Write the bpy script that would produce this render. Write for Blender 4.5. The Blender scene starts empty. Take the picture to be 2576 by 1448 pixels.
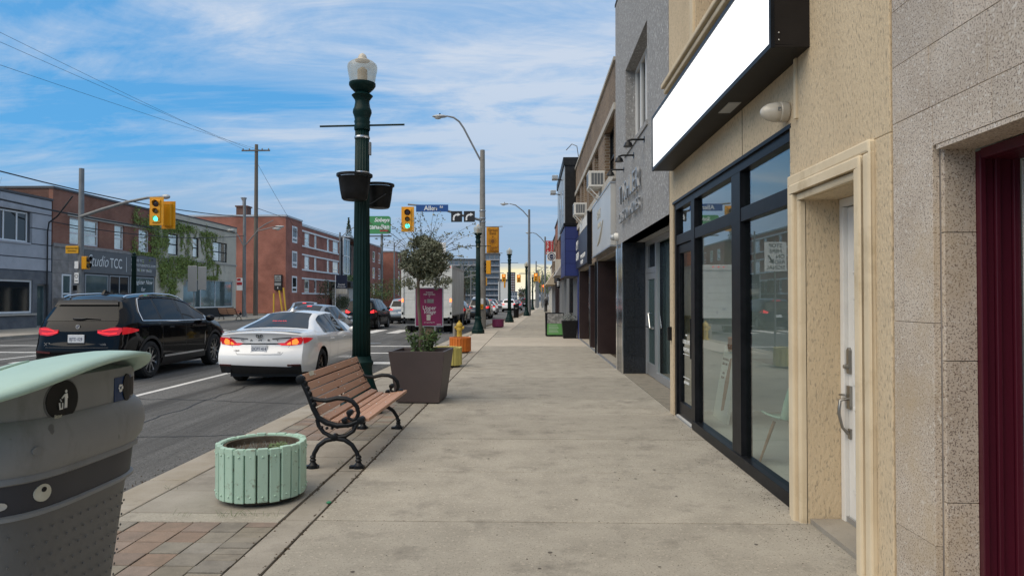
import bpy, bmesh, math, random
import numpy as np
from mathutils import Vector, Matrix
R = math.radians
rng = random.Random(7)
sc = bpy.context.scene
COL = sc.collection

# ------------------------------------------------------------------ camera
CAMZ = 1.6
cam_data = bpy.data.cameras.new('camera')
cam_data.sensor_width = 36.0
cam_data.lens = 36.0 * 1720.0 / 2575.0
cam_data.clip_start = 0.05
cam_data.clip_end = 5000
cam = bpy.data.objects.new('camera', cam_data)
COL.objects.link(cam)
cam.location = (0, 0, CAMZ)
cam.rotation_euler = (R(90.9), 0, math.atan(44.5 / 1720.0))
sc.camera = cam

# ------------------------------------------------------------------ sky, sun, exposure
SUN_EL, SUN_AZ = 50.0, 228.0
world = bpy.data.worlds.new('World')
sc.world = world
world.use_nodes = True
wt = world.node_tree
for n in list(wt.nodes): wt.nodes.remove(n)
def wn(t, **kw):
    n = wt.nodes.new(t)
    for k, v in kw.items(): setattr(n, k, v)
    return n
def wmath(op, a, b=None, c=None, clamp=False):
    n = wn('ShaderNodeMath', operation=op); n.use_clamp = clamp
    for i, v in enumerate((a, b, c)):
        if v is None: continue
        if isinstance(v, (int, float)): n.inputs[i].default_value = v
        else: wt.links.new(v, n.inputs[i])
    return n.outputs[0]
def wmix(f, a, b):
    n = wn('ShaderNodeMix', data_type='RGBA')
    for i, v in ((0, f), (6, a), (7, b)):
        if isinstance(v, (int, float)): n.inputs[i].default_value = v
        elif isinstance(v, tuple): n.inputs[i].default_value = v
        else: wt.links.new(v, n.inputs[i])
    return n.outputs[2]
def wramp(f, stops):
    n = wn('ShaderNodeValToRGB')
    while len(n.color_ramp.elements) > 1: n.color_ramp.elements.remove(n.color_ramp.elements[-1])
    for i, (p, c) in enumerate(stops):
        e = n.color_ramp.elements[0] if i == 0 else n.color_ramp.elements.new(p)
        e.position = p
        e.color = c if len(c) == 4 else (*c, 1)
    wt.links.new(f, n.inputs[0])
    return n.outputs[0]
tc = wn('ShaderNodeTexCoord')
sep = wn('ShaderNodeSeparateXYZ'); wt.links.new(tc.outputs['Generated'], sep.inputs[0])
dx, dy, dz = sep.outputs
zc = wmath('MAXIMUM', dz, 0.0)
den = wmath('ADD', zc, 0.16)
px_ = wmath('DIVIDE', dx, den); py_ = wmath('DIVIDE', dy, den)
def cloud_noise(sx, sy, rot, scale, detail, rough, dist=0.0, off=0.0):
    cb = wn('ShaderNodeCombineXYZ')
    wt.links.new(px_, cb.inputs[0]); wt.links.new(py_, cb.inputs[1]); cb.inputs[2].default_value = off
    mp = wn('ShaderNodeMapping'); wt.links.new(cb.outputs[0], mp.inputs[0])
    mp.inputs['Rotation'].default_value = (0, 0, R(rot)); mp.inputs['Scale'].default_value = (sx, sy, 1)
    nz = wn('ShaderNodeTexNoise'); wt.links.new(mp.outputs[0], nz.inputs['Vector'])
    nz.inputs['Scale'].default_value = scale; nz.inputs['Detail'].default_value = detail
    nz.inputs['Roughness'].default_value = rough; nz.inputs['Distortion'].default_value = dist
    return nz.outputs[0]
sky = wn('ShaderNodeTexSky', sky_type='NISHITA')
sky.sun_disc = False
sky.sun_elevation = R(SUN_EL); sky.sun_rotation = R(SUN_AZ)
sky.air_density = 1.0; sky.dust_density = 1.0; sky.ozone_density = 1.5
SK = 5.8       # scale of the cloud radiances against the physical sky
def S(r, g, b, k=1.0): return (r * SK * k, g * SK * k, b * SK * k, 1)
blue = wramp(dz, [(0.0, S(.27, .46, .63)), (0.08, S(.18, .42, .68)), (0.2, S(.07, .355, .72)), (0.38, S(.085, .34, .70)), (0.8, S(.2, .40, .66))])
base = wmix(0.12, blue, sky.outputs[0])
n1 = cloud_noise(0.6, 1.35, 26, .85, 10, .62, 1.7, 3.3)
n2 = cloud_noise(0.6, 2.0, 18, 1.7, 10, .68, 1.3, 8.1)
n3 = cloud_noise(1.0, 1.0, 0, 0.45, 3, .5, .3, 1.7)
cl = wmath('ADD', wmath('MULTIPLY', n1, .62), wmath('MULTIPLY', n2, .38))
cl = wmath('ADD', cl, wmath('MULTIPLY', wmath('SUBTRACT', n3, .5), .5))
over = wmath('MULTIPLY', wmath('SUBTRACT', dz, .42), .28)          # thicker cloud overhead
over = wmath('MAXIMUM', over, 0.0)
cl = wmath('ADD', cl, over)
cmask = wramp(cl, [(.43, (0, 0, 0)), (.53, (.36,) * 3), (.635, (.92,) * 3)])
ccol = wramp(dz, [(0.0, S(.42, .52, .66)), (.10, S(.44, .56, .72)), (.3, S(.57, .65, .77)), (.6, S(.72, .74, .80))])
skyc = wmix(cmask, base, ccol)
# grey-blue bank low over the roofs
bank = wramp(wmath('ADD', dz, wmath('MULTIPLY', wmath('SUBTRACT', n2, .5), .12)), [(.02, (.85,) * 3), (.10, (.55,) * 3), (.17, (0, 0, 0))])
skyc = wmix(bank, skyc, S(.35, .45, .60))
# break in the cloud above the end of the street
az = wmath('ARCTAN2', dx, dy)
azm = wmath('SUBTRACT', 1.0, wmath('ABSOLUTE', wmath('DIVIDE', wmath('ADD', az, .01), .34)), None, True)
azm = wmath('MULTIPLY', azm, 1.5, None, True)
eln = wmath('ADD', dz, wmath('MULTIPLY', wmath('SUBTRACT', n2, .5), .03))
elm = wramp(eln, [(.034, (1, 1, 1)), (.052, (0, 0, 0))])
gap = wmath('MULTIPLY', wmath('MULTIPLY', azm, elm), 1.25, None, True)
gapc = wramp(dz, [(0.0, S(.98, .93, .80)), (.05, S(.95, .84, .50))])
skyc = wmix(gap, skyc, gapc)
bg = wn('ShaderNodeBackground'); wt.links.new(skyc, bg.inputs[0]); bg.inputs[1].default_value = 0.1
wo = wn('ShaderNodeOutputWorld'); wt.links.new(bg.outputs[0], wo.inputs[0])

sun_d = bpy.data.lights.new('sun', 'SUN')
sun_d.energy = 1.5; sun_d.angle = R(66); sun_d.color = (1.0, .86, .66)
sun = bpy.data.objects.new('sun', sun_d); COL.objects.link(sun)
_sd = Vector((math.sin(R(SUN_AZ)) * math.cos(R(SUN_EL)), math.cos(R(SUN_AZ)) * math.cos(R(SUN_EL)), math.sin(R(SUN_EL))))
sun.rotation_euler = (-_sd).to_track_quat('-Z', 'Y').to_euler()
sun.location = (0, -20, 40)
vs = sc.view_settings
vs.view_transform = 'Standard'; vs.look = 'None'; vs.exposure = 0.88; vs.gamma = 1.0
vs.use_curve_mapping = False

# ------------------------------------------------------------------ helpers
WL = {}
def wloc(o): return WL.get(o.name, Vector((0, 0, 0)))
def link(o, parent=None):
    COL.objects.link(o)
    if parent is not None: o.parent = parent
    return o
def tag(o, label=None, cat=None, group=None, kind=None):
    if label: o['label'] = label
    if cat: o['category'] = cat
    if group: o['group'] = group
    if kind: o['kind'] = kind
    return o
def thing(name, label, cat, loc=(0, 0, 0), rz=0.0, group=None):
    o = bpy.data.objects.new(name, None); link(o)
    o.empty_display_size = .1
    o.location = loc; o.rotation_euler = (0, 0, rz)
    WL[o.name] = Vector(loc)
    return tag(o, label, cat, group)
KIDS = {}
def copy_tree(o, parent=None):
    c = o.copy(); COL.objects.link(c)
    if parent is not None: c.parent = parent
    for ch in list(o.children): copy_tree(ch, c)
    return c
def dup(o, label, loc=None, rz=None, group=None):
    c = copy_tree(o)
    c['label'] = label
    if group: c['group'] = group
    if loc is not None: c.location = loc
    if rz is not None: c.rotation_euler = (0, 0, rz)
    WL[c.name] = Vector(c.location)
    return c

class MB:
    """collects simple shapes into ONE mesh"""
    def __init__(self): self.v = []; self.f = []
    def add(self, vs, fs):
        b = len(self.v); self.v += [tuple(p) for p in vs]; self.f += [tuple(i + b for i in q) for q in fs]; return self
    def box(self, x0, x1, y0, y1, z0, z1):
        return self.add([(x0, y0, z0), (x1, y0, z0), (x1, y1, z0), (x0, y1, z0), (x0, y0, z1), (x1, y0, z1), (x1, y1, z1), (x0, y1, z1)],
                        [(0, 3, 2, 1), (4, 5, 6, 7), (0, 1, 5, 4), (1, 2, 6, 5), (2, 3, 7, 6), (3, 0, 4, 7)])
    def quad(self, a, b, c, d): return self.add([a, b, c, d], [(0, 1, 2, 3)])
    def tube(self, pts, r, n=8, caps=True):
        pts = [Vector(p) for p in pts]; m = len(pts)
        rs = r if isinstance(r, (list, tuple)) else [r] * m
        vs = []; prev = None
        for i, p in enumerate(pts):
            d = (pts[min(i + 1, m - 1)] - pts[max(i - 1, 0)]).normalized()
            if prev is None:
                a = Vector((0, 0, 1)) if abs(d.z) < .9 else Vector((1, 0, 0))
                u = d.cross(a).normalized()
            else:
                u = (prev - d * prev.dot(d)).normalized()
            prev = u; w = d.cross(u)
            for k in range(n):
                t = 2 * math.pi * k / n
                vs.append(p + u * (rs[i] * math.cos(t)) + w * (rs[i] * math.sin(t)))
        fs = [(i * n + k, i * n + (k + 1) % n, (i + 1) * n + (k + 1) % n, (i + 1) * n + k) for i in range(m - 1) for k in range(n)]
        if caps: fs += [tuple(range(n - 1, -1, -1)), tuple((m - 1) * n + k for k in range(n))]
        return self.add(vs, fs)
    def lathe(self, prof, n=24, c=(0, 0, 0), axis='Z', sx=1.0, sy=1.0, flute=0.0, nfl=0, capb=True, capt=True):
        vs = []
        for (r, h) in prof:
            for k in range(n):
                t = 2 * math.pi * k / n
                rr = r * (1 - flute * (0.5 - 0.5 * math.cos(nfl * t))) if flute and nfl else r
                a, b = rr * math.cos(t) * sx, rr * math.sin(t) * sy
                if axis == 'Z': p = (c[0] + a, c[1] + b, c[2] + h)
                elif axis == 'X': p = (c[0] + h, c[1] + a, c[2] + b)
                else: p = (c[0] + b, c[1] + h, c[2] + a)
                vs.append(p)
        m = len(prof)
        fs = [(i * n + k, i * n + (k + 1) % n, (i + 1) * n + (k + 1) % n, (i + 1) * n + k) for i in range(m - 1) for k in range(n)]
        if capb: fs.append(tuple(range(n - 1, -1, -1)))
        if capt: fs.append(tuple((m - 1) * n + k for k in range(n)))
        return self.add(vs, fs)
    def prism(self, poly, axis, a, b):
        """poly in the two other axes (in xyz order), extruded along axis from a to b"""
        def P(u, v, w): return {'X': (w, u, v), 'Y': (u, w, v), 'Z': (u, v, w)}[axis]
        n = len(poly)
        vs = [P(u, v, a) for u, v in poly] + [P(u, v, b) for u, v in poly]
        fs = [tuple(range(n - 1, -1, -1)), tuple(range(n, 2 * n))] + [(k, (k + 1) % n, n + (k + 1) % n, n + k) for k in range(n)]
        return self.add(vs, fs)
    def grid(self, fn, nu, nv):
        vs = [fn(i / nu, j / nv) for j in range(nv + 1) for i in range(nu + 1)]
        w = nu + 1
        return self.add(vs, [(j * w + i, j * w + i + 1, (j + 1) * w + i + 1, (j + 1) * w + i) for j in range(nv) for i in range(nu)])
    def ell(self, c, rx, ry, rz, n=12, m=8):
        prof = [(math.sin(math.pi * i / m), -math.cos(math.pi * i / m)) for i in range(m + 1)]
        vs = []
        for (r, h) in prof:
            for k in range(n):
                t = 2 * math.pi * k / n
                vs.append((c[0] + rx * r * math.cos(t), c[1] + ry * r * math.sin(t), c[2] + rz * h))
        return self.add(vs, [(i * n + k, i * n + (k + 1) % n, (i + 1) * n + (k + 1) % n, (i + 1) * n + k) for i in range(m) for k in range(n)])
    def mesh(self, name, off=None):
        me = bpy.data.meshes.new(name)
        v = self.v if off is None else [(x - off[0], y - off[1], z - off[2]) for x, y, z in self.v]
        me.from_pydata(v, [], self.f)
        return me
    def build(self, name, mat, parent=None, world=True, smooth=False, bev=0.0, fixn=True, loc=None, at=None):
        """world: the shapes were given in world coordinates; at: origin of a top-level mesh"""
        off = None
        if world and parent is not None: off = wloc(parent)
        if at is not None: off = Vector(at)
        me = self.mesh(name, off)
        if fixn:
            b = bmesh.new(); b.from_mesh(me)
            bmesh.ops.remove_doubles(b, verts=b.verts, dist=1e-5)
            bmesh.ops.recalc_face_normals(b, faces=b.faces); b.to_mesh(me); b.free()
        if mat is not None: me.materials.append(mat)
        o = bpy.data.objects.new(name, me); link(o, parent)
        if at is not None: o.location = at
        if loc is not None: o.location = loc
        WL[o.name] = wloc(parent) if (world and parent is not None) else Vector(o.location)
        if smooth:
            me.polygons.foreach_set('use_smooth', [True] * len(me.polygons))
            if smooth != 'full':
                try: me.set_sharp_from_angle(angle=R(smooth if isinstance(smooth, (int, float)) and smooth > 1 else 38))
                except Exception: pass
        if bev:
            m = o.modifiers.new('bevel', 'BEVEL'); m.width = bev; m.segments = 2; m.limit_method = 'ANGLE'; m.angle_limit = R(40)
        return o

def text(name, s, size, mat, parent, loc, rot, ext=.002, align='LEFT', sx=1.0, shear=0.0, offset=0.0, label=None, world=True, spacing=1.0):
    cu = bpy.data.curves.new(name, 'FONT')
    cu.body = s; cu.size = size; cu.extrude = ext; cu.align_x = align; cu.align_y = 'CENTER'
    cu.shear = shear; cu.offset = offset; cu.resolution_u = 3; cu.space_character = spacing
    tmp = bpy.data.objects.new('tmp_text', cu); COL.objects.link(tmp)
    dg = bpy.context.evaluated_depsgraph_get()
    me = bpy.data.meshes.new_from_object(tmp.evaluated_get(dg))
    bpy.data.objects.remove(tmp); bpy.data.curves.remove(cu)
    me.name = name
    me.materials.clear(); me.materials.append(mat)
    o = bpy.data.objects.new(name, me); link(o, parent)
    o.location = Vector(loc) - (wloc(parent) if (parent is not None and world) else Vector((0, 0, 0)))
    o.rotation_euler = rot; o.scale = (sx, 1, 1)
    WL[o.name] = Vector(loc)
    return o
ROT_S = (R(90), 0, 0)               # reads to someone looking along +Y
ROT_L = (R(90), 0, R(90))           # on a wall facing +X
ROT_R = (R(90), 0, R(-90))          # on a wall facing -X

# ------------------------------------------------------------------ materials
MATS = {}
def mat(name, col, rough=.6, metal=0.0, col2=None, vs=4.0, vd=6, lo=.35, hi=.65, bump=0.0, bs=60.0, bd=4, spec=.5, emit=None, es=1.0,
        rnd=0.0, stretch=None, coat=0.0, spk=None, spks=300.0, spklo=.62, spkhi=.7, st=None, ststr=None, sts=1.5, stlo=.5, sthi=.75, pos=False, hue=0.0, bdist=.01, dirt2=None):
    m = bpy.data.materials.new(name); m.use_nodes = True; MATS[name] = m
    nt = m.node_tree; p = nt.nodes['Principled BSDF']
    L = nt.links.new
    def N(t, **kw):
        n = nt.nodes.new(t)
        for k, v in kw.items(): setattr(n, k, v)
        return n
    if pos: vec = N('ShaderNodeNewGeometry').outputs['Position']
    else: vec = N('ShaderNodeTexCoord').outputs['Object']
    if rnd or hue:
        oi = N('ShaderNodeObjectInfo')
    if stretch:
        mp = N('ShaderNodeMapping'); L(vec, mp.inputs[0]); mp.inputs['Scale'].default_value = stretch; svec = mp.outputs[0]
    else: svec = vec
    def noise(scale, detail, v, rough=.6):
        n = N('ShaderNodeTexNoise'); L(v, n.inputs['Vector']); n.inputs['Scale'].default_value = scale
        n.inputs['Detail'].default_value = detail; n.inputs['Roughness'].default_value = rough
        return n.outputs[0]
    def rmp(f, lo, hi):
        n = N('ShaderNodeMapRange'); L(f, n.inputs[0]); n.inputs[1].default_value = lo; n.inputs[2].default_value = hi; return n.outputs[0]
    def mix(f, a, b, mode='MIX'):
        n = N('ShaderNodeMix', data_type='RGBA', blend_type=mode)
        for i, v in ((0, f), (6, a), (7, b)):
            if isinstance(v, (int, float)): n.inputs[i].default_value = v
            elif isinstance(v, tuple): n.inputs[i].default_value = (*v[:3], 1)
            else: L(v, n.inputs[i])
        return n.outputs[2]
    c = tuple(col)
    if col2 is not None: c = mix(rmp(noise(vs, vd, svec), lo, hi), tuple(col), tuple(col2))
    if spk is not None: c = mix(rmp(noise(spks, 2, svec), spklo, spkhi), c, tuple(spk))
    if dirt2 is not None: c = mix(rmp(noise(spks * .45, 2, svec), .60, .66), c, tuple(dirt2))
    if st is not None:
        v2 = vec
        if ststr: mp2 = N('ShaderNodeMapping'); L(vec, mp2.inputs[0]); mp2.inputs['Scale'].default_value = ststr; v2 = mp2.outputs[0]
        c = mix(rmp(noise(sts, 9, v2, .72), stlo, sthi), c, tuple(st))
    if rnd or hue:
        hs = N('ShaderNodeHueSaturation')
        if isinstance(c, tuple): hs.inputs['Color'].default_value = (*c[:3], 1)
        else: L(c, hs.inputs['Color'])
        mr = N('ShaderNodeMapRange'); L(oi.outputs['Random'], mr.inputs[0]); mr.inputs[3].default_value = 1 - rnd; mr.inputs[4].default_value = 1 + rnd
        L(mr.outputs[0], hs.inputs['Value'])
        if hue:
            m2 = N('ShaderNodeMath', operation='FRACT'); mm = N('ShaderNodeMath', operation='MULTIPLY'); L(oi.outputs['Random'], mm.inputs[0]); mm.inputs[1].default_value = 37.7
            L(mm.outputs[0], m2.inputs[0])
            mr2 = N('ShaderNodeMapRange'); L(m2.outputs[0], mr2.inputs[0]); mr2.inputs[3].default_value = 1 - hue; mr2.inputs[4].default_value = 1 + hue
            L(mr2.outputs[0], hs.inputs['Saturation'])
        c = hs.outputs[0]
    if isinstance(c, tuple): p.inputs['Base Color'].default_value = (*c[:3], 1)
    else: L(c, p.inputs['Base Color'])
    p.inputs['Roughness'].default_value = rough; p.inputs['Metallic'].default_value = metal
    p.inputs['Specular IOR Level'].default_value = spec
    if coat: p.inputs['Coat Weight'].default_value = coat; p.inputs['Coat Roughness'].default_value = .03
    if bump:
        b = N('ShaderNodeBump'); L(noise(bs, bd, svec), b.inputs['Height']); b.inputs['Strength'].default_value = bump; b.inputs['Distance'].default_value = bdist
        L(b.outputs[0], p.inputs['Normal'])
    if emit: p.inputs['Emission Color'].default_value = (*emit, 1); p.inputs['Emission Strength'].default_value = es
    return m
def brick_mat(name, c1, c2, mortar, w=.21, h=.075, bump=.6, st=None):
    m = bpy.data.materials.new(name); m.use_nodes = True; MATS[name] = m
    nt = m.node_tree; p = nt.nodes['Principled BSDF']; L = nt.links.new
    g = nt.nodes.new('ShaderNodeNewGeometry'); s = nt.nodes.new('ShaderNodeSeparateXYZ'); L(g.outputs['Position'], s.inputs[0])
    a = nt.nodes.new('ShaderNodeMath'); L(s.outputs[0], a.inputs[0]); L(s.outputs[1], a.inputs[1])
    cb = nt.nodes.new('ShaderNodeCombineXYZ'); L(a.outputs[0], cb.inputs[0]); L(s.outputs[2], cb.inputs[1])
    b = nt.nodes.new('ShaderNodeTexBrick'); L(cb.outputs[0], b.inputs['Vector'])
    b.inputs['Color1'].default_value = (*c1, 1); b.inputs['Color2'].default_value = (*c2, 1); b.inputs['Mortar'].default_value = (*mortar, 1)
    b.inputs['Scale'].default_value = 1.0; b.inputs['Brick Width'].default_value = w; b.inputs['Row Height'].default_value = h
    b.inputs['Mortar Size'].default_value = .009; b.inputs['Mortar Smooth'].default_value = .2; b.inputs['Bias'].default_value = -.1
    nz = nt.nodes.new('ShaderNodeTexNoise'); L(g.outputs['Position'], nz.inputs['Vector']); nz.inputs['Scale'].default_value = .7; nz.inputs['Detail'].default_value = 7
    mr = nt.nodes.new('ShaderNodeMapRange'); L(nz.outputs[0], mr.inputs[0]); mr.inputs[1].default_value = .3; mr.inputs[2].default_value = .7; mr.inputs[3].default_value = .72; mr.inputs[4].default_value = 1.2
    mx = nt.nodes.new('ShaderNodeMix'); mx.data_type = 'RGBA'; mx.blend_type = 'MULTIPLY'; mx.inputs[0].default_value = 1
    L(b.outputs[0], mx.inputs[6]); L(mr.outputs[0], mx.inputs[7]); L(mx.outputs[2], p.inputs['Base Color'])
    bp = nt.nodes.new('ShaderNodeBump'); bp.invert = True; L(b.outputs['Fac'], bp.inputs['Height']); bp.inputs['Strength'].default_value = bump; bp.inputs['Distance'].default_value = .01
    L(bp.outputs[0], p.inputs['Normal']); p.inputs['Roughness'].default_value = .85; p.inputs['Specular IOR Level'].default_value = .25
    return m
def glass_mat(name, tint, ior=1.7, alpha=.0, rough=.01):
    """clear pane: Fresnel mirror over a tinted see-through"""
    m = bpy.data.materials.new(name); m.use_nodes = True; MATS[name] = m
    nt = m.node_tree; L = nt.links.new
    for n in list(nt.nodes):
        if n.type != 'OUTPUT_MATERIAL': nt.nodes.remove(n)
    out = [n for n in nt.nodes if n.type == 'OUTPUT_MATERIAL'][0]
    lw = nt.nodes.new('ShaderNodeLayerWeight'); lw.inputs[0].default_value = .5
    pw = nt.nodes.new('ShaderNodeMath'); pw.operation = 'POWER'; L(lw.outputs['Facing'], pw.inputs[0]); pw.inputs[1].default_value = 3.6
    fr = nt.nodes.new('ShaderNodeMapRange'); L(pw.outputs[0], fr.inputs[0]); fr.inputs[3].default_value = .07; fr.inputs[4].default_value = 1.0
    gl = nt.nodes.new('ShaderNodeBsdfGlossy'); gl.inputs['Roughness'].default_value = rough; gl.inputs['Color'].default_value = (.92, .96, .97, 1)
    tr = nt.nodes.new('ShaderNodeBsdfTransparent'); tr.inputs[0].default_value = (*tint, 1)
    mx = nt.nodes.new('ShaderNodeMixShader'); L(fr.outputs[0], mx.inputs[0]); L(tr.outputs[0], mx.inputs[1]); L(gl.outputs[0], mx.inputs[2])
    L(mx.outputs[0], out.inputs[0])
    return m

# ground
mat('asphalt', (.112, .111, .107), .88, col2=(.14, .139, .134), vs=.55, bump=.5, bs=170, spk=(.27, .265, .255), spks=62, spklo=.56, spkhi=.70, dirt2=(.045, .045, .045), st=(.058, .057, .055), ststr=(1.3, .07, 1), sts=.8, stlo=.44, sthi=.66, pos=True, spec=.25)
mat('concrete', (.385, .355, .298), .9, col2=(.31, .285, .238), vs=2.6, vd=9, bump=.35, bs=140, spk=(.16, .14, .115), spks=75, spklo=.57, spkhi=.72, dirt2=(.43, .385, .32), st=(.155, .14, .12), sts=1.9, stlo=.535, sthi=.77, pos=True, spec=.2, rnd=.085)
mat('concrete_band', (.345, .315, .268), .9, col2=(.275, .25, .21), vs=2.1, vd=8, bump=.35, bs=140, spk=(.17, .15, .12), spks=170, spklo=.6, spkhi=.72, st=(.17, .15, .125), sts=1.4, stlo=.53, sthi=.75, pos=True, spec=.2, rnd=.05)
mat('kerb_concrete', (.40, .365, .31), .9, col2=(.32, .28, .22), vs=1.7, vd=8, bump=.35, bs=120, spk=(.2, .17, .14), spks=150, pos=True, spec=.2, rnd=.05, st=(.2, .175, .145), sts=1.8, stlo=.55, sthi=.78)
mat('paver_red', (.27, .207, .168), .9, col2=(.215, .17, .14), vs=6, bump=.4, bs=150, spk=(.42, .36, .29), spks=210, pos=True, spec=.2, rnd=.1, hue=.2, st=(.18, .15, .12), sts=3, stlo=.52, sthi=.8)
mat('paver_grey', (.26, .235, .195), .9, col2=(.205, .188, .158), vs=6, bump=.4, bs=150, spk=(.42, .38, .31), spks=210, pos=True, spec=.2, rnd=.09, hue=.2, st=(.16, .14, .12), sts=3, stlo=.52, sthi=.8)
mat('soil', (.055, .042, .03), 1, col2=(.09, .07, .05), vs=30, bump=.8, bs=60, spec=.1)
mat('joint_dirt', (.075, .06, .046), 1, col2=(.12, .1, .075), vs=12, bump=.6, bs=80, pos=True, spec=.1)
mat('grass_ground', (.09, .1, .055), 1, col2=(.14, .13, .1), vs=.05, pos=True, spec=.1)
mat('road_paint', (.72, .71, .68), .75, col2=(.55, .54, .52), vs=7, spk=(.2, .2, .2), spks=70, spklo=.63, spkhi=.69, pos=True, spec=.3)
mat('road_paint_yellow', (.62, .40, .05), .75, col2=(.5, .33, .06), vs=7, pos=True)
# walls
mat('stucco_cream', (.67, .54, .365), .93, col2=(.59, .47, .315), vs=1.1, vd=7, bump=.55, bs=60, bd=6, stretch=(1, 1, .4), bdist=.02, st=(.40, .325, .23), sts=.9, stlo=.55, sthi=.85, pos=True, spec=.15, spk=(.42, .34, .24), spks=70, spklo=.56, spkhi=.66)
mat('moulding_cream', (.70, .59, .42), .8, col2=(.60, .49, .335), vs=2.2, vd=7, bump=.12, bs=90, st=(.36, .27, .15), sts=1.6, stlo=.56, sthi=.8, pos=True, spec=.2)
mat('granite_pink', (.59, .51, .42), .5, col2=(.48, .40, .315), vs=2.2, vd=6, spk=(.17, .13, .105), spks=120, spklo=.53, spkhi=.62, bump=.1, bs=70, st=(.45, .345, .22), sts=1.0, stlo=.48, sthi=.72, rnd=.07, spec=.4, dirt2=(.62, .57, .5), pos=True)
mat('granite_black', (.010, .012, .016), .12, col2=(.022, .025, .03), vs=26, spk=(.09, .11, .14), spks=95, spklo=.62, spkhi=.70, spec=.5, rnd=.15, pos=True)
mat('pebbledash', (.35, .345, .335), .85, col2=(.26, .255, .25), vs=26, vd=5, bump=1.0, bs=30, bd=6, bdist=.02, spk=(.60, .60, .60), spks=30, spklo=.60, spkhi=.67, stretch=(1, 1, .6), st=(.17, .165, .16), sts=.6, stlo=.55, sthi=.85, pos=True, spec=.25)
brick_mat('brick_brown', (.22, .15, .095), (.15, .10, .065), (.30, .265, .215))
brick_mat('brick_red', (.32, .135, .09), (.265, .105, .07), (.33, .22, .17))
brick_mat('brick_apartment', (.36, .13, .09), (.31, .105, .074), (.35, .2, .155))
brick_mat('brick_dark', (.16, .07, .05), (.12, .05, .04), (.2, .15, .12))
mat('grey_panel', (.45, .46, .49), .8, col2=(.39, .40, .43), vs=1.3, bump=.12, bs=70, st=(.25, .26, .28), sts=.7, stlo=.56, sthi=.8, rnd=.03, pos=True)
mat('grey_dark_wall', (.16, .165, .175), .8, col2=(.105, .113, .127), vs=2, bump=.1, bs=60, pos=True)
mat('stone_taupe', (.33, .30, .28), .85, col2=(.215, .195, .18), vs=2.4, bump=.2, bs=60, rnd=.06, pos=True)
mat('beige_wall', (.64, .575, .455), .88, col2=(.56, .50, .40), vs=1.0, bump=.15, bs=50, st=(.26, .235, .19), sts=.6, stlo=.55, sthi=.8, pos=True)
mat('stone_trim', (.47, .44, .39), .85, col2=(.38, .35, .3), vs=3, pos=True)
mat('roof_felt', (.06, .06, .065), .9, col2=(.09, .09, .09), vs=2)
mat('roof_metal', (.10, .10, .105), .6, metal=.0, spec=.2)
mat('sign_grey', (.135, .138, .14), .6, col2=(.12, .122, .125), vs=1.5)
mat('white_paint', (.78, .77, .74), .45, col2=(.70, .69, .66), vs=3, st=(.55, .53, .49), sts=2.2, stlo=.6, sthi=.85)
mat('white_frame', (.78, .78, .77), .4)
mat('grey_frame', (.36, .37, .38), .4, metal=.4)
mat('alu', (.60, .61, .62), .3, metal=.9, col2=(.5, .51, .52), vs=6)
mat('alu_matte', (.46, .47, .48), .45, metal=.75)
mat('black_frame', (.009, .010, .012), .35, col2=(.014, .015, .018), vs=9, spec=.09)
mat('black_paint', (.012, .012, .013), .5, spec=.2, col2=(.022, .022, .022), vs=7)
mat('black_plastic', (.009, .009, .0095), .4, col2=(.014, .014, .015), vs=12, spec=.2)
mat('black_iron', (.007, .008, .010), .38, bump=.12, bs=120, spec=.25)
mat('box_brown_black', (.014, .0115, .0105), .45, col2=(.02, .017, .0155), vs=3, spec=.15)
mat('brown_panel', (.026, .014, .013), .35, col2=(.036, .02, .018), vs=3, rnd=.1)
mat('oxblood', (.085, .008, .020), .38, col2=(.062, .006, .015), vs=4, stretch=(1, 1, .2), spec=.5)
mat('navy', (.012, .018, .060), .55, col2=(.016, .024, .075), vs=2)
mat('navy_sign', (.016, .022, .048), .4)
mat('blue_tile', (.018, .030, .145), .45, rnd=.08)
mat('sign_panel_white', (.9, .9, .9), .4, emit=(1, 1, 1), es=.75)  # glow added so the blank sign face comes out pure white
mat('sign_panel_silver', (.50, .50, .48), .28, col2=(.40, .40, .39), vs=.7, spec=.5)
mat('gold', (.62, .58, .48), .35, metal=.3)
mat('interior_wall', (.80, .82, .80), .9)
mat('interior_dark', (.05, .05, .052), .9)
mat('interior_floor', (.55, .55, .53), .5)
mat('mint_plastic', (.36, .52, .44), .45)
mat('poster_cream', (.62, .66, .62), .6)
mat('poster_brown', (.28, .17, .1), .6)
mat('window_dark', (.012, .016, .018), .04, spec=.8)
mat('window_sky', (.50, .50, .46), .06, metal=.8, col2=(.80, .79, .72), vs=.8, spec=.8, bump=.05, bs=3)  # pale cream mottle painted in for the bright sky reflection on the panes
mat('window_green', (.10, .16, .17), .06, metal=.6, col2=(.2, .28, .29), vs=.6)
mat('window_bluegreen', (.05, .085, .085), .06, col2=(.09, .13, .13), vs=.5, spec=.9)
glass_mat('shop_glass', (.78, .86, .83), 1.6)
glass_mat('clear_glass', (.8, .86, .86), 1.5)
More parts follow.
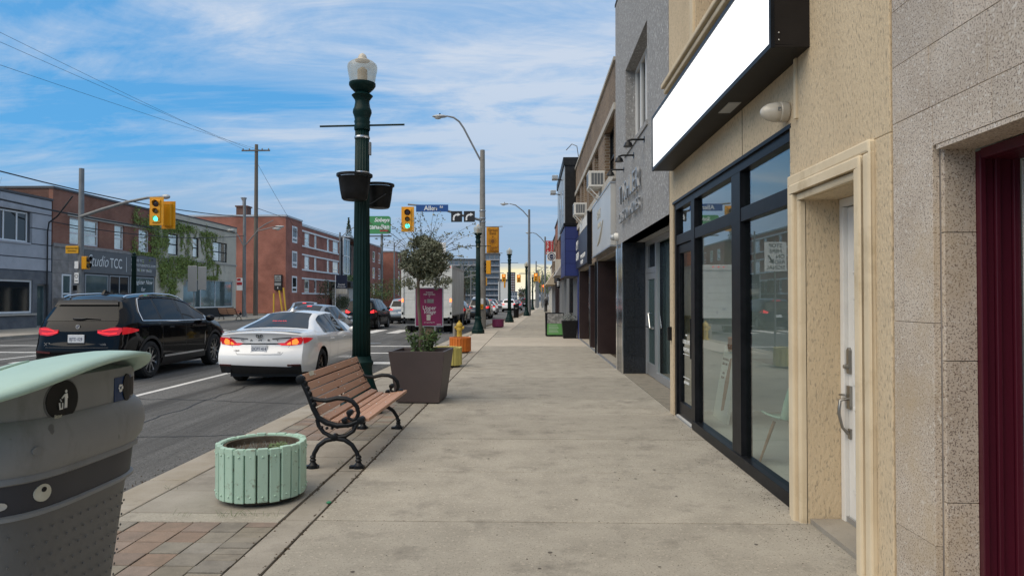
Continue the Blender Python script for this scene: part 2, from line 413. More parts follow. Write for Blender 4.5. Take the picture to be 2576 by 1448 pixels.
# furniture
mat('lamp_green', (.003, .018, .017), .42, col2=(.0045, .023, .021), vs=5, spec=.16, bump=.05, bs=80)
def milk(name):
    m = bpy.data.materials.new(name); m.use_nodes = True; MATS[name] = m; nt = m.node_tree; L = nt.links.new; p = nt.nodes['Principled BSDF']; out = [n for n in nt.nodes if n.type == 'OUTPUT_MATERIAL'][0]
    p.inputs['Base Color'].default_value = (.58, .56, .50, 1); p.inputs['Roughness'].default_value = .25
    tr = nt.nodes.new('ShaderNodeBsdfTransparent'); tr.inputs[0].default_value = (.90, .88, .82, 1); mx = nt.nodes.new('ShaderNodeMixShader')
    tcn = nt.nodes.new('ShaderNodeTexCoord'); nz = nt.nodes.new('ShaderNodeTexNoise'); nz.inputs['Scale'].default_value = 9; nz.inputs['Detail'].default_value = 5; L(tcn.outputs['Object'], nz.inputs['Vector'])
    mr = nt.nodes.new('ShaderNodeMapRange'); L(nz.outputs[0], mr.inputs[0]); mr.inputs[1].default_value = .3; mr.inputs[2].default_value = .7; mr.inputs[3].default_value = .25; mr.inputs[4].default_value = .5
    L(mr.outputs[0], mx.inputs[0]); L(tr.outputs[0], mx.inputs[1]); L(p.outputs[0], mx.inputs[2]); L(mx.outputs[0], out.inputs[0])
milk('globe_glass')
mat('globe_milk', (.60, .57, .50), .25, col2=(.46, .41, .33), vs=3, stretch=(1, 1, .4), spec=.5)
mat('mint_paint', (.41, .57, .455), .55, pos=True, col2=(.35, .50, .40), vs=5, stretch=(1, 1, .35), bump=.15, bs=60, st=(.21, .25, .185), sts=15, stlo=.575, sthi=.66, rnd=.08)
mat('orange_paint', (.62, .17, .02), .5, col2=(.52, .13, .015), vs=6, rnd=.08)
mat('yellow_planter_paint', (.58, .50, .15), .5, col2=(.5, .43, .12), vs=6, rnd=.08)
mat('purple_paint', (.23, .035, .11), .5, col2=(.18, .027, .085), vs=6, rnd=.1)
mat('planter_brown', (.090, .066, .062), .5, col2=(.078, .058, .055), vs=3, rnd=.0)
mat('bench_wood', (.47, .275, .185), .6, col2=(.40, .225, .15), vs=7, stretch=(1, .12, 1), bump=.15, bs=50, rnd=.08)
mat('bolt_steel', (.6, .6, .58), .35, metal=.9)
mat('bin_grey', (.15, .152, .153), .5, col2=(.125, .127, .128), vs=2, bump=.08, bs=220, spec=.35, st=(.21, .21, .205), sts=5, ststr=(1, 1, .35), stlo=.56, sthi=.72)
mat('bin_grey_light', (.26, .265, .265), .5, col2=(.22, .224, .225), vs=2, bump=.08, bs=220, spec=.35, st=(.18, .18, .175), sts=6, ststr=(1, 1, .3), stlo=.55, sthi=.72, spk=(.12, .12, .12), spks=14, spklo=.7, spkhi=.74)
mat('bin_band', (.028, .030, .040), .5, col2=(.036, .038, .048), vs=3)
mat('bin_lid', (.42, .58, .50), .45, col2=(.37, .52, .445), vs=4, bump=.06, bs=150, st=(.3, .4, .34), sts=5, stlo=.6, sthi=.75)
mat('bin_label_cream', (.62, .60, .50), .6, col2=(.5, .48, .38), vs=20)
mat('sign_white', (.80, .80, .78), .5)
mat('sign_blue', (.015, .075, .26), .4)
mat('recycle_blue', (.01, .035, .12), .3)
mat('sign_green', (.055, .25, .085), .4)
mat('sign_red', (.45, .03, .035), .5)
mat('sign_magenta', (.24, .015, .085), .45)
mat('sign_frame', (.55, .55, .55), .4, metal=.5)
mat('sign_black', (.012, .012, .014), .5)
mat('sign_yellow', (.72, .36, .01), .5)
mat('sign_back', (.30, .31, .31), .5, metal=.4)
mat('banner_orange', (.56, .24, .01), .8, col2=(.5, .2, .008), vs=3)
mat('banner_brown', (.16, .06, .008), .8)
mat('signal_yellow', (.74, .33, .006), .4)
mat('lens_dark', (.03, .01, .008), .3)
mat('lens_green', (.05, .5, .4), .3, emit=(.10, .95, .70), es=1.0)
mat('lens_red', (.6, .05, .02), .3, emit=(1, .12, .03), es=3.0)
mat('lens_amber', (.09, .06, .015), .3)
mat('pole_grey', (.23, .235, .235), .6, metal=.35, col2=(.18, .185, .185), vs=4)
mat('pole_concrete', (.27, .25, .22), .85, col2=(.21, .195, .17), vs=5, bump=.15, bs=80)
mat('pole_wood', (.17, .145, .115), .9, col2=(.125, .105, .085), vs=6, stretch=(1, 1, .08), bump=.4, bs=30)
mat('luminaire', (.40, .42, .43), .4, metal=.3)
mat('wire', (.02, .02, .022), .6)
mat('hydrant_yellow', (.55, .36, .04), .5, col2=(.45, .3, .05), vs=9)
mat('ac_white', (.72, .71, .67), .5, col2=(.62, .61, .57), vs=5)
mat('ac_grille', (.12, .13, .14), .5)
mat('awning_tan', (.50, .42, .31), .9)
mat('awning_grey', (.33, .31, .3), .9)
mat('handle_steel', (.30, .29, .27), .35, metal=.9)
mat('aframe_green', (.16, .42, .13), .6)
mat('poster_grey', (.22, .22, .21), .6, col2=(.45, .44, .42), vs=9, lo=.45, hi=.6)
mat('pole_yellow', (.65, .40, .04), .5)
# cars
mat('car_black', (.003, .0032, .004), .2, spec=.02, coat=.42)
mat('car_white', (.84, .84, .83), .22, spec=.5, coat=.9)
mat('car_silver', (.34, .37, .40), .3, metal=.4, coat=.8)
mat('car_grey', (.20, .225, .25), .3, metal=.4, coat=.8)
mat('car_dark', (.045, .05, .055), .25, metal=.3, coat=.9)
mat('car_red', (.18, .015, .02), .2, coat=.9)
mat('car_glass', (.010, .011, .012), .03, spec=.2)
mat('car_glass_light', (.10, .12, .125), .03, spec=.8, col2=(.05, .06, .065), vs=3)
mat('tyre', (.014, .014, .015), .85, bump=.2, bs=60)
mat('rim_alloy', (.42, .43, .44), .28, metal=.95)
mat('rim_dark', (.03, .03, .032), .3, metal=.8)
mat('chrome', (.75, .76, .77), .12, metal=1.0)
mat('trim_black', (.009, .009, .010), .5)
mat('tail_red', (.30, .006, .012), .2, emit=(1, .02, .03), es=.16, coat=.3)
mat('tail_glow', (.45, .01, .012), .2, emit=(1, .035, .035), es=.62)
mat('tail_orange', (.8, .15, .03), .2, emit=(1, .17, .03), es=1.0)
mat('tail_dark', (.07, .004, .006), .12, coat=1)
mat('plate_white', (.62, .64, .66), .4)
mat('plate_blue', (.02, .03, .10), .5)
mat('headlight', (.6, .62, .65), .1, spec=.9)
mat('truck_white', (.70, .70, .66), .45, col2=(.60, .60, .56), vs=2, st=(.4, .4, .37), sts=1.2, stlo=.55, sthi=.8)
mat('truck_side', (.62, .63, .61), .4, col2=(.44, .45, .44), vs=3, stretch=(1, 1, .3))
# plants, people
mat('bark', (.17, .135, .10), .95, col2=(.11, .088, .066), vs=14, bump=.5, bs=40, stretch=(1, 1, .3))
mat('stake_wood', (.26, .19, .12), .9, col2=(.2, .145, .09), vs=9, stretch=(1, 1, .15))
mat('leaf_olive', (.085, .098, .052), .6, rnd=.0, col2=(.36, .37, .26), vs=14, lo=.42, hi=.66)
mat('leaf_green', (.055, .105, .03), .55, col2=(.10, .16, .045), vs=10)
mat('leaf_ivy', (.15, .205, .03), .6, col2=(.24, .29, .06), vs=2.5)
mat('leaf_dark', (.035, .055, .026), .7, col2=(.06, .08, .035), vs=.8)
mat('leaf_spring', (.10, .15, .04), .7, col2=(.15, .2, .07), vs=.8)
mat('leaf_grey', (.22, .235, .22), .7)
mat('twig', (.07, .055, .045), .9)
mat('skin', (.42, .26, .19), .6)
mat('cloth_dark', (.012, .012, .015), .9)
mat('cloth_grey', (.16, .16, .165), .9)
mat('hair_grey', (.3, .29, .28), .9)
mat('condo_wall', (.17, .18, .20), .7)
mat('condo_glass', (.10, .13, .16), .1, spec=.8)
mat('far_grey', (.34, .36, .40), .8)
mat('litter_white', (.75, .74, .7), .8)
mat('litter_green', (.02, .22, .1), .5)
G = MATS
# ================================================================== ground, road, kerbs, pavement
def struct(name, kind='structure', loc=(0, 0, 0)):
    o = bpy.data.objects.new(name, None); link(o); o.location = loc; o.empty_display_size = .1
    WL[o.name] = Vector(loc); o['kind'] = kind; return o
RZ = -.10
mb = MB(); mb.quad((-1500, -300, -.62), (1500, -300, -.62), (1500, 2600, -.62), (-1500, 2600, -.62))
tag(mb.build('ground', G['grass_ground'], fixn=False), kind='structure')
mb = MB()
mb.quad((-22.3, -30, RZ), (-1.0, -30, RZ), (-1.0, 34, RZ), (-22.3, 34, RZ))
mb.quad((-22.3, 34, RZ), (-1.0, 34, RZ), (1.2, 120, RZ), (-22.3, 120, RZ))
mb.quad((-22.3, 120, RZ), (1.2, 120, RZ), (3, 900, RZ), (-22.3, 900, RZ))
road = tag(mb.build('road', G['asphalt'], fixn=False), kind='structure')
mb = MB(); mb.quad((-90, 63.6, RZ), (-22.3, 63.6, RZ), (-22.3, 74.4, RZ), (-90, 74.4, RZ))
tag(mb.build('side_street', G['asphalt'], fixn=False), kind='structure')

def marking(name, x0, x1, y0, y1, m='road_paint'):
    b = MB().box(x0, x1, y0, y1, RZ - .02, RZ + .004)
    return b.build(name, G[m], road)
marking('lane_line', -6.95, -6.83, -12, 17.5)
for k in range(14): marking('lane_line', -6.95, -6.83, 47 + k * 9, 50 + k * 9)
marking('stop_line', -6.8, -3.62, 17.75, 18.3)
marking('stop_line', -10.35, -6.98, 17.75, 18.3)
marking('stop_line', -13.8, -10.6, 17.75, 18.3)
marking('edge_line', -14.85, -14.72, -12, 31)
marking('centre_line', -10.55, -10.43, -12, 17.5, 'road_paint_yellow')
for k in range(14): marking('crosswalk_bar', -4.6 - k * 1.25, -4.0 - k * 1.25, 33.6, 37.2)
marking('crosswalk_line', -21.6, -3.2, 21.2, 21.45); marking('crosswalk_line', -21.6, -3.2, 24.3, 24.55)
for k in range(6): marking('crosswalk_bar', -24.8, -22.3, 64.5 + k * 1.5, 65.2 + k * 1.5)

# kerb line of the near pavement
KL = [(-30, -3.42), (14, -3.42), (20, -3.32), (27, -3.17), (34, -2.9), (42, -2.3), (48, -1.95), (62, -.9), (75, -.45), (110, .3), (200, 1.3), (500, 2)]
def kx(y): return float(np.interp(y, [a for a, _ in KL], [b for _, b in KL]))
kerb = struct('kerb')
y = -3.0
ys = []
while y < 110:
    L_ = 1.5 if y < 30 else 3.0
    ys.append((y, y + L_)); y += L_
for (a, b) in ys:
    xa, xb = kx(a), kx(b); g = .006
    m_ = MB().add([(xa, a + g, -.3), (xa + .40, a + g, -.3), (xb + .40, b - g, -.3), (xb, b - g, -.3),
                   (xa - .03, a + g, RZ - .02), (xb - .03, b - g, RZ - .02),
                   (xa + .05, a + g, 0), (xa + .40, a + g, .001), (xb + .40, b - g, .001), (xb + .05, b - g, 0)],
                  [(0, 3, 2, 1), (6, 7, 8, 9), (0, 1, 7, 6, 4), (1, 2, 8, 7), (2, 3, 5, 9, 8), (3, 0, 4, 5), (4, 6, 9, 5)])
    m_.build('kerb_stone', G['kerb_concrete'], kerb, bev=.012 if a < 20 else 0)

pav = struct('sidewalk')
mb = MB()
for (a, b) in ((-6, 14), (14, 20), (20, 27), (27, 34.02)):
    mb.quad((kx(a) + .2, a, -.014), (2.9, a, -.014), (2.9, b, -.014), (kx(b) + .2, b, -.014))
mb.build('bedding', G['joint_dirt'], pav)
mat('concrete_light', (.50, .45, .375), .9, col2=(.42, .375, .31), vs=1.5, vd=8, bump=.3, bs=140, spk=(.25, .22, .18), spks=170, spklo=.6, spkhi=.72, pos=True, spec=.2, rnd=.04)
def slab(x0, x1, y0, y1, m='concrete', g=.0095, dz=None, par=None, nm='slab', bv=.005):
    d = rng.uniform(-.0025, .0025) if dz is None else dz
    b = MB().box(x0 + g, x1 - g, y0 + g, y1 - g, -.085, d)
    return b.build(nm, G[m], par or pav, bev=bv)
XS0, XS1 = -1.56, 2.35
J = [-2.4, -.9, .6, 2.05, 3.5, 4.94, 6.35, 7.85, 9.5, 11.0, 12.5, 14.0, 15.5, 17.0, 18.5, 20.0, 21.5, 23.2, 24.9, 26.6, 28.4, 29.9, 31.4, 34.0]
for a, b in zip(J, J[1:]):
    slab(XS0, XS1, a, b, 'concrete_light' if 23.1 < a < 28 else 'concrete', bv=.006)
# furnishing strip: concrete edge band, pavers and pads
for a, b in zip(J, J[1:]):
    if a < 20: slab(-1.79, -1.56, a, b, 'concrete_band', nm='band_slab', g=.009)
    else: slab(kx(b) + .41, -1.56, a, b, 'concrete_light', nm='pad_slab')
pads = [(4.88, 5.08), (5.08, 5.66), (5.66, 6.26), (6.26, 6.9), (6.9, 7.48), (7.48, 7.72), (11.3, 11.55), (11.55, 12.2), (12.2, 12.9), (12.9, 13.6), (13.6, 14.3), (14.3, 14.55), (18.6, 18.85), (18.85, 19.4), (19.4, 20.0)]
for a, b in pads:
    full = (b - a) < .3
    slab(-3.01, -1.8, a, b, 'concrete_band' if not full else 'concrete', nm='pad_slab', g=.005)
def pave(y0, y1, near=True):
    n = int(round((y1 - y0) / .2))
    for i in range(n):
        a = y0 + i * .2
        if near:
            xs = [-3.01 + .2 * k for k in range(6)]
        else:
            xs = [-2.79 + .195 * k for k in range(5)]
        for k in range(len(xs) - 1):
            t = rng.random()
            red = t < (.95 - .13 * k if i < 4 or near else .8 - .12 * k) and not (near and i > 5 and k > 2 and t > .25)
            if near and k >= 3 and i < 7: red = t < .25
            b = MB().box(xs[k] + .004, xs[k + 1] - .004, a + .004, a + .196, -.075, rng.uniform(-.004, .002))
            b.build('paver', G['paver_red' if red else 'paver_grey'], pav, bev=.004)
        for h in range(2):
            aa = a + h * .1
            MB().box(-2.006, -1.797, aa + .003, aa + .097, -.075, rng.uniform(-.004, .002)).build('soldier_paver', G['paver_red' if rng.random() < .12 else 'paver_grey'], pav, bev=.003)
            if not near:
                MB().box(-3.005, -2.797, aa + .003, aa + .097, -.075, rng.uniform(-.004, .002)).build('soldier_paver', G['paver_red' if rng.random() < .5 else 'paver_grey'], pav, bev=.003)
pave(2.88, 4.88)
pave(7.72, 10.32, False)
mb = MB(); mb.box(-3.01, -1.8, 10.33, 11.29, -.085, -.001); mb.build('pad_slab', G['paver_grey'], pav)
mb = MB(); mb.box(-3.01, -1.8, 14.56, 18.59, -.085, -.001); mb.build('pad_slab', G['paver_red'], pav)
mb = MB(); mb.box(-3.01, -1.8, -2.4, 2.87, -.085, -.001); mb.build('pad_slab', G['concrete'], pav)
# the pavement further up the street
y = 34.0
k = 0
while y < 110:
    b = y + (1.75 if y < 60 else 5.0)
    g = .008
    m_ = MB(); xa, xb = kx(y) + .41, kx(b) + .41
    sp = -1.0 + (y - 34) * .03
    for (p0, p1, q0, q1, mm) in ((xa, sp, xb, sp + (b - y) * .03, 'concrete_light'), (sp + .012, 4.2, sp + .012 + (b - y) * .03, 4.2, 'concrete')):
        if p1 - p0 < .1 or q1 - q0 < .1: continue
        MB().add([(p0, y + g, -.09), (p1, y + g, -.09), (q1, b - g, -.09), (q0, b - g, -.09), (p0, y + g, 0), (p1, y + g, 0), (q1, b - g, 0), (q0, b - g, 0)],
                 [(0, 3, 2, 1), (4, 5, 6, 7), (0, 1, 5, 4), (1, 2, 6, 5), (2, 3, 7, 6), (3, 0, 4, 7)]).build('slab', G[mm], pav)
    y = b
mb = MB(); mb.quad((kx(110) + .3, 110, -.003), (4.6, 110, -.003), (6, 500, -.003), (kx(500), 500, -.003)); mb.build('far_paving', G['concrete'], pav)
mb = MB(); mb.quad((-3.0, 34.0, -.014), (4.6, 34.0, -.014), (4.6, 111, -.014), (.6, 111, -.014)); mb.build('bedding', G['joint_dirt'], pav)

# the pavement across the street
fk = struct('far_kerb')
for (a, b) in [(-20 + 4 * i, -16 + 4 * i) for i in range(20)] + [(77 + 8 * i, 85 + 8 * i) for i in range(20)]:
    MB().box(-22.3, -22.0, a, b - .015, -.4, .02).build('kerb_stone', G['kerb_concrete'], fk)
fp = struct('far_sidewalk')
for (a, b) in [(-20 + 3 * i, -17 + 3 * i) for i in range(28)] + [(75.5 + 6 * i, 81.5 + 6 * i) for i in range(24)]:
    if a >= 62 and a < 75: continue
    MB().box(-27.6, -22.32, a, b - .02, -.3, rng.uniform(.0, .012)).build('slab', G['concrete_light' if rng.random() < .4 else 'concrete'], fp)
mb = MB(); mb.box(-60, -27.62, 15, 63.5, -.4, -.05); mb.box(-90, -27.62, 74.5, 240, -.4, -.05); mb.build('lot', G['concrete_band'], fp)

# grit and crumbs of soil lying along the wall foot and in the joints
mb = MB()
r2 = random.Random(31)
def crumb(x, y, s):
    z = .0
    a = r2.uniform(0, 6.28); c_, s_ = math.cos(a), math.sin(a)
    pts = [(-1, -.6), (1, -.5), (.8, .6), (-.7, .7)]
    P = [(x + (u * c_ - v * s_) * s, y + (u * s_ + v * c_) * s, z) for u, v in pts]
    mb.add(P + [(x, y, z + s * .8)], [(0, 1, 4), (1, 2, 4), (2, 3, 4), (3, 0, 4)])
for i in range(900):
    yy = 3.0 + 7 * r2.random() ** 1.1; xx = 1.98 - abs(r2.gauss(0, .13)) - (.25 * r2.random() if r2.random() < .3 else 0); crumb(xx, yy, r2.uniform(.0015, .005) * (1.8 if r2.random() < .06 else 1))
for i in range(300):
    yy = r2.uniform(2.6, 14); xx = r2.uniform(-1.4, 1.5); crumb(xx, yy, r2.uniform(.002, .007))
for i in range(500):
    yy = r2.uniform(2.6, 12); xx = r2.choice((-1.56, -1.79, -1.57)) + r2.gauss(0, .018); crumb(xx, yy, r2.uniform(.003, .011))
tag(mb.build('grit', G['soil'], fixn=False), kind='stuff')
mb = MB()
for i in range(1100):
    yy = 3.5 + 18 * r2.random() ** 1.6; xx = -3.48 - abs(r2.gauss(0, .10)); z = RZ + .002; s = r2.uniform(.003, .012); a = r2.uniform(0, 6.28)
    mb.add([(xx + s * math.cos(a + k * 2.1), yy + s * math.sin(a + k * 2.1), z) for k in range(3)] + [(xx, yy, z + s * .7)], [(0, 1, 3), (1, 2, 3), (2, 0, 3)])
tag(mb.build('gutter_grit', G['soil'], fixn=False), kind='stuff')
def ribbon(mb, pts, w, z):
    for i in range(len(pts) - 1):
        (x0, y0), (x1, y1) = pts[i], pts[i + 1]; l = math.hypot(x1 - x0, y1 - y0) or 1; nx, ny = -(y1 - y0) / l * w / 2, (x1 - x0) / l * w / 2
        mb.quad((x0 + nx, y0 + ny, z), (x0 - nx, y0 - ny, z), (x1 - nx, y1 - ny, z), (x1 + nx, y1 + ny, z))
def crack(x, y, dx, dy, n, j):
    p = [(x, y)]
    for k in range(n): x += dx / n + r2.gauss(0, j); y += dy / n + r2.gauss(0, j); p.append((x, y))
    return p
mb = MB()
for a in ((-1.3, 8.9, 2.6, -.5, 26, .02), (-.5, 11.2, 1.8, .9, 22, .025), (-.9, 14.3, 2.2, .3, 20, .03), (-2.9, 6.1, .7, -.5, 12, .012)): ribbon(mb, crack(*a), r2.uniform(.0015, .003), .0035)
mb.build('hairline_cracks', G['joint_dirt'], pav, fixn=False)['kind'] = 'stuff'
mb = MB()
for i in range(120):
    X, Y, s = r2.uniform(-1.5, 1.8), 2.8 + 15 * r2.random() ** 1.2, r2.uniform(.005, .016); n_ = 7; e = r2.uniform(.6, 1)
    mb.add([(X + s * math.cos(6.283 * k / n_), Y + s * e * math.sin(6.283 * k / n_), .0032 + i * 2e-6) for k in range(n_)], [tuple(range(n_))])
mat('gum', (.115, .10, .085), .8, spec=.2)
mb.build('gum_spots', G['gum'], pav, fixn=False)['kind'] = 'stuff'
mat('tar', (.028, .028, .029), .6, spec=.3)
for a in ((-6.7, 8.2, 3.2, .35, 30, .02), (-6.9, 11.6, 3.3, -.5, 30, .03), (-10.2, 9.5, 3.2, .3, 26, .03), (-5.0, 5.8, -.3, 9.0, 40, .035), (-8.9, 19, .4, 12, 30, .04), (-3.6, 14.6, -3.1, .9, 24, .03)):
    mb = MB(); ribbon(mb, crack(*a), r2.uniform(.018, .03), RZ + .0035); mb.build('tar_seam', G['tar'], road, fixn=False)
mat('asphalt_patch', (.066, .065, .063), .9, col2=(.085, .084, .08), vs=2, bump=.5, bs=150, spk=(.16, .16, .15), spks=60, spklo=.6, spkhi=.7, pos=True, spec=.2)
for (a, b, c_, d_) in ((-6.3, -4.9, 7.0, 7.9), (-9.9, -8.0, 23.5, 27), (-5.6, -4.4, 27.5, 31)): MB().box(a, b, c_, d_, RZ - .02, RZ + .003).build('road_patch', G['asphalt_patch'], road)
mb = MB(); mb.lathe([(.34, 0), (.34, .004), (.30, .005), (.30, .003), (.02, .003)], 28, c=(-6.0, 26, RZ + .003)); mb.build('manhole_cover', G['pole_grey'], road)
mb = MB()
for (x, y, n) in ((-2.25, 5.0, 10), (-1.95, 5.02, 8), (-2.6, 5.0, 5), (-2.1, 5.03, 8), (-3.02, 5.7, 4), (-1.79, 6.6, 5)):
    for i in range(n):
        a = r2.uniform(0, 6.28); l = r2.uniform(.02, .05); X = x + r2.gauss(0, .05); Y = y + r2.gauss(0, .01)
        mb.tube([(X, Y, 0), (X + math.cos(a) * l * .5, Y + math.sin(a) * l * .5, l * .7), (X + math.cos(a) * l, Y + math.sin(a) * l, l)], [.0012, .001, .0005], 4)
tag(mb.build('weeds', G['leaf_green'], fixn=False), kind='stuff')
mb = MB(); mb.tube([(-2.93, 4.42, .006), (-2.87, 4.44, .006)], .006, 8)
tag(mb.build('cigarette_end', G['litter_white'], at=(-2.9, 4.43, 0), smooth=True), 'white cigarette end lying on the red pavers', 'litter')
mb = MB(); mb.lathe([(.018, 0), (.02, .006), (.014, .012), (.003, .012)], 12, c=(-1.575, 5.35, .001))
tag(mb.build('bottle_cap', G['litter_green'], at=(-1.575, 5.35, 0), smooth=True), 'small green bottle cap in the joint beside the mint planter', 'litter')

# ================================================================== walls, windows
def P3(axis, c, u, z):
    return (c, u, z) if axis == 'X' else (u, c, z)
def wall(parent, name, m, axis, c, u0, u1, z0, z1, ops=(), depth=.2, face=1, world=True, rm=None):
    """a wall face in the plane axis=c with openings (u0,u1,z0,z1) that have real reveals"""
    us = sorted({u0, u1, *[o[0] for o in ops], *[o[1] for o in ops]}); zs = sorted({z0, z1, *[o[2] for o in ops], *[o[3] for o in ops]})
    us = [u for u in us if u0 <= u <= u1]; zs = [z for z in zs if z0 <= z <= z1]
    mb = MB(); d = c - face * depth
    for a, b in zip(us, us[1:]):
        for e, f in zip(zs, zs[1:]):
            um, zm = (a + b) / 2, (e + f) / 2
            if any(o[0] < um < o[1] and o[2] < zm < o[3] for o in ops): continue
            mb.quad(P3(axis, c, a, e), P3(axis, c, b, e), P3(axis, c, b, f), P3(axis, c, a, f))
    for (a, b, e, f) in ops:
        for (p, q) in (((a, e), (b, e)), ((b, e), (b, f)), ((b, f), (a, f)), ((a, f), (a, e))):
            if p[1] == q[1] == z0 and z0 <= .01 and False: continue
            mb.quad(P3(axis, c, *p), P3(axis, c, *q), P3(axis, d, *q), P3(axis, d, *p))
    # outer returns
    for (p, q) in (((u0, z0), (u1, z0)), ((u1, z0), (u1, z1)), ((u1, z1), (u0, z1)), ((u0, z1), (u0, z0))):
        mb.quad(P3(axis, c, *p), P3(axis, c, *q), P3(axis, d, *q), P3(axis, d, *p))
    return mb.build(name, G[m], parent, fixn=True)
def bx(axis, c0, c1, u0, u1, z0, z1, mb=None):
    mb = mb or MB(); a, b = min(c0, c1), max(c0, c1)
    return mb.box(a, b, u0, u1, z0, z1) if axis == 'X' else mb.box(u0, u1, a, b, z0, z1)
def window(parent, axis, c, face, o, frame='white_frame', pane='window_dark', depth=.14, fw=.06, nv=(), nh=(), name='window', sill=None, ft=.06):
    """frame with mullions at fractions nv / rails at nh; pane is its child"""
    a, b, e, f = o; k = c - face * depth
    mb = MB(); g = .002
    bx(axis, k, k + face * ft, a + g, b - g, e + g, e + fw, mb); bx(axis, k, k + face * ft, a + g, b - g, f - fw, f - g, mb)
    bx(axis, k, k + face * ft, a + g, a + fw, e + fw, f - fw, mb); bx(axis, k, k + face * ft, b - fw, b - g, e + fw, f - fw, mb)
    for t in nv:
        u = a + (b - a) * t; bx(axis, k, k + face * ft * .95, u - fw * .5, u + fw * .5, e + fw, f - fw, mb)
    for t in nh:
        z = e + (f - e) * t; bx(axis, k, k + face * ft * .92, a + fw, b - fw, z - fw * .5, z + fw * .5, mb)
    w = mb.build(name, G[frame], parent)
    cuts = [a + fw * .6] + [a + (b - a) * t for t in nv] + [b - fw * .6]
    for u0, u1 in zip(cuts, cuts[1:]):
        mb = MB(); bx(axis, k + face * .012, k + face * .024, u0 + .003, u1 - .003, e + fw * .6, f - fw * .6, mb); mb.build('pane', G[pane], w)
    if sill:
        mb = MB(); bx(axis, c - face * (depth - .07), c + face * .06, a - .05, b + .05, e - .1, e - .004, mb); mb.build('sill', G[sill], parent)
    return w
# ================================================================== right-hand buildings
XR = 1.98
# ---- stucco building
Y0, Y1 = 3.75, 9.72
stucco = thing('stucco_building', 'cream stucco building with a recessed white door and black framed shopfront', 'building', (XR, Y0, 0))
DO = (4.13, 4.96, -.05, 2.31); SO = (5.24, 9.50, -.05, 2.90); UW = (5.6, 8.15, 4.72, 6.3)
wall(stucco, 'wall', 'stucco_cream', 'X', XR, Y0, Y1, -.05, 7.4, [DO, SO, UW], .30, -1)
mb = MB(); mb.box(6.0, 9, Y0, Y1, -.05, 7.4); mb.box(XR + .31, 6.0, Y0, Y1, 2.95, 4.6)
mb.box(XR + .31, 6, Y0, 5.0, 0, 2.94); mb.box(XR + .45, 6, 5.0, Y1, 6.3, 7.4); mb.build('core', G['interior_wall'], stucco)
mb = MB(); mb.box(XR + .02, 6.0, 5.01, 9.715, -.06, .03); mb.build('shop_floor', G['interior_floor'], stucco)
mb = MB(); mb.box(XR + .31, 6.0, 9.62, 9.71, .03, 2.94); mb.build('party_wall', G['interior_wall'], stucco)
mb = MB(); mb.box(XR - .02, XR + .006, Y0 + .01, 5.03, 2.505, 7.39); mb.box(XR - .02, XR + .006, Y0 + .01, 3.93, -.05, 2.504); mb.build('raised_panel', G['stucco_cream'], stucco, bev=.006)
# control joint and drip trim
mb = MB(); mb.box(XR - .003, XR + .004, 6.395, 6.403, 2.92, 3.36); mb.build('control_joint', G['joint_dirt'], stucco)
mb = MB(); mb.box(XR - .035, XR + .0, 5.035, 5.075, 2.92, 3.37); mb.build('corner_bead', G['moulding_cream'], stucco)
# door surround: a stepped moulding, mitred round the opening
def surround(parent, a, b, top, w, c, m, steps):
    for (f0, f1, pr) in steps:
        mb = MB(); x0, x1 = c - pr, c + .02
        i0, i1 = w * f0, w * f1
        mb.box(x0, x1, a - i1, a - i0, -.02, top + i0); mb.box(x0, x1, b + i0, b + i1, -.02, top + i0)
        mb.box(x0, x1, a - i1, b + i1, top + i0, top + i1)
        mb.build('surround_moulding', G[m], parent, bev=.014)
surround(stucco, 4.13, 4.96, 2.31, .20, XR - .001, 'moulding_cream', ((0.0, .26, .045), (.27, .62, .075), (.63, 1.0, .055)))
# white door in its recess
DX = XR + .27
df = MB(); df.box(DX - .03, DX + .05, 4.90, 4.958, 0, 2.25); df.box(DX - .03, DX + .05, 4.132, 4.19, 0, 2.25); df.box(DX - .03, DX + .05, 4.132, 4.958, 2.25, 2.308)
df.build('door_frame', G['white_paint'], stucco, bev=.004)
MB().box(XR + .02, DX + .04, 4.135, 4.955, -.05, .035).build('threshold', G['concrete_band'], stucco)
MB().box(DX - .02, DX - .005, 4.19, 4.90, .036, .075).build('door_sweep', G['alu_matte'], stucco)
door = MB().box(DX, DX + .045, 4.192, 4.898, .06, 2.245).build('door', G['white_paint'], stucco, bev=.003)
for (a, b, e, f) in ((4.27, 4.52, .25, .85), (4.57, 4.82, .25, .85), (4.27, 4.52, 1.0, 1.62), (4.57, 4.82, 1.0, 1.62)):
    m_ = MB(); 
    for (p, q, r_, s_) in ((a, b, e, e + .02), (a, b, f - .02, f), (a, a + .02, e + .02, f - .02), (b - .02, b, e + .02, f - .02)): m_.box(DX - .008, DX + .002, p, q, r_, s_)
    m_.build('panel_moulding', G['white_paint'], door, bev=.003)
fan = MB(); n = 14; yc, zc0, ra = 4.545, 1.78, .25
pts = [(yc + ra * math.cos(math.pi * i / n), zc0 + ra * math.sin(math.pi * i / n)) for i in range(n + 1)]
fan.prism(pts, 'X', DX - .004, DX + .003); fan.build('fanlight', G['window_green'], door)
fr = MB(); fr.tube([(DX - .005, p[0], p[1]) for p in pts], .012, 6); fr.tube([(DX - .005, yc - ra, zc0), (DX - .005, yc + ra, zc0)], .012, 6)
for a in (45, 90, 135): fr.tube([(DX - .006, yc, zc0), (DX - .006, yc + ra * math.cos(R(a)), zc0 + ra * math.sin(R(a)))], .007, 6)
fr.build('fanlight_frame', G['white_paint'], door, smooth=True)
h = MB(); h.prism([(4.845, 1.075), (4.885, 1.075), (4.885, 1.24), (4.865, 1.26), (4.845, 1.24)], 'X', DX - .022, DX + .001); h.lathe([(.014, -.03), (.02, 0)], 12, c=(DX - .02, 4.865, 1.125), axis='X')
h.build('deadbolt', G['handle_steel'], door, bev=.003)
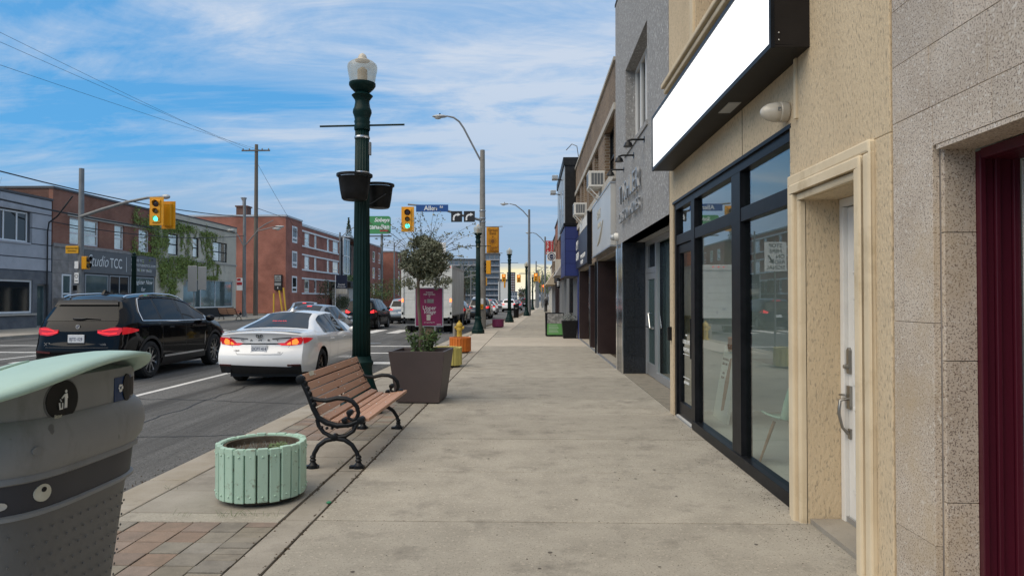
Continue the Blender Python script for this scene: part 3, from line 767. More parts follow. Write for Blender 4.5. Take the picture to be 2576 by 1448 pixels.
h = MB(); h.prism([(4.84, .83), (4.89, .83), (4.89, .99), (4.84, .99)], 'X', DX - .02, DX + .001); h.tube([(DX - .02, 4.865, .90), (DX - .075, 4.865, .89), (DX - .085, 4.865, .80), (DX - .06, 4.865, .70), (DX - .02, 4.865, .655)], [.012, .012, .011, .01, .012], 10)
h.tube([(DX - .03, 4.865, .925), (DX - .05, 4.89, .925), (DX - .05, 4.93, .92)], .007, 8); h.prism([(4.848, .62), (4.882, .62), (4.882, .69), (4.848, .69)], 'X', DX - .016, DX + .001)
h.build('door_handle', G['handle_steel'], door, smooth=True)
# shopfront
def shopfront():
    x = XR + .07; fr = 'black_frame'
    a, b, e, f = SO
    mb = MB(); mb.box(x - .05, x + .06, a + .002, b - .002, f - .09, f - .002); mb.build('head_rail', G[fr], stucco, bev=.003)
    mb = MB(); mb.box(x - .06, x + .06, a + .002, 8.47, .0, .11); mb.build('base_rail', G[fr], stucco, bev=.003)
    MB().box(x - .075, x + .02, a - .02, b + .02, f - .004, f + .028).build('head_flashing', G[fr], stucco)
    for (u0, u1) in ((a + .002, a + .05), (6.55, 6.83), (8.36, 8.54), (b - .1, b - .002)):
        mb = MB(); mb.box(x - .05, x + .06, u0, u1, .002, f - .09); mb.build('mullion', G[fr], stucco, bev=.003)
    z0, z1 = 2.33, 2.46
    for (u0, u1) in ((a + .05, 6.55), (6.83, 8.36), (8.54, b - .1)):
        MB().box(x - .045, x + .055, u0, u1, z0, z1).build('transom_bar', G[fr], stucco, bev=.003)
        MB().quad((x, u0 - .005, z1 - .003), (x, u1 + .005, z1 - .003), (x, u1 + .005, f - .085), (x, u0 - .005, f - .085)).build('transom_pane', G['shop_glass'], stucco)
    for (u0, u1) in ((a + .05, 6.55), (6.83, 8.36)):
        MB().quad((x, u0 - .005, .105), (x, u1 + .005, .105), (x, u1 + .005, z0 + .005), (x, u0 - .005, z0 + .005)).build('shop_pane', G['shop_glass'], stucco)
    # glazed door with its own stiles
    d = MB(); u0, u1 = 8.545, b - .105
    d.box(x - .02, x + .04, u0, u0 + .09, .02, z0 - .01); d.box(x - .02, x + .04, u1 - .09, u1, .02, z0 - .01); d.box(x - .02, x + .04, u0 + .09, u1 - .09, .02, .22); d.box(x - .02, x + .04, u0 + .09, u1 - .09, z0 - .12, z0 - .01)
    dd = d.build('shop_door', G[fr], stucco, bev=.003)
    MB().quad((x + .006, u0 + .085, .215), (x + .006, u1 - .085, .215), (x + .006, u1 - .085, z0 - .115), (x + .006, u0 + .085, z0 - .115)).build('pane', G['shop_glass'], dd)
    MB().box(x - .055, x - .02, u0 + .02, u0 + .05, .85, 1.35).build('pull_handle', G['black_frame'], dd, bev=.004)
    MB().box(x - .06, x + .05, 8.545, b - .1, -.02, .018).build('door_sill', G['alu_matte'], stucco)
    for i, (s, z, sz) in enumerate((('MORE', 1.12, .035), ('LASER HAIR', 1.03, .075), ('REMOVAL', .93, .075), ('@LASERBAR', .50, .05), ('647.123.4567', .44, .04))):
        if i in (4,): continue
        text('door_lettering', s, sz, G['sign_white'], dd, (x + .0, 9.02, z), ROT_R, .001, 'CENTER')
    m_ = MB(); m_.box(x - .001, x + .003, 8.85, 9.2, .865, .872); m_.box(x - .001, x + .003, 8.85, 9.2, .56, .567); m_.build('door_rules', G['sign_white'], dd)
    for k in range(9): pass
shopfront()
# upper window with moulded sill
wall(stucco, 'upper_reveal', 'stucco_cream', 'X', XR + .301, UW[0] - .1, UW[1] + .1, UW[2] - .1, UW[3] + .1, [UW], .1, -1)
window(stucco, 'X', XR, -1, UW, 'oxblood', 'window_dark', .26, .09, (.5,), (.5,))
for (f0, f1, pr) in ((0, .3, .055), (.31, .66, .10), (.67, 1, .14)):
    MB().box(XR - pr, XR + .01, 5.2, 9.62, 4.40 + .2 * f0, 4.40 + .2 * f1).build('sill_moulding', G['moulding_cream'], stucco, bev=.016)
MB().box(XR - .03, XR + .01, 8.2, 8.36, 4.6, 6.6).build('jamb_moulding', G['moulding_cream'], stucco, bev=.012)
MB().box(XR - .014, XR + .002, 3.83, 3.875, 2.385, 2.47).build('blank_plate', G['white_frame'], stucco, bev=.003)
# sign case above the shopfront
sx = 1.695
sg = thing('sign_box', 'long blank white sign in a black case above the shopfront', 'sign', (XR, 7.1, 3.35))
mb = MB(); ya, yb, za, zb = 4.81, 9.47, 3.36, 4.10
mb.box(sx, XR - .002, ya, yb, za, za + .02); mb.box(sx, XR - .002, ya, yb, zb - .02, zb); mb.box(sx, XR - .002, ya, ya + .02, za + .02, zb - .02); mb.box(sx, XR - .002, yb - .02, yb, za + .02, zb - .02)
mb.build('case', G['box_brown_black'], sg, bev=.002)
mb = MB(); t = .035
mb.box(sx - .008, sx + .02, ya - .004, yb + .004, za - .004, za + t); mb.box(sx - .008, sx + .02, ya - .004, yb + .004, zb - t, zb + .004)
mb.box(sx - .008, sx + .02, ya - .004, ya + t, za + t, zb - t); mb.box(sx - .008, sx + .02, yb - t, yb + .004, za + t, zb - t)
mb.build('retaining_frame', G['black_frame'], sg, bev=.002)
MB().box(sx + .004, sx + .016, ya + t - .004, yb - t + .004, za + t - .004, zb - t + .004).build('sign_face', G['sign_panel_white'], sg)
MB().box(sx + .09, sx + .20, 6.15, 6.5, za - .006, za + .001).build('access_plate', G['alu_matte'], sg)
mb = MB()
for z in (za + .05, za + .10): mb.ell((sx + .05, ya - .004, z), .006, .004, .006, 8, 6)
mb.build('rivets', G['bolt_steel'], sg, smooth=True)
# floodlight below the sign
fl = thing('wall_light', 'white dome shaped wall light beneath the sign box', 'wall light', (XR, 5.28, 3.03))
MB().lathe([(.075, 0), (.078, -.02), (.078, -.055), (.07, -.065)], 24, c=(XR - .006, 5.28, 3.03), axis='X').build('base', G['globe_milk'], fl, smooth=True)
MB().lathe([(.072, -.063), (.076, -.075), (.074, -.10), (.062, -.15), (.04, -.185), (.02, -.2), (.003, -.203)], 24, c=(XR - .006, 5.28, 3.03), axis='X').build('dome', G['globe_milk'], fl, smooth=True)
MB().box(XR - .10, XR - .075, 5.205, 5.21, 3.02, 3.05).build('label', G['pole_grey'], fl)
# card reader on the pilaster
cr = MB().box(XR - .055, XR - .001, 9.585, 9.64, 1.02, 1.21).build('door_intercom', G['black_plastic'], at=(XR, 9.61, 1.1), bev=.006)
tag(cr, 'small black intercom box on the cream pilaster beside the shop door', 'intercom')
# inside the shop: chair and leaning poster
ch = thing('shell_chair', 'mint shell chair with splayed legs behind the shop window', 'chair', (2.46, 6.42, .03), R(200))
seat = MB()
def chairshell(u, v):
    a = (u - .5) * 2
    if v < .5:
        t = v / .5; y_ = -.24 + .42 * t; z_ = .45 - .02 * math.sin(t * math.pi) + .05 * a * a; x_ = a * (.20 + .05 * t)
    else:
        t = (v - .5) / .5; y_ = .18 + .10 * t - .08 * a * a; z_ = .45 + .42 * t + .05 * a * a * (1 - t); x_ = a * (.25 - .05 * t * t)
    return (x_, y_, z_)
seat.grid(chairshell, 12, 16)
so = seat.build('shell', G['mint_plastic'], ch, world=False, smooth=True); m_ = so.modifiers.new('thick', 'SOLIDIFY'); m_.thickness = .018
for sxx in (-1, 1):
    for syy in (-1, 1):
        MB().tube([(sxx * .13, syy * .13, .42), (sxx * .23, syy * .23, 0)], [.016, .010], 8).build('leg', G['poster_brown'], ch, world=False, smooth=True)
po = thing('leaning_poster', 'tall pale poster board leaning inside the shop window', 'poster', (2.47, 8.95, .03), R(0))
pb = MB().box(-.02, .02, -.30, .30, 0, .95).build('board', G['poster_cream'], po, world=False); pb.rotation_euler = (0, R(10), 0)
b2 = MB(); b2.prism([(-.12, .15), (-.02, .12), (.02, .5), (-.03, .8), (-.1, .82), (-.14, .5)], 'X', -.024, -.02); b2.build('arm_picture', G['poster_brown'], pb, world=False)
for i, (s, z, sz) in enumerate((('PRODUCT', .95, .085), ('TREATMENTS', .78, .045), ('SKIN CARE', .72, .045), ('LASER', .6, .04), ('BROWS', .54, .04))):
    o = text('poster_lettering', s, sz, G['black_plastic'], pb, (-.026, -.0 if i == 0 else .14, z), ROT_R, .001, 'CENTER', world=False)

# ---- granite building
gx = XR - .012
gran = thing('granite_building', 'pink granite clad building with a dark red doorway', 'building', (gx, 2.0, 0))
MB().box(gx + .19, 8, -3, 3.37, 2.355, 8).build('wall', G['interior_wall'], gran)
MB().box(gx + .034, gx + .18, 3.38, 3.745, -.05, 8).box(gx + .034, gx + .18, -3, 3.37, 2.36, 8).build('backing', G['stone_taupe'], gran)
GT = [(3.382, 3.748, 0.0, .40), (3.382, 3.748, .40, 1.48), (3.382, 3.748, 1.48, 2.54)]
rows = [(2.54, 2.845, .0), (2.845, 3.15, .2), (3.15, 3.455, .05), (3.455, 3.76, .28), (3.76, 4.07, .1), (4.07, 4.4, .22)]
GT += [(a, a + .43, 2.345, 2.54) for a in (2.95, 2.52, 2.09, 1.66, 1.23)]
for (e, f, o_) in rows:
    a = 3.748; first = True
    while a > 0.8:
        w_ = .34 + o_ if first else .43
        GT.append((a - w_, a, e, f)); a -= w_; first = False
for (a, b, e, f) in GT:
    g = .0014
    MB().box(gx - rng.uniform(0, .0012), gx + .032, a + g, b - g, e + g, f - g).build('granite_tile', G['granite_pink'], gran, bev=.0015)
for (e, f) in ((0, .62), (.62, 1.30), (1.30, 1.92), (1.92, 2.34)):
    MB().box(gx + .036, gx + .186, 3.352, 3.379, e + .002, f - .002).build('reveal_tile', G['granite_pink'], gran, bev=.0015)
MB().box(gx + .0, gx + .186, 1.0, 3.352, 2.322, 2.343).build('lintel_soffit', G['granite_pink'], gran)
# red timber door frame, stepped in profile, and the door
x = gx + .187
for (w0, w1, pr) in ((0, .03, .03), (.03, .075, .012), (.075, .10, .026), (.10, .165, .004), (.165, .20, .018)):
    MB().box(x + w0, x + w1 - .001, 3.35 - pr, 3.40, -.02, 2.31).build('frame_moulding', G['oxblood'], gran, bev=.004)
    MB().box(x + w0, x + w1 - .001, 1.6, 3.348 - pr, 2.27, 2.318).build('head_moulding', G['oxblood'], gran, bev=.003)
rd = MB().box(x + .205, x + .25, 2.42, 3.335, .02, 2.265).build('door', G['oxblood'], gran, bev=.003)
MB().box(x + .20, x + .204, 3.318, 3.326, .02, 2.26).build('edge_seal', G['white_paint'], rd)
for (e, f) in ((.2, 1.0), (1.15, 2.1)): MB().box(x + .195, x + .206, 2.56, 3.18, e, f).build('door_panel', G['oxblood'], rd, bev=.006)

# ---- pebble-dash building
pb_ = thing('pebbledash_building', 'grey pebble-dash building with raised metal letters and black granite piers', 'building', (XR, 9.73, 0))
PO = (11.5, 14.1, 4.6, 6.3)
wall(pb_, 'upper_wall', 'pebbledash', 'X', XR - .004, 9.73, 15.72, 2.80, 8.3, [PO], .30, -1)
MB().box(XR + .42, 9, 9.73, 15.72, 2.86, 4.4).box(XR + .3, 9, 9.73, 15.72, 6.5, 8.25).box(XR + .55, 9, 9.73, 15.72, 4.4, 6.5).build('core', G['interior_dark'], pb_)
MB().box(XR + .0, XR + .31, 15.60, 15.72, 8.25, 8.30).box(XR - .02, XR + .31, 9.73, 15.73, 8.302, 8.36).build('coping', G['roof_metal'], pb_)
MB().box(XR + .0, XR + 1.2, 9.73, 15.7, 2.80, 2.855).build('soffit', G['pebbledash'], pb_)
window(pb_, 'X', XR, -1, PO, 'white_frame', 'window_dark', .26, .08, (.26, .52, .76))
MB().box(XR - .03, XR + .04, PO[0] - .06, PO[1] + .06, PO[2] - .09, PO[2] - .003).build('sill', G['pebbledash'], pb_)
# black granite pier and return
for (e, f) in ((0, .40), (.40, 1.0), (1.0, 1.6), (1.6, 2.2), (2.2, 2.798)):
    MB().box(XR + .012, XR + .25, 14.62, 14.65, e + .002, f - .002).build('granite_tile', G['granite_black'], pb_, bev=.001)
    MB().box(XR + .252, XR + .49, 14.62, 14.65, e + .002, f - .002).build('granite_tile', G['granite_black'], pb_, bev=.001)
    MB().box(XR + .0, XR + .03, 14.9, 15.45, e + .002, f - .002).build('granite_tile', G['granite_black'], pb_, bev=.001)
MB().box(XR + .035, XR + .9, 14.655, 15.7, 0, 2.8).build('pier', G['interior_dark'], pb_)
for (a, b) in ((14.615, 14.70), (15.46, 15.66)):
    MB().box(XR - .012, XR + .010, a, b, .0, 2.795).build('metal_strip', G['chrome'], pb_)
MB().box(XR - .005, XR + .03, 14.705, 14.895, .0, 2.795).build('pier_face', G['granite_black'], pb_)
# recessed aluminium door and window
rx = XR + .50
MB().box(rx + .12, rx + .14, 9.74, 14.62, 0, 2.8).build('interior_blind', G['window_bluegreen'], pb_)
fr_ = MB()
for (a, b) in ((14.52, 14.615), (13.42, 13.50), (9.75, 9.85)): fr_.box(rx - .02, rx + .06, a, b, .02, 2.795)
fr_.box(rx - .02, rx + .06, 13.5, 14.52, 2.13, 2.24); fr_.box(rx - .02, rx + .06, 9.85, 13.42, .02, .16); fr_.box(rx - .02, rx + .06, 9.85, 13.42, 2.7, 2.795); fr_.box(rx - .02, rx + .06, 13.5, 14.52, 2.72, 2.795)
fr_.build('shop_frame', G['alu_matte'], pb_, bev=.003)
MB().quad((rx + .02, 9.85, .155), (rx + .02, 13.43, .155), (rx + .02, 13.43, 2.71), (rx + .02, 9.85, 2.71)).build('shop_pane', G['shop_glass'], pb_)
MB().box(rx + .02, rx + .03, 13.5, 14.52, 2.24, 2.72).build('transom_pane', G['window_dark'], pb_)
d = MB(); d.box(rx - .01, rx + .04, 13.505, 13.60, .03, 2.125); d.box(rx - .01, rx + .04, 14.42, 14.515, .03, 2.125); d.box(rx - .01, rx + .04, 13.6, 14.42, .03, .28); d.box(rx - .01, rx + .04, 13.6, 14.42, 2.0, 2.125)
dd = d.build('door', G['alu_matte'], pb_, bev=.003)
MB().box(rx + .01, rx + .02, 13.59, 14.43, .27, 2.01).build('pane', G['window_bluegreen'], dd)
m_ = MB(); m_.tube([(rx - .02, 13.68, 1.0), (rx - .09, 13.68, 1.02), (rx - .09, 13.86, 1.30), (rx - .02, 13.86, 1.32)], .014, 8); m_.tube([(rx - .03, 13.66, 1.02), (rx - .05, 14.35, 1.02)], .014, 8); m_.build('push_bar', G['chrome'], dd, smooth=True)
MB().box(XR + .02, rx + .1, 9.74, 14.615, -.05, .012).build('step', G['paver_grey'], pb_)
for (s, z, sz, y0_, y1_) in (('TISHLER', 3.74, .55, 14.5, 11.95), ('CUSTOM HOMES', 3.28, .31, 14.55, 11.85)):
    for i, ch_ in enumerate(s):
        if ch_ != ' ': text('raised_letter', ch_, sz, G['grey_frame'], pb_, (XR - .065, y0_ + (y1_ - y0_) * (i + .3) / len(s), z), ROT_R, .02, 'CENTER', 1.0)
# gooseneck lamps
def gooseneck(y, z, label):
    t = thing('gooseneck_lamp', label, 'wall lamp', (XR, y, z), 0, 'goosenecks on the pebble-dash wall')
    MB().tube([(XR - .005, y, z), (XR - .22, y, z + .0), (XR - .28, y, z - .02)], .018, 8).build('arm', G['black_iron'], t, smooth=True)
    MB().lathe([(.025, 0), (.03, -.03), (.055, -.04), (.085, -.11), (.08, -.115)], 16, c=(XR - .28, y, z - .01)).build('shade', G['black_iron'], t, smooth=True)
    MB().lathe([(.06, -.01), (.06, 0)], 12, c=(XR - .002, y, z), axis='X').build('wall_plate', G['black_iron'], t)
gooseneck(11.8, 4.34, 'black gooseneck lamp above the R of the raised letters')
gooseneck(13.0, 4.32, 'black gooseneck lamp above the first raised letters')
gooseneck(14.35, 4.30, 'black gooseneck lamp at the far edge of the pebble-dash wall')
dc = thing('dome_camera', 'small white dome camera under the end of the pebble-dash wall', 'camera', (XR, 15.35, 2.98))
MB().lathe([(.09, 0), (.09, -.06), (.075, -.09)], 16, c=(XR - .006, 15.35, 2.98), axis='X').build('housing', G['ac_white'], dc, smooth=True)
MB().ell((XR - .11, 15.35, 2.97), .07, .07, .07).build('dome', G['luminaire'], dc, smooth=True)

# ---- brown brick building
br = thing('brown_brick_building', 'brown brick building with air conditioners over dark shopfronts', 'building', (XR, 15.73, 0))
bops = [(16.05, 18.05, 4.62, 5.95)] + [(a, a + 1.15, 4.62, 5.95) for a in (19.7, 21.6)] + [(a, a + 1.0, 4.62, 5.95) for a in (23.7, 25.1)] + [(27.0, 28.4, 4.62, 5.95)]
wall(br, 'upper_wall', 'brick_brown', 'X', XR, 15.73, 29.28, 2.70, 7.1, bops, .22, -1)
MB().box(XR + .24, 9, 15.73, 29.2, 2.7, 7.05).build('core', G['interior_dark'], br)
MB().box(XR + .9, 9, 15.73, 29.2, -.05, 2.69).build('ground_core', G['interior_dark'], br)
MB().box(XR - .05, XR + .25, 15.735, 29.27, 7.1, 7.18).build('coping', G['stone_trim'], br)
MB().box(XR - .05, XR + .0, 15.735, 29.27, 5.96, 6.12).build('lintel_band', G['stone_trim'], br)
MB().box(XR - .07, XR + .0, 15.735, 29.27, 4.36, 4.55).build('sill_band', G['stone_trim'], br)
for i, o in enumerate(bops): window(br, 'X', XR, -1, o, 'black_frame' if i == 0 else 'white_frame', 'window_dark', .2, .06, (.5,) if i in (0, 5) else (), (.45,))
def shop_bay(a, b, parent, col='brown_panel'):
    """recessed entrance: return panel that faces the camera, glass behind, metal posts"""
    MB().box(XR + .004, XR + .86, b - .10, b - .02, 0, 2.69).build('return_panel', G[col], parent)
    MB().box(XR + .80, XR + .84, a + .12, b - .12, .3, 2.5).build('shop_pane', G['window_dark'], parent)
    MB().box(XR + .70, XR + .78, b - .24, b - .14, 0, 2.66).build('door_post', G['grey_frame'], parent)
    MB().box(XR + .70, XR + .88, a + .12, b - .25, 0, .28).build('stall_riser', G['brown_panel'], parent)
    MB().box(XR - .02, XR + .12, b - .015, b + .1, 0, 2.69).build('metal_post', G['chrome'], parent)
    MB().box(XR - .02, XR + .06, a, b, -.03, .012).build('step_edge', G['alu_matte'], parent)
for (a, b) in ((15.74, 20.1), (20.25, 22.6), (22.75, 27.4)): shop_bay(a, b, br)
MB().box(XR - .06, XR + .15, 20.2, 20.24, .0, 2.69).build('metal_post', G['black_frame'], br)
s1 = thing('shop_sign', 'silver white shop sign with gold flourish on the brown brick building', 'sign', (XR - .1, 18.0, 2.8))
MB().box(XR - .12, XR - .001, 15.76, 20.3, 2.84, 4.26).build('panel', G['sign_panel_silver'], s1)
m_ = MB(); m_.box(XR - .135, XR - .002, 15.745, 20.315, 2.80, 2.838); m_.box(XR - .135, XR - .002, 15.745, 20.315, 4.262, 4.30); m_.build('frame', G['alu'], s1)
m_ = MB(); 
for i in range(14):
    pass
cv = [(XR - .128, 18.9 - 1.5 * t, 3.05 + .55 * t ** 2.2) for t in [i / 14 for i in range(15)]]
m_.tube(cv, [.006 + .022 * math.sin(math.pi * i / 14) for i in range(15)], 6); m_.build('flourish', G['gold'], s1, smooth=True)
text('lettering', 'BAMT', .36, G['gold'], s1, (XR - .124, 18.9, 3.85), ROT_R, .003); text('lettering', 'AND CO', .2, G['gold'], s1, (XR - .124, 18.7, 3.55), ROT_R, .003)
s2 = thing('shop_sign', 'navy shop sign with pale lettering beside the blue box shop', 'sign', (XR - .1, 24.5, 2.8))
MB().box(XR - .12, XR - .001, 21.9, 27.6, 2.78, 3.98).build('panel', G['navy_sign'], s2)
MB().box(XR - .12, XR - .001, 21.9, 25.5, 4.0, 4.36).build('top_panel', G['ac_white'], s2)
MB().box(XR - .15, XR - .002, 21.8, 21.89, 2.7, 4.4).build('end_cap', G['black_frame'], s2)
text('lettering', 'OPTI', .5, G['sign_white'], s2, (XR - .123, 27.4, 3.65), ROT_R, .004); text('lettering', 'DESIGN', .42, G['sign_white'], s2, (XR - .123, 27.4, 3.22), ROT_R, .004)
text('lettering', 'WWW.STORE DESIGN', .2, G['sign_white'], s2, (XR - .123, 25.0, 3.1), ROT_R, .004); text('lettering', '416 783 1212', .2, G['sign_white'], s2, (XR - .123, 25.0, 2.9), ROT_R, .004)
def ac(y, z, label):
    t = thing('air_conditioner', label, 'air conditioner', (XR, y, z), 0, 'window air conditioners on the brick wall')
    MB().box(XR - .42, XR + .04, y - .32, y + .32, z, z + .42).build('case', G['ac_white'], t, bev=.01)
    m_ = MB(); m_.box(XR - .36, XR - .03, y - .326, y - .318, z + .06, z + .36); m_.box(XR - .426, XR - .418, y - .26, y + .26, z + .05, z + .37); g_ = m_.build('grille', G['ac_grille'], t)
    m_ = MB()
    for k in range(5): m_.box(XR - .36 + k * .08, XR - .35 + k * .08, y - .331, y - .326, z + .06, z + .36)
    m_.build('grille_bar', G['ac_white'], g_)
    m_ = MB()
    for s in (-.25, .25): m_.tube([(XR - .40, y + s, z - .01), (XR - .005, y + s, z - .42)], .015, 6); m_.tube([(XR - .42, y + s, z - .012), (XR - .005, y + s, z - .012)], .015, 6)
    m_.build('bracket', G['ac_white'], t)
ac(18.4, 4.56, 'white window air conditioner over the silver sign'); ac(24.4, 4.56, 'white window air conditioner over the navy sign')
wp = MB(); wp.tube([(XR - .05, 27.0, 7.2), (XR - .12, 26.9, 7.6), (XR - .3, 27.2, 7.75), (XR - .5, 27.6, 7.6)], .018, 6); tag(wp.build('service_mast', G['pole_grey'], at=(XR, 27, 7.18), smooth=True), 'bent grey service mast on the brown brick parapet', 'mast')

# ---- blue box shop and the black tall facade
bl = thing('blue_shop', 'shop with a projecting blue tiled fascia box and blue pilaster', 'building', (XR, 27.7, 0))
bxx = 1.42
MB().box(bxx + .02, XR + 1, 27.75, 31.2, 2.52, 4.5).build('fascia_core', G['navy'], bl)
for i in range(4):
    for j in range(1):
        MB().box(bxx + .03, XR - .002, 27.72, 27.748, 2.52 + i * .5 + .006, 3.02 + i * .5 - .006).build('tile', G['blue_tile'], bl)
    for j in range(4):
        MB().box(bxx, bxx + .018, 27.74 + j * .87, 28.6 + j * .87, 2.52 + i * .5 + .006, 3.02 + i * .5 - .006).build('tile', G['blue_tile'], bl)
MB().box(bxx - .05, XR - .002, 27.7, 31.25, 4.54, 4.66).build('fascia_cap', G['black_frame'], bl)
MB().box(XR - .04, XR + .3, 27.42, 27.98, 0, 2.51).build('pilaster', G['blue_tile'], bl)
MB().box(XR + .3, XR + .35, 28, 31.2, 0, 2.5).build('shop_pane', G['window_dark'], bl)
m_ = MB()
for k in range(4): m_.box(XR - .0, XR + .1, 28.4 + k * .9, 28.52 + k * .9, 0, 2.51)
m_.build('mullion', G['grey_frame'], bl)
tb = thing('black_building', 'tall narrow black building with pale metal front beyond the brick', 'building', (1.5, 29.3, 0))
MB().box(1.52, 8, 29.32, 36.4, 4.68, 7.6).box(XR + .4, 8, 31.3, 36.4, 0, 4.6).build('wall', G['black_paint'], tb)
for k in range(3): MB().box(1.49, 1.518, 29.34 + 2.35 * k, 31.65 + 2.35 * k, 4.7, 7.3).build('metal_panel', G['luminaire'], tb)
MB().box(1.44, 2.6, 29.28, 36.45, 7.32, 7.66).build('fascia', G['black_paint'], tb)
for k in range(3): MB().box(1.48, 1.489, 30.4 + 2 * k, 31.0 + 2 * k, 5.0, 6.4).build('window', G['window_dark'], tb)
m_ = MB()
for k in range(5): m_.box(XR + .1, XR + .3, 31.4 + k * 1.1, 31.6 + k * 1.1, 0, 4.6)
m_.build('shop_post', G['black_frame'], tb)
def flood(y, z, label):
    t = thing('floodlight', label, 'floodlight', (1.49, y, z), 0, 'floodlights on the black building')
    MB().tube([(1.49, y, z), (1.2, y, z + .05)], .025, 6).build('arm', G['black_iron'], t)
    MB().box(1.02, 1.28, y - .25, y + .25, z + .02, z + .2).build('lamp_head', G['luminaire'], t, bev=.02)
flood(31.2, 7.0, 'upper floodlight on an arm from the black building'); flood(33.6, 6.7, 'lower floodlight on an arm from the black building')

# ---- the row beyond
def row_shop(y0, y1, h, m, label, x=XR, shop='window_dark', post='grey_frame', aw=None):
    t = thing('row_shop', label, 'building', (x, y0, 0), 0)
    n = max(2, int((y1 - y0) / 2.6)); w_ = (y1 - y0) / n
    ops = [(y0 + w_ * k + .5, y0 + w_ * k + w_ - .5, 4.3, 5.9) for k in range(n)] if h > 6 else []
    wall(t, 'upper_wall', m, 'X', x, y0 + .01, y1 - .01, 2.8, h, ops, .2, -1)
    for o in ops: window(t, 'X', x, -1, o, 'white_frame', 'window_dark', .18, .06, (), (.5,))
    MB().box(x + .22, x + 7, y0 + .01, y1 - .01, 2.8, h - .02).box(x + .5, x + 7, y0 + .01, y1 - .01, 0, 2.79).build('core', G['interior_dark'], t)
    MB().box(x - .06, x + .22, y0 + .01, y1 - .01, h, h + .12).build('coping', G['roof_metal'], t)
    MB().box(x - .1, x + .0, y0 + .15, y1 - .15, 2.85, 3.7).build('fascia', G[aw or 'navy_sign'], t)
    for k in range(n + 1):
        u = min(max(y0 + w_ * k, y0 + .12), y1 - .12); MB().box(x, x + .4, u - .1, u + .1, 0, 2.79).build('pier', G[post], t)
    for k in range(n): MB().box(x + .38, x + .42, y0 + w_ * k + .12, y0 + w_ * k + w_ - .12, 0, 2.78).build('shop_pane', G[shop], t)
    return t
row_shop(36.5, 45.5, 6.6, 'brick_dark', 'dark red brick shop just beyond the black building', aw='awning_grey')
row_shop(45.6, 55, 7.2, 'brick_red', 'red brick shop behind the round hanging sign', x=2.05, aw='box_brown_black', post='brown_panel')
t = row_shop(55.1, 66, 6.8, 'brick_brown', 'brown brick shop with a tan awning over the pavement', x=2.15, aw='stone_trim', post='alu_matte')
MB().add([(2.1, 55.4, 3.9), (2.1, 65.5, 3.9), (1.3, 65.5, 2.75), (1.3, 55.4, 2.75), (2.1, 55.4, 2.75), (2.1, 65.5, 2.75)], [(0, 1, 2, 3), (0, 3, 4), (1, 5, 2), (3, 2, 5, 4)]).build('awning', G['awning_tan'], t)
row_shop(66.1, 82, 5.2, 'beige_wall', 'low beige shop past the tan awning', x=2.5, post='ac_white')
row_shop(82.1, 104, 4.6, 'stone_taupe', 'low taupe shop near the end of the row', x=2.9, post='ac_white')
aw2 = thing('grey_awning', 'small grey shop awning just past the blue box', 'awning', (1.95, 36.6, 2.8))
MB().add([(1.95, 36.6, 3.8), (1.95, 41, 3.8), (1.35, 41, 2.85), (1.35, 36.6, 2.85), (1.95, 36.6, 2.85), (1.95, 41, 2.85)], [(0, 1, 2, 3), (0, 3, 4), (1, 5, 2), (3, 2, 5, 4)]).build('cover', G['awning_grey'], aw2)
m_ = MB()
for k in range(5): m_.tube([(1.945, 36.7 + k, 3.75), (1.37, 36.7 + k, 2.86)], .02, 6)
m_.build('rib', G['grey_frame'], aw2)
sp = thing('spa_sign', 'red projecting sign reading SPA and MASSAGE', 'sign', (1.95, 58, 5.6))
MB().box(1.36, 2.0, 57.92, 58.08, 5.35, 6.5).build('panel', G['sign_red'], sp)
m_ = MB(); m_.tube([(2.2, 58, 6.3), (1.3, 58, 6.3)], .03, 6); m_.tube([(2.2, 58, 5.5), (1.3, 58, 5.5)], .03, 6); m_.build('bracket', G['pole_grey'], sp)
for k, c_ in enumerate('SPA'): text('lettering', c_, .42, G['sign_white'], sp, (1.53, 57.9, 6.28 - .37 * k), ROT_S, .006, 'CENTER')
for k, c_ in enumerate('MASSAGE'): text('lettering', c_, .19, G['sign_white'], sp, (1.84, 57.9, 6.40 - .16 * k), ROT_S, .006, 'CENTER')
cs = thing('round_logo_sign', 'white square hanging sign with a round dark emblem', 'sign', (1.95, 54, 4.6))
MB().box(1.38, 2.05, 53.93, 54.07, 4.58, 5.25).build('panel', G['sign_white'], cs)
m_ = MB(); m_.lathe([(.24, 0), (.29, -.012), (.31, 0)], 32, c=(1.715, 53.93, 4.915), axis='Y', capb=False, capt=False); m_.build('emblem_ring', G['navy'], cs)
m_ = MB(); m_.prism([(1.715 + .17 * math.cos(R(a)), 4.93 + .17 * math.sin(R(a))) for a in range(0, 181, 15)], 'Y', 53.91, 53.935); m_.prism([(1.715 + .17 * math.cos(R(a)), 4.89 + .17 * math.sin(R(a))) for a in range(180, 361, 15)], 'Y', 53.91, 53.935); m_.build('emblem', G['navy'], cs)
MB().tube([(2.1, 54, 5.28), (1.3, 54, 5.28)], .025, 6).build('bracket', G['pole_grey'], cs)
bp_ = thing('barber_pole', 'striped barber pole on the wall past the blue shop', 'barber pole', (1.85, 43, 2.2))
MB().lathe([(.11, 1.3), (.11, 1.45), (.05, 1.5)], 14, c=(1.8, 43, 1.45)).lathe([(.05, 0), (.11, .05), (.11, .15)], 14, c=(1.8, 43, 2.55 - .3)).build('cap', G['black_plastic'], bp_, smooth=True)
MB().lathe([(.09, 2.4), (.09, 2.75)], 14, c=(1.8, 43, 0)).build('cylinder', G['sign_white'], bp_, smooth=True)
for k in range(3): MB().lathe([(.094, 2.44 + .12 * k), (.094, 2.49 + .12 * k)], 14, c=(1.8, 43, 0)).build('stripe', G['black_plastic'], bp_)
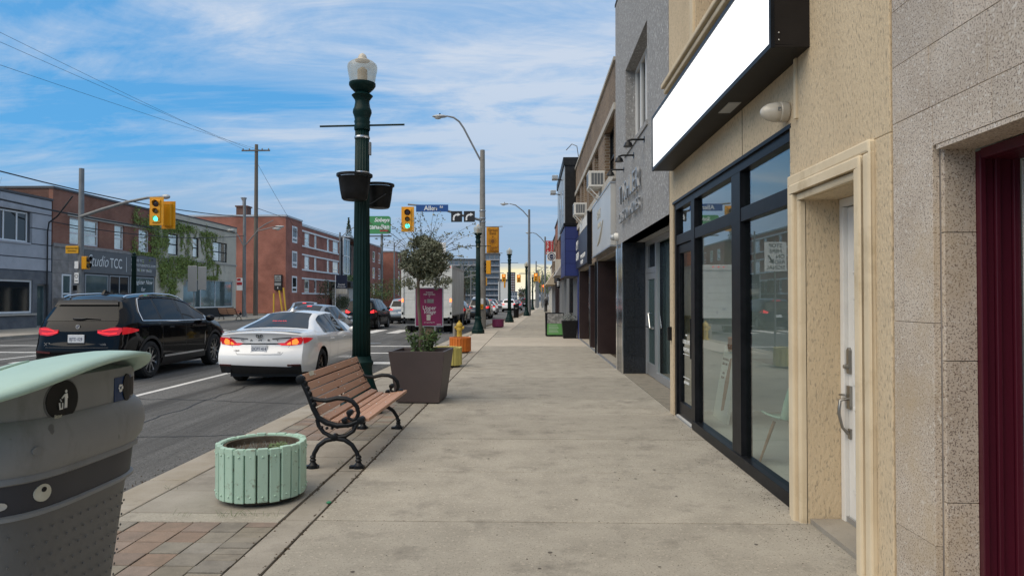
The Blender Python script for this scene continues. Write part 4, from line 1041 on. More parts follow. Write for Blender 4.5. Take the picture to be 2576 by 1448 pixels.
ws = MB().box(1.5, 1.95, 40.0, 40.4, 2.9, 3.9).build('box_sign', G['globe_milk'], at=(1.9, 40.2, 2.9), bev=.02); tag(ws, 'pale box sign on the wall beside the barber pole', 'sign')
# ================================================================== across the street
XL = -27.4
# ---- grey panelled building
gb = thing('grey_building', 'light grey panelled building with dark grey ground floor', 'building', (XL, 20, 0))
gops = [(34.0, 36.75, 4.66, 6.3), (28.5, 32, 4.66, 6.3)]
wall(gb, 'upper_wall', 'grey_dark_wall', 'X', XL - .05, 18, 38.5, 3.1, 7.25, [(a - .06, b + .06, e - .05, f + .05) for a, b, e, f in gops], .3, 1)
MB().box(XL - 9, XL - .36, 18, 38.5, 3.1, 7.2).box(XL - 9, XL - .6, 18, 38.5, 0, 3.1).build('core', G['interior_dark'], gb)
vz = [3.14, 3.85, 4.62, 5.50, 6.34, 7.2]
for e, f in zip(vz, vz[1:]):
    cuts = [18, 22.5, 27, 32.4, 36.9, 38.48] if e > 4.5 and e < 6.3 else [18, 22.5, 27, 31, 34.6, 38.48]
    for a, b in zip(cuts, cuts[1:]):
        segs = [(a, b)]
        for (p, q, r_, s_) in gops:
            if f > r_ + .05 and e < s_ - .05:
                ns = []
                for (u, v) in segs:
                    if v <= p - .06 or u >= q + .06: ns.append((u, v)); continue
                    if u < p - .06: ns.append((u, p - .06))
                    if v > q + .06: ns.append((q + .06, v))
                segs = ns
        for (u, v) in segs: MB().box(XL - .049, XL, u + .03, v - .03, e + .03, f - .03).build('wall_panel', G['grey_panel'], gb)
MB().box(XL - .4, XL + .05, 18, 38.52, 7.2, 7.32).build('coping', G['roof_metal'], gb)
for o in gops: window(gb, 'X', XL, 1, o, 'white_frame', 'window_dark', .2, .09, (.38, .72), (), sill='grey_panel')
lops = [(30.5, 37.0, .82, 2.62), (37.35, 38.25, 0, 2.42)]
wall(gb, 'lower_wall', 'grey_dark_wall', 'X', XL + .01, 18, 38.5, -.05, 3.1, lops, .3, 1)
window(gb, 'X', XL, 1, lops[0], 'white_frame', 'window_dark', .12, .1, (.5,))
window(gb, 'X', XL, 1, (37.35, 38.25, 0, 2.42), 'alu_matte', 'window_green', .26, .09, (), (), name='door')
MB().box(XL, XL + .12, 30.3, 37.2, .70, .80).build('shop_sill', G['stone_trim'], gb)
# ---- studio (red brick above stone)
st_ = thing('studio_building', 'red brick studio with grey sign fascia and ivy on its side', 'building', (XL, 38.6, 0))
sops = [(40.0, 42.8, 4.88, 6.5), (44.4, 45.5, 4.88, 6.5), (47.2, 48.55, 4.88, 6.5)]
wall(st_, 'upper_wall', 'brick_red', 'X', XL, 38.55, 49.3, 4.72, 7.95, sops, .25, 1)
wall(st_, 'side_wall', 'brick_dark', 'Y', 38.55, XL - 9, XL - .253, 6.9, 7.95, (), .2, -1)
MB().box(XL - 9, XL - .27, 38.6, 49.25, 0, 7.9).build('core', G['interior_dark'], st_)
MB().box(XL - 9, XL + .06, 38.5, 49.3, 7.95, 8.08).build('coping', G['roof_metal'], st_)
MB().box(XL - .02, XL + .05, 39.8, 49.28, 6.52, 6.72).build('lintel_band', G['stone_trim'], st_)
MB().box(XL - .02, XL + .07, 38.56, 49.28, 4.62, 4.82).build('sill_band', G['stone_taupe'], st_)
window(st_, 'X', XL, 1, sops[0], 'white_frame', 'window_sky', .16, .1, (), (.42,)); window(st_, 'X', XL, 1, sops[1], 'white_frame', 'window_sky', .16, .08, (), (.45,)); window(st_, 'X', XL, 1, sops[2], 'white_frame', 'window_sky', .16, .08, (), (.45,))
for r_ in range(6):
    z0, z1 = r_ * .77, r_ * .77 + .77
    for (a, b) in (((38.56, 39.3), (40.15, 41.15)) if 0 < z1 < 3.2 else ((38.56, 39.9), (39.9, 41.15))):
        MB().box(XL - .15, XL + .0, a + .008, b - .008, z0 + .008, min(z1, 4.62) - .008).build('stone_block', G['stone_taupe'], st_)
MB().box(XL - .3, XL - .02, 38.56, 49.28, 0, 4.6).build('ground_wall', G['grey_dark_wall'], st_)
window(st_, 'X', XL, 1, (39.32, 40.13, 0, 3.05), 'white_frame', 'window_green', .02, .1, (), (.62,), name='door')
fs = MB().box(XL - .05, XL + .12, 41.2, 49.25, 3.2, 4.6).build('fascia', G['sign_grey'], st_)
tx = XL + .125
text('lettering', 'Studio', 1.05, G['sign_white'], st_, (tx, 41.45, 3.95), ROT_L, .004, sx=.78, shear=.35, offset=-.012)
text('lettering', 'TCC', .92, G['sign_white'], st_, (tx, 43.75, 3.88), ROT_L, .004, sx=.72)
MB().box(XL + .12, XL + .13, 45.55, 45.58, 3.4, 4.4).build('fascia_rule', G['sign_white'], st_)
for i, (s, z) in enumerate((('STUDIO TCC', 4.25), ('WWW.STUDIOTCC.COM', 3.92), ('(416) 782 2787 (8822)', 3.58))):
    text('lettering', s, .24, G['sign_white'], st_, (tx, 46.1, z), ROT_L, .004, spacing=1.15)
for i, (a, b) in enumerate(((41.4, 43.7), (43.85, 46.0), (46.15, 49.1))):
    window(st_, 'X', XL + .02, 1, (a, b, .45, 3.12), 'grey_frame', 'window_green' if i != 1 else 'window_dark', .03, .07, (.5,) if i == 1 else (), (), name='shop_window')
for i, s in enumerate(('Register Now', 'for', 'Bridal Fall')): text('window_lettering', s, .42, G['sign_white'], st_, (XL + .045, 47.7, 2.75 - .5 * i), ROT_L, .003, 'CENTER', shear=.3)
MB().box(XL, XL + .22, 40.35, 40.5, 2.1, 2.4).build('sconce', G['black_paint'], st_)
MB().box(XL + .02, XL + 1.0, 38.7, 41.3, 0, 1.65).build('stair_wall', G['stone_taupe'], st_)
# ---- beige building
bg_ = thing('beige_building', 'pale beige two storey building hung with green ivy', 'building', (XL, 49.35, 0))
bo = [(51.1, 52.6, 4.95, 6.57), (54.9, 55.9, 4.95, 6.57), (58.4, 61.2, 4.85, 6.57)]
wall(bg_, 'wall', 'beige_wall', 'X', XL + .01, 49.35, 63.1, 3.3, 7.75, bo, .25, 1)
so_ = [(53.4, 62.5, .85, 3.2)]
wall(bg_, 'lower_wall', 'beige_wall', 'X', XL + .012, 49.35, 63.1, -.05, 3.3, so_, .25, 1)
MB().box(XL - 9, XL - .26, 49.4, 63.05, 0, 8.1).build('core', G['interior_dark'], bg_)
wall(bg_, 'end_wall', 'beige_wall', 'Y', 63.1, XL - 9, XL - .245, -.05, 8.1, (), .2, 1)
MB().box(XL - .2, XL + .05, 49.36, 63.12, 7.75, 8.15).build('parapet', G['beige_wall'], bg_)
MB().box(XL - .2, XL + .09, 49.36, 63.13, 7.68, 7.76).build('cornice_line', G['black_paint'], bg_)
MB().box(XL - .2, XL + .07, 49.36, 63.13, 4.62, 4.74).build('string_course', G['stone_trim'], bg_)
MB().box(XL - 9, XL + .08, 49.36, 63.13, 8.15, 8.24).build('coping', G['roof_metal'], bg_)
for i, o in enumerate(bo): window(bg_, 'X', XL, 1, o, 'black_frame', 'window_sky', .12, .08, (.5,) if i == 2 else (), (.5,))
window(bg_, 'X', XL, 1, so_[0], 'white_frame', 'window_green', .12, .07, (.33, .62), (), name='shop_window')
MB().box(XL, XL + .04, 50.5, 62.6, .02, .82).build('plinth', G['black_paint'], bg_)
# ivy
def ivy():
    mb = MB(); r_ = random.Random(5); vines = MB()
    def leaf(y, z, x, s):
        a = r_.uniform(0, 6.28); t = r_.uniform(-.6, .6); c_, s_ = math.cos(a) * s, math.sin(a) * s
        mb.add([(x, y + c_, z + s_), (x + .03 + t * s, y - s_ * .7, z + c_ * .7), (x + .02, y - c_, z - s_), (x - t * s * .5 + .02, y + s_ * .7, z - c_ * .7)], [(0, 1, 2, 3)])
    blobs = [(49.2, 7.0, .9, .9, 170), (48.0, 6.9, 1.1, .5, 150), (46.7, 7.3, .35, .7, 70), (48.3, 5.6, .8, 1.2, 150), (49.5, 5.6, .8, 1.1, 320), (46.6, 5.2, .3, .5, 40), (50.6, 5.9, .5, .7, 120), (51.2, 7.0, .8, .45, 170), (52.4, 7.1, 1.2, .4, 240),
             (54.2, 7.2, 1.0, .3, 130), (57.5, 7.1, 1.6, .22, 150), (57.2, 6.2, .35, 1.1, 110), (54.0, 5.8, .3, 1.3, 90), (53.0, 4.6, 2.2, .35, 330), (50.6, 3.9, .9, .6, 300), (50.3, 3.2, .55, .9, 270), (51.6, 2.6, .7, 1.1, 380), (51.3, 1.7, .5, .6, 180),
             (52.8, 3.8, .9, .8, 320), (54.5, 3.9, 1.0, .7, 300), (56.4, 4.1, 1.0, .5, 220), (56.2, 3.3, 1.6, .2, 240), (58.2, 3.35, 1.0, .2, 170), (57.8, 4.7, .7, .7, 140), (58.6, 5.4, .4, 1.0, 90), (47.8, 4.8, 1.6, .16, 150)]
    for (y, z, sy, sz, n) in blobs:
        for i in range(int(n * 1.5)):
            Y, Z = y + r_.gauss(0, sy * .55), z + r_.gauss(0, sz * .55)
            if any(a - .05 < Y < b + .05 and e < Z < f for a, b, e, f in bo + sops + so_) and r_.random() < .88: continue
            if Z > 8.0 or Z < .3 or Y < 45.9: continue
            leaf(Y, Z, XL + .05 + abs(r_.gauss(0, .05)), r_.uniform(.05, .10))
    for k in range(46):
        y = r_.uniform(49.5, 59.5); z = r_.choice((4.7, 7.2, 7.0, 4.6)); p = [(XL + .03, y, z)]
        d = -1
        for s in range(r_.randint(6, 12)):
            y += r_.gauss(.03, .10); z += d * r_.uniform(.1, .22); p.append((XL + .035, y, z))
            if any(a < y < b and e < z < f for a, b, e, f in bo + sops + so_): break
            for q in range(5): leaf(y + r_.gauss(0, .07), z + r_.gauss(0, .08), XL + .05, r_.uniform(.04, .075))
        vines.tube(p, .014, 4)
    t = thing('ivy', 'bright green ivy climbing over the beige building and brick studio', 'ivy', (XL, 51, 0))
    f_ = mb.build('foliage', G['leaf_ivy'], t, fixn=False); f_['kind'] = 'stuff'
    vines.build('stem', G['twig'], t)
ivy()
# ---- brick apartment house
ap = thing('apartment_house', 'red brick three storey apartment house with white framed windows', 'building', (XL, 75, 0))
AX = XL + .4
wall(ap, 'side_wall', 'brick_apartment', 'Y', 75, XL - 16, AX - .253, 0, 10.7, (), .25, -1)
w1 = [(77.0, 78.7, z, z + 1.9) for z in (2.3, 5.15, 8.0)]
wall(ap, 'corner_wall', 'brick_apartment', 'X', AX, 75, 80.4, 0, 10.7, w1, .25, 1)
for o in w1: window(ap, 'X', AX, 1, o, 'white_frame', 'window_dark', .05, .2, (), (.3,))
BX = AX - .35
bands = []
for z in (2.35, 5.2, 8.05):
    for (a, b) in ((82.4, 84.2), (86.2, 87.1), (91.6, 92.6), (94.3, 97.0)): bands.append((a, b, z, z + 1.6))
wall(ap, 'front_wall', 'brick_apartment', 'X', BX, 80.4, 98.4, 0, 10.3, bands, .25, 1)
for o in bands: window(ap, 'X', BX, 1, o, 'white_frame', 'window_sky', .1, .12, (), (.28,))
for z in (2.35, 5.2, 8.05):
    m_ = MB(); m_.box(BX - .05, BX + .1, 80.5, 98.0, z - .2, z - .02); m_.box(BX - .05, BX + .1, 80.5, 98.0, z + 1.62, z + 1.8); m_.box(BX - .05, BX + .1, 80.5, 80.7, z - .02, z + 1.62); m_.box(BX - .05, BX + .1, 97.8, 98, z - .02, z + 1.62); m_.build('window_band', G['white_frame'], ap)
MB().box(XL - 16, AX - .28, 75.3, 80.35, 0, 10.6).box(XL - 16, BX - .28, 80.35, 98.3, 0, 10.2).build('core', G['interior_dark'], ap)
MB().box(XL - 16, AX + .06, 74.95, 80.45, 10.7, 10.9).box(XL - 16, BX + .06, 80.45, 98.4, 10.3, 10.5).build('coping', G['alu_matte'], ap)
MB().box(XL - 5.4, XL - 4.2, 75.5, 76.7, 10.9, 11.85).box(XL - 5.5, XL - 4.1, 75.4, 76.8, 11.85, 12.0).build('chimney', G['brick_dark'], ap)
fu = MB(); fu.lathe([(.18, 12.0), (.18, 12.6), (.36, 12.95)], 10, c=(XL - 4.8, 76.1, 0)); fu.build('flue', G['alu_matte'], ap)
for k in range(2): MB().box(XL - 7, XL - 3, 86 + k * 5, 89.5 + k * 5, 10.5, 11.2).build('roof_unit', G['roof_metal'], ap)
# glazed stair and the second block
gl = thing('glass_stair', 'glazed stair tower between the two red brick blocks', 'building', (XL, 98.4, 0))
MB().box(XL - 14, AX - .1, 98.45, 101.9, 0, 10.4).build('core', G['interior_dark'], gl)
for k in range(4):
    for j in range(2):
        MB().box(AX - .09, AX - .05, 98.6 + j * 1.65, 100.2 + j * 1.65, .2 + k * 2.55, 2.65 + k * 2.55).build('pane', G['window_green'], gl)
m_ = MB()
for z in (0, 2.66, 5.2, 7.76, 10.3): m_.box(AX - .1, AX + .03, 98.42, 101.9, z, z + .14)
for y in (98.42, 100.2, 101.76): m_.box(AX - .1, AX + .02, y, y + .13, .14, 10.3)
m_.build('frame', G['white_frame'], gl)
a2 = thing('apartment_house', 'second red brick block with a recessed glass bay beyond the stair tower', 'building', (XL, 102, 0))
MB().box(XL - 14, XL - 1.2, 102, 111, 0, 10.2).build('recess_wall', G['window_green'], a2)
for z in (2.6, 5.3, 8): MB().box(XL - 1.2, XL - .9, 102, 106.5, z, z + .5).build('spandrel', G['roof_metal'], a2)
MB().box(XL - 1.2, XL - .7, 107, 109.2, 0, 10).build('glass_fin', G['window_sky'], a2)
w2 = [(112.5 + 4.4 * k, 114.2 + 4.4 * k, z, z + 1.9) for k in range(3) for z in (2.3, 5.1, 7.9)]
wall(a2, 'front_wall', 'brick_apartment', 'X', AX, 110, 125, 0, 10.8, w2, .25, 1); wall(a2, 'side_wall', 'brick_apartment', 'Y', 110, XL - 3, AX - .253, 0, 10.8, (), .25, -1)
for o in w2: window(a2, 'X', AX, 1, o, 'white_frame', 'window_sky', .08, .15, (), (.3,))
MB().box(XL - 14, AX - .3, 110.3, 124.9, 0, 10.7).build('core', G['interior_dark'], a2)
MB().box(XL - 14, AX + .05, 101.9, 125.1, 10.8, 11).build('coping', G['alu_matte'], a2)
a3 = thing('apartment_house', 'third red brick block standing forward near the trees', 'building', (XL + 2, 128, 0))
w3 = [(130.5 + 4 * k, 132 + 4 * k, z, z + 1.8) for k in range(2) for z in (2.3, 5.1, 7.9)]
wall(a3, 'front_wall', 'brick_apartment', 'X', XL + 2.2, 128, 140, 0, 10.4, w3, .25, 1)
w3s = [(XL - 1.6, XL - .2, z, z + 1.8) for z in (2.3, 5.1, 7.9)]
wall(a3, 'side_wall', 'brick_apartment', 'Y', 128, XL - 12, XL + 1.947, 0, 10.4, w3s, .25, -1)
for o in w3: window(a3, 'X', XL + 2.2, 1, o, 'white_frame', 'window_dark', .1, .15, (), (.3,))
for o in w3s: window(a3, 'Y', 128, -1, o, 'white_frame', 'window_dark', .1, .15, (), (.3,))
MB().box(XL - 12, XL + 1.9, 128.3, 139.8, 0, 10.3).build('core', G['interior_dark'], a3)
MB().box(XL - 12, XL + 2.3, 127.9, 140, 10.4, 10.6).build('coping', G['alu_matte'], a3)
# entrance pavilion, hedge, sign boards at the apartment house
ep = thing('entrance_pavilion', 'low grey entrance pavilion with a black fascia in front of the apartments', 'building', (-26, 98, 0))
MB().box(-26.9, -24.6, 92.5, 104, 0, 3.1).build('wall', G['stone_trim'], ep)
MB().box(-27, -24.3, 92.2, 97.5, 3.1, 3.9).build('fascia', G['black_paint'], ep); MB().box(-26.9, -24.5, 97.5, 104, 3.1, 3.4).build('roof', G['alu_matte'], ep)
MB().box(-24.59, -24.55, 98.4, 100.2, 0, 2.5).build('door', G['window_dark'], ep)
bs = thing('notice_board', 'black and white notice board on the brick side wall', 'sign', (-27.8, 74.8, 2.5))
MB().box(XL - .78, XL + .05, 74.72, 74.98, 2.55, 4.25).build('board', G['sign_black'], bs)
for (e, f) in ((3.5, 4.17), (3.05, 3.35)): MB().box(XL - .72, XL - .01, 74.68, 74.72, e, f).build('panel', G['sign_back'], bs)
for i, (s, z) in enumerate((('1888', 4.03), ('Eglinton', 3.85), ('Apartments', 3.66))): text('lettering', s, .17, G['sign_black'], bs, (XL - .365, 74.67, z), ROT_S, .004, 'CENTER')
text('lettering', 'E', .3, G['sign_white'], bs, (XL - .365, 74.715, 2.8), ROT_S, .004, 'CENTER')
rs = thing('rent_sign', 'dark hanging sign on a white post before the apartment windows', 'sign', (-24.6, 86, 0))
MB().tube([(-24.6, 86, 0), (-24.6, 86, 4.6)], .05, 6).build('post', G['white_frame'], rs); MB().box(-24.5, -23.1, 85.96, 86.04, 2.9, 4.6).build('panel', G['navy_sign'], rs); MB().box(-24.5, -23.1, 85.96, 86.04, 2.2, 2.85).build('lower_panel', G['globe_milk'], rs)
text('lettering', 'Rental', .34, G['sign_white'], rs, (-23.8, 85.95, 3.4), ROT_S, .004, 'CENTER'); text('lettering', 'Outlook', .3, G['sign_white'], rs, (-23.8, 85.95, 3.1), ROT_S, .004, 'CENTER')
for i, (x, y, lean) in enumerate(((-27.9, 73.9, 0), (-26.95, 74.0, -.18), (-26.6, 74.1, -.14))):
    tag(MB().tube([(x, y, 0), (x + lean * 2.2, y, 2.2 + .3 * i)], .09, 8).build('bollard', G['pole_yellow'], at=(x, y, 0)), ('upright yellow bollard by the brick side wall', 'short leaning yellow bollard by the brick corner', 'tall leaning yellow bollard by the brick corner')[i], 'bollard', 'yellow bollards')

# ================================================================== far background
def blockb(name, label, x0, x1, y0, y1, h, m, wm=None, nx=0, nz=0, cat='building', bal=False):
    t = thing(name, label, cat, ((x0 + x1) / 2, y0, 0))
    MB().box(x0, x1, y0, y1, -.5, h).build('wall', G[m], t)
    if nx:
        dxw = (x1 - x0) / nx; dzw = h / nz
        for i in range(nx):
            for j in range(nz):
                MB().box(x0 + dxw * (i + .15), x0 + dxw * (i + .85), y0 - .12, y0 - .02, dzw * (j + .25), dzw * (j + .8)).build('window', G[wm], t)
    if bal:
        m_ = [MB().box(x0 - .6, x1 + .6, y0 - 1.6, y0 - .02, h / nz * j, h / nz * j + .5).build('balcony', G['far_grey'], t) for j in range(1, nz)]
    MB().box(x0 - .3, x1 + .3, y0 - .3, y1, h, h + .6).build('roof', G['roof_metal'], t)
    return t
blockb('condo_block', 'long dark condominium block with pale balcony bands far up the street', -41.5, -18.5, 350, 372, 21.5, 'condo_wall', 'condo_glass', 9, 7, bal=True)
blockb('condo_tower', 'slim grey glass condominium tower beside the long condominium block', -24.5, -15.2, 338, 349, 23.5, 'condo_wall', 'condo_glass', 4, 8, bal=True)
blockb('brick_tower', 'distant red brick apartment tower against the yellow sky', -26.5, -17.5, 800, 830, 32, 'brick_dark', 'far_grey', 4, 11)
blockb('white_hall', 'plain pale building with a blue mural below the brick tower', -10.6, -7.2, 230, 246, 7.6, 'ac_white', 'far_grey', 0, 0)
blockb('far_shop', 'low white shop with red window strips behind the truck', -26, -23, 165, 200, 6.4, 'ac_white', 'sign_red', 2, 1)
blockb('far_office', 'distant pale office block low over the right shops', 3.5, 12, 330, 350, 9.5, 'far_grey', 'condo_glass', 4, 3)
blockb('far_house', 'distant low brick house right of the street end', -8.5, -4.5, 520, 540, 8, 'brick_dark', 'far_grey', 3, 2)
blockb('far_house', 'distant grey house at the end of the street', -16, -10.5, 560, 580, 7, 'far_grey', 'condo_glass', 3, 2)
# billboard
bb = thing('billboard', 'green rounded billboard on a tall post behind the lamp post', 'sign', (-27, 120, 0))
mb = MB(); cx_, cz_, hw, hh, rr = -26.7, 14.6, 2.15, 1.55, .4
pts = []
for (sx_, sz_, a0) in ((1, -1, -90), (1, 1, 0), (-1, 1, 90), (-1, -1, 180)):
    for k in range(5): a = R(a0 + k * 22.5); pts.append((cx_ + sx_ * (hw - rr) + rr * math.cos(a), cz_ + sz_ * (hh - rr) + rr * math.sin(a)))
mb.prism(pts, 'Y', 119.8, 120.2); mb.build('panel', G['sign_green'], bb)
MB().tube([(cx_ + .6, 120, 0), (cx_ + .6, 120, 13)], .22, 8).build('post', G['pole_grey'], bb)
MB().tube([(cx_ - 2, 119.6, 12.6), (cx_ + 2.4, 119.6, 12.6)], .12, 6).build('catwalk', G['black_iron'], bb)
text('lettering', 'Sobeys', .95, G['sign_white'], bb, (cx_ + 1.95, 119.77, 15.45), ROT_S, .01, 'RIGHT', shear=.3, offset=.02); text('lettering', 'canadian', 1.15, G['sign_white'], bb, (cx_ + 2.0, 119.77, 14.25), ROT_S, .01, 'RIGHT', offset=.02, sx=.92)
MB().box(cx_ + .3, cx_ + 1.9, 119.75, 119.79, 13.45, 13.7).build('red_strip', G['sign_red'], bb)
# ================================================================== street furniture
# ---- foreground recycling bin
BC = (-1.785, 2.355)
lb = thing('litter_bin', 'large dark grey litter and recycling bin with mint green curved lid', 'bin', (BC[0], BC[1], 0))
def sup(t, hx, hy, n=3.5):
    c_, s_ = math.cos(t), math.sin(t)
    return (BC[0] + hx * math.copysign(abs(c_) ** (2 / n), c_), BC[1] + hy * math.copysign(abs(s_) ** (2 / n), s_))
def bshell(prof, name, m, n=72, parent=lb, caps=(True, True)):
    mb = MB(); vs = []
    for (hx, hy, z) in prof:
        for k in range(n): vs.append((*sup(2 * math.pi * k / n, hx, hy), z))
    fs = [(i * n + k, i * n + (k + 1) % n, (i + 1) * n + (k + 1) % n, (i + 1) * n + k) for i in range(len(prof) - 1) for k in range(n)]
    fs += [tuple(range(n - 1, -1, -1)), tuple((len(prof) - 1) * n + k for k in range(n))]
    mb.add(vs, fs); return mb.build(name, G[m], parent, smooth=True)
bshell([(.165, .245, 0), (.175, .255, .02), (.208, .302, .5), (.252, .347, .90), (.262, .356, .925)], 'lower_body', 'bin_grey')
bshell([(.266, .362, .922), (.276, .372, .926), (.276, .372, .936), (.268, .364, .942)], 'lower_rim', 'bin_grey_light')
bshell([(.266, .362, .94), (.274, .371, 1.035)], 'label_band', 'bin_band')
bshell([(.28, .378, 1.035), (.288, .386, 1.04), (.288, .386, 1.052), (.284, .382, 1.058), (.300, .400, 1.085), (.308, .409, 1.13), (.306, .407, 1.17), (.296, .395, 1.20), (.280, .376, 1.222), (.272, .366, 1.228)], 'upper_body', 'bin_grey_light')
def fx(y, hx, hy, n=3.5):   # front surface of a section at a given y
    t = min(abs((y - BC[1]) / hy), .999); return BC[0] + hx * (1 - t ** n) ** (1 / n)
# lid: arched shell, leaf shaped in plan
mb = MB(); NU, NV = 30, 14
def lidz(x, y, v): 
    d_ = y - 2.38
    return 1.412 - (.26 if d_ < 0 else 1.0) * d_ * d_ + .03 * math.sin(math.pi * v) - .27 * (1 - v) ** 1.8
def lid(u, v, dz=0.0):
    a = (u - .5) * 2; y = 2.20 + .51 * a
    w = .41 * (1 - .62 * abs(a) ** 4.2); x = BC[0] + (v - .5) * 2 * w
    return (x, y, lidz(x, y, v) + dz)
hd_ = bshell([(.274, .368, 1.226), (.276, .37, 1.27), (.276, .37, 1.345), (.2, .3, 1.372)], 'head', 'bin_grey_light')
for v_ in hd_.data.vertices:
    t_ = max(0.0, min(1.0, (v_.co.x / .40 + 1) / 2)); v_.co.z = min(v_.co.z, lidz(0, v_.co.y + BC[1], t_) - .03)
mb = MB(); mb.grid(lid, NU, NV)
lo = mb.build('lid', G['bin_lid'], lb, smooth=True); md = lo.modifiers.new('thick', 'SOLIDIFY'); md.thickness = .016; md.offset = -1
for v0 in (.30, .62):
    mb = MB(); mb.grid(lambda u, v: lid(.10 + u * (.40 if v0 > .5 else .55), v0 + v * .06, .006), 20, 2)
    ro = mb.build('lid_rib', G['bin_lid'], lb, smooth=True); md = ro.modifiers.new('thick', 'SOLIDIFY'); md.thickness = .008; md.offset = -1
def front_disc(yc, zc, r, name, m, hx, hy, pr=.002, n=28, parent=lb, sy=1.0):
    mb = MB(); pts = []
    for k in range(n):
        a = 2 * math.pi * k / n; y = yc + r * math.cos(a) * sy; pts.append((fx(y, hx, hy) + pr, y, zc + r * math.sin(a)))
    c_ = (fx(yc, hx, hy) + pr, yc, zc); mb.add(pts + [c_], [(k, (k + 1) % n, n) for k in range(n)])
    mb.add(pts + [(p[0] - .004, p[1], p[2]) for p in pts], [(k, (k + 1) % n, n + (k + 1) % n, n + k) for k in range(n)])
    return mb.build(name, G[m], parent)
HX, HY = .2755, .3695
rim = front_disc(2.185, 1.272, .069, 'flap_rim', 'bin_grey', HX, HY, .002)
flap = front_disc(2.185, 1.272, .064, 'litter_flap', 'black_plastic', HX, HY, .004)
mb = MB(); X_ = fx(2.185, HX, HY) + .006
def ic(pl, m_): m_.prism([(2.185 + a * .001, 1.272 + b * .001) for a, b in pl], 'X', X_ - .0012, X_ + .0012)
ic([(4, 30), (10, 33), (14, 28), (11, 23), (5, 24)], mb); ic([(3, 20), (14, 21), (17, 5), (14, 4), (13, -26), (9, -26), (8, -6), (5, -26), (1, -26), (4, 2), (2, 14), (-10, 6), (-12, 9)], mb)
ic([(-24, -6), (-20, -6), (-18, -24), (-10, -24), (-9, -8), (-6, -8), (-7, -28), (-21, -28)], mb); ic([(-16, 0), (-13, 0), (-13, -3), (-16, -3)], mb); ic([(-19, 5), (-16, 5), (-16, 2), (-19, 2)], mb)
mb.build('litter_symbol', G['sign_white'], flap)
text('lettering', 'litter', .018, G['bin_label_cream'], flap, (X_, 2.158, 1.224), ROT_L, .0006, 'CENTER')
mb = MB()
def strip(y0, y1, z0, z1, m, name, pr, parent=lb, k=6):
    b = MB(); b.grid(lambda u, v: (fx(y0 + (y1 - y0) * u, HX, HY) + pr, y0 + (y1 - y0) * u, z0 + (z1 - z0) * v), k, 1)
    o = b.build(name, G[m], parent); md = o.modifiers.new('thick', 'SOLIDIFY'); md.thickness = .003; return o
rl = strip(2.452, 2.575, 1.225, 1.312, 'recycle_blue', 'recycling_label', .003)
strip(2.53, 2.60, 1.236, 1.302, 'black_plastic', 'recycling_slot', .0045); front_disc(2.535, 1.269, .05, 'recycling_hole', 'black_plastic', HX, HY, .006, sy=.62)
mb = MB(); xr = fx(2.49, HX, HY) + .006
for k in range(3):
    a = R(90 + 120 * k); c_, s_ = math.cos(a), math.sin(a)
    q = [(-.013, .008), (.006, .008), (.006, .012), (.016, .004), (.006, -.004), (.006, 0), (-.013, 0)]
    mb.prism([(2.487 + .011 * c_ + (u * -s_ - v * c_) * .75, 1.272 + .012 * s_ + (u * c_ - v * s_) * .75) for u, v in q], 'X', xr - .001, xr + .001)
mb.build('recycling_symbol', G['sign_white'], rl)
front_disc(2.12, .992, .027, 'round_sticker', 'bin_label_cream', .272, .368, .003, 20); front_disc(2.122, 1.002, .008, 'lock_hole', 'black_plastic', .272, .368, .0045, 12)
front_disc(2.02, .975, .012, 'lock_bolt', 'alu', .271, .367, .008, 14); front_disc(2.06, 1.135, .013, 'body_bolt', 'bin_grey_light', .307, .408, .006, 14)
mb = MB()
for i in range(9):
    for j in range(14):
        z = .50 + .046 * i; t = (z - .5) / .4; hx = .215 + .043 * t; hy = .31 + .042 * t; y = BC[1] - hy * .86 + (j + (i % 2) * .5) * hy * 1.7 / 14
        mb.ell((fx(y, hx, hy) - .0008, y, z), .0025, .005, .005, 6, 4)
mb.build('body_dimples', G['bin_grey'], lb, smooth=True)['kind'] = 'stuff'

# ---- slatted round planters
def slat_planter(x, y, r, h, n, m, label, z0=.045, bolts=True, sw=None, soil=True):
    t = thing('slatted_planter', label, 'planter', (x, y, 0), 0, 'slatted round planters along the kerb')
    sw = sw or 2 * math.pi * r / n * .84
    MB().lathe([(r - .055, .02), (r - .055, h - .02), (r - .075, h - .02), (r - .075, h - .07), (.02, h - .075)], 40, c=(x, y, 0), capt=True).build('drum', G['joint_dirt'] if soil else G[m], t, smooth=True)
    rg = MB().lathe([(r - .05, h - .045), (r - .002, h - .045), (r - .002, h - .012), (r - .05, h - .012), (r - .05, h - .045)], 48, c=(x, y, 0), capb=False, capt=False).build('top_ring', G[m], t)
    me = None
    for k in range(n):
        a = 2 * math.pi * (k + .5) / n
        if me is None:
            mb = MB().box(-.042, 0, -sw / 2, sw / 2, z0, h); o = mb.build('slat', G[m], t, world=False, bev=.006); me = o.data
        else: o = bpy.data.objects.new('slat', me); link(o, t); b = o.modifiers.new('bevel', 'BEVEL'); b.width = .006; b.segments = 2
        dr = rng.uniform(-.003, .003); o.location = ((r + dr) * math.cos(a), (r + dr) * math.sin(a), rng.uniform(-.004, .004)); o.rotation_euler = (0, rng.uniform(-.008, .008), a + rng.uniform(-.015, .015))
    if bolts:
        mb = MB()
        for k in range(n):
            a = 2 * math.pi * (k + .5) / n
            for z in (.09, h - .06): mb.ell((x + (r + .002) * math.cos(a), y + (r + .002) * math.sin(a), z), .008, .008, .008, 8, 6)
        mb.build('bolt_heads', G[m], t, smooth=True)['kind'] = 'stuff'
    so_ = MB(); so_.lathe([(r - .08, h - .09), (r * .5, h - .07), (.01, h - .06)], 24, c=(x, y, 0), capb=False); so_.build('soil', G['soil'], t)
    return t
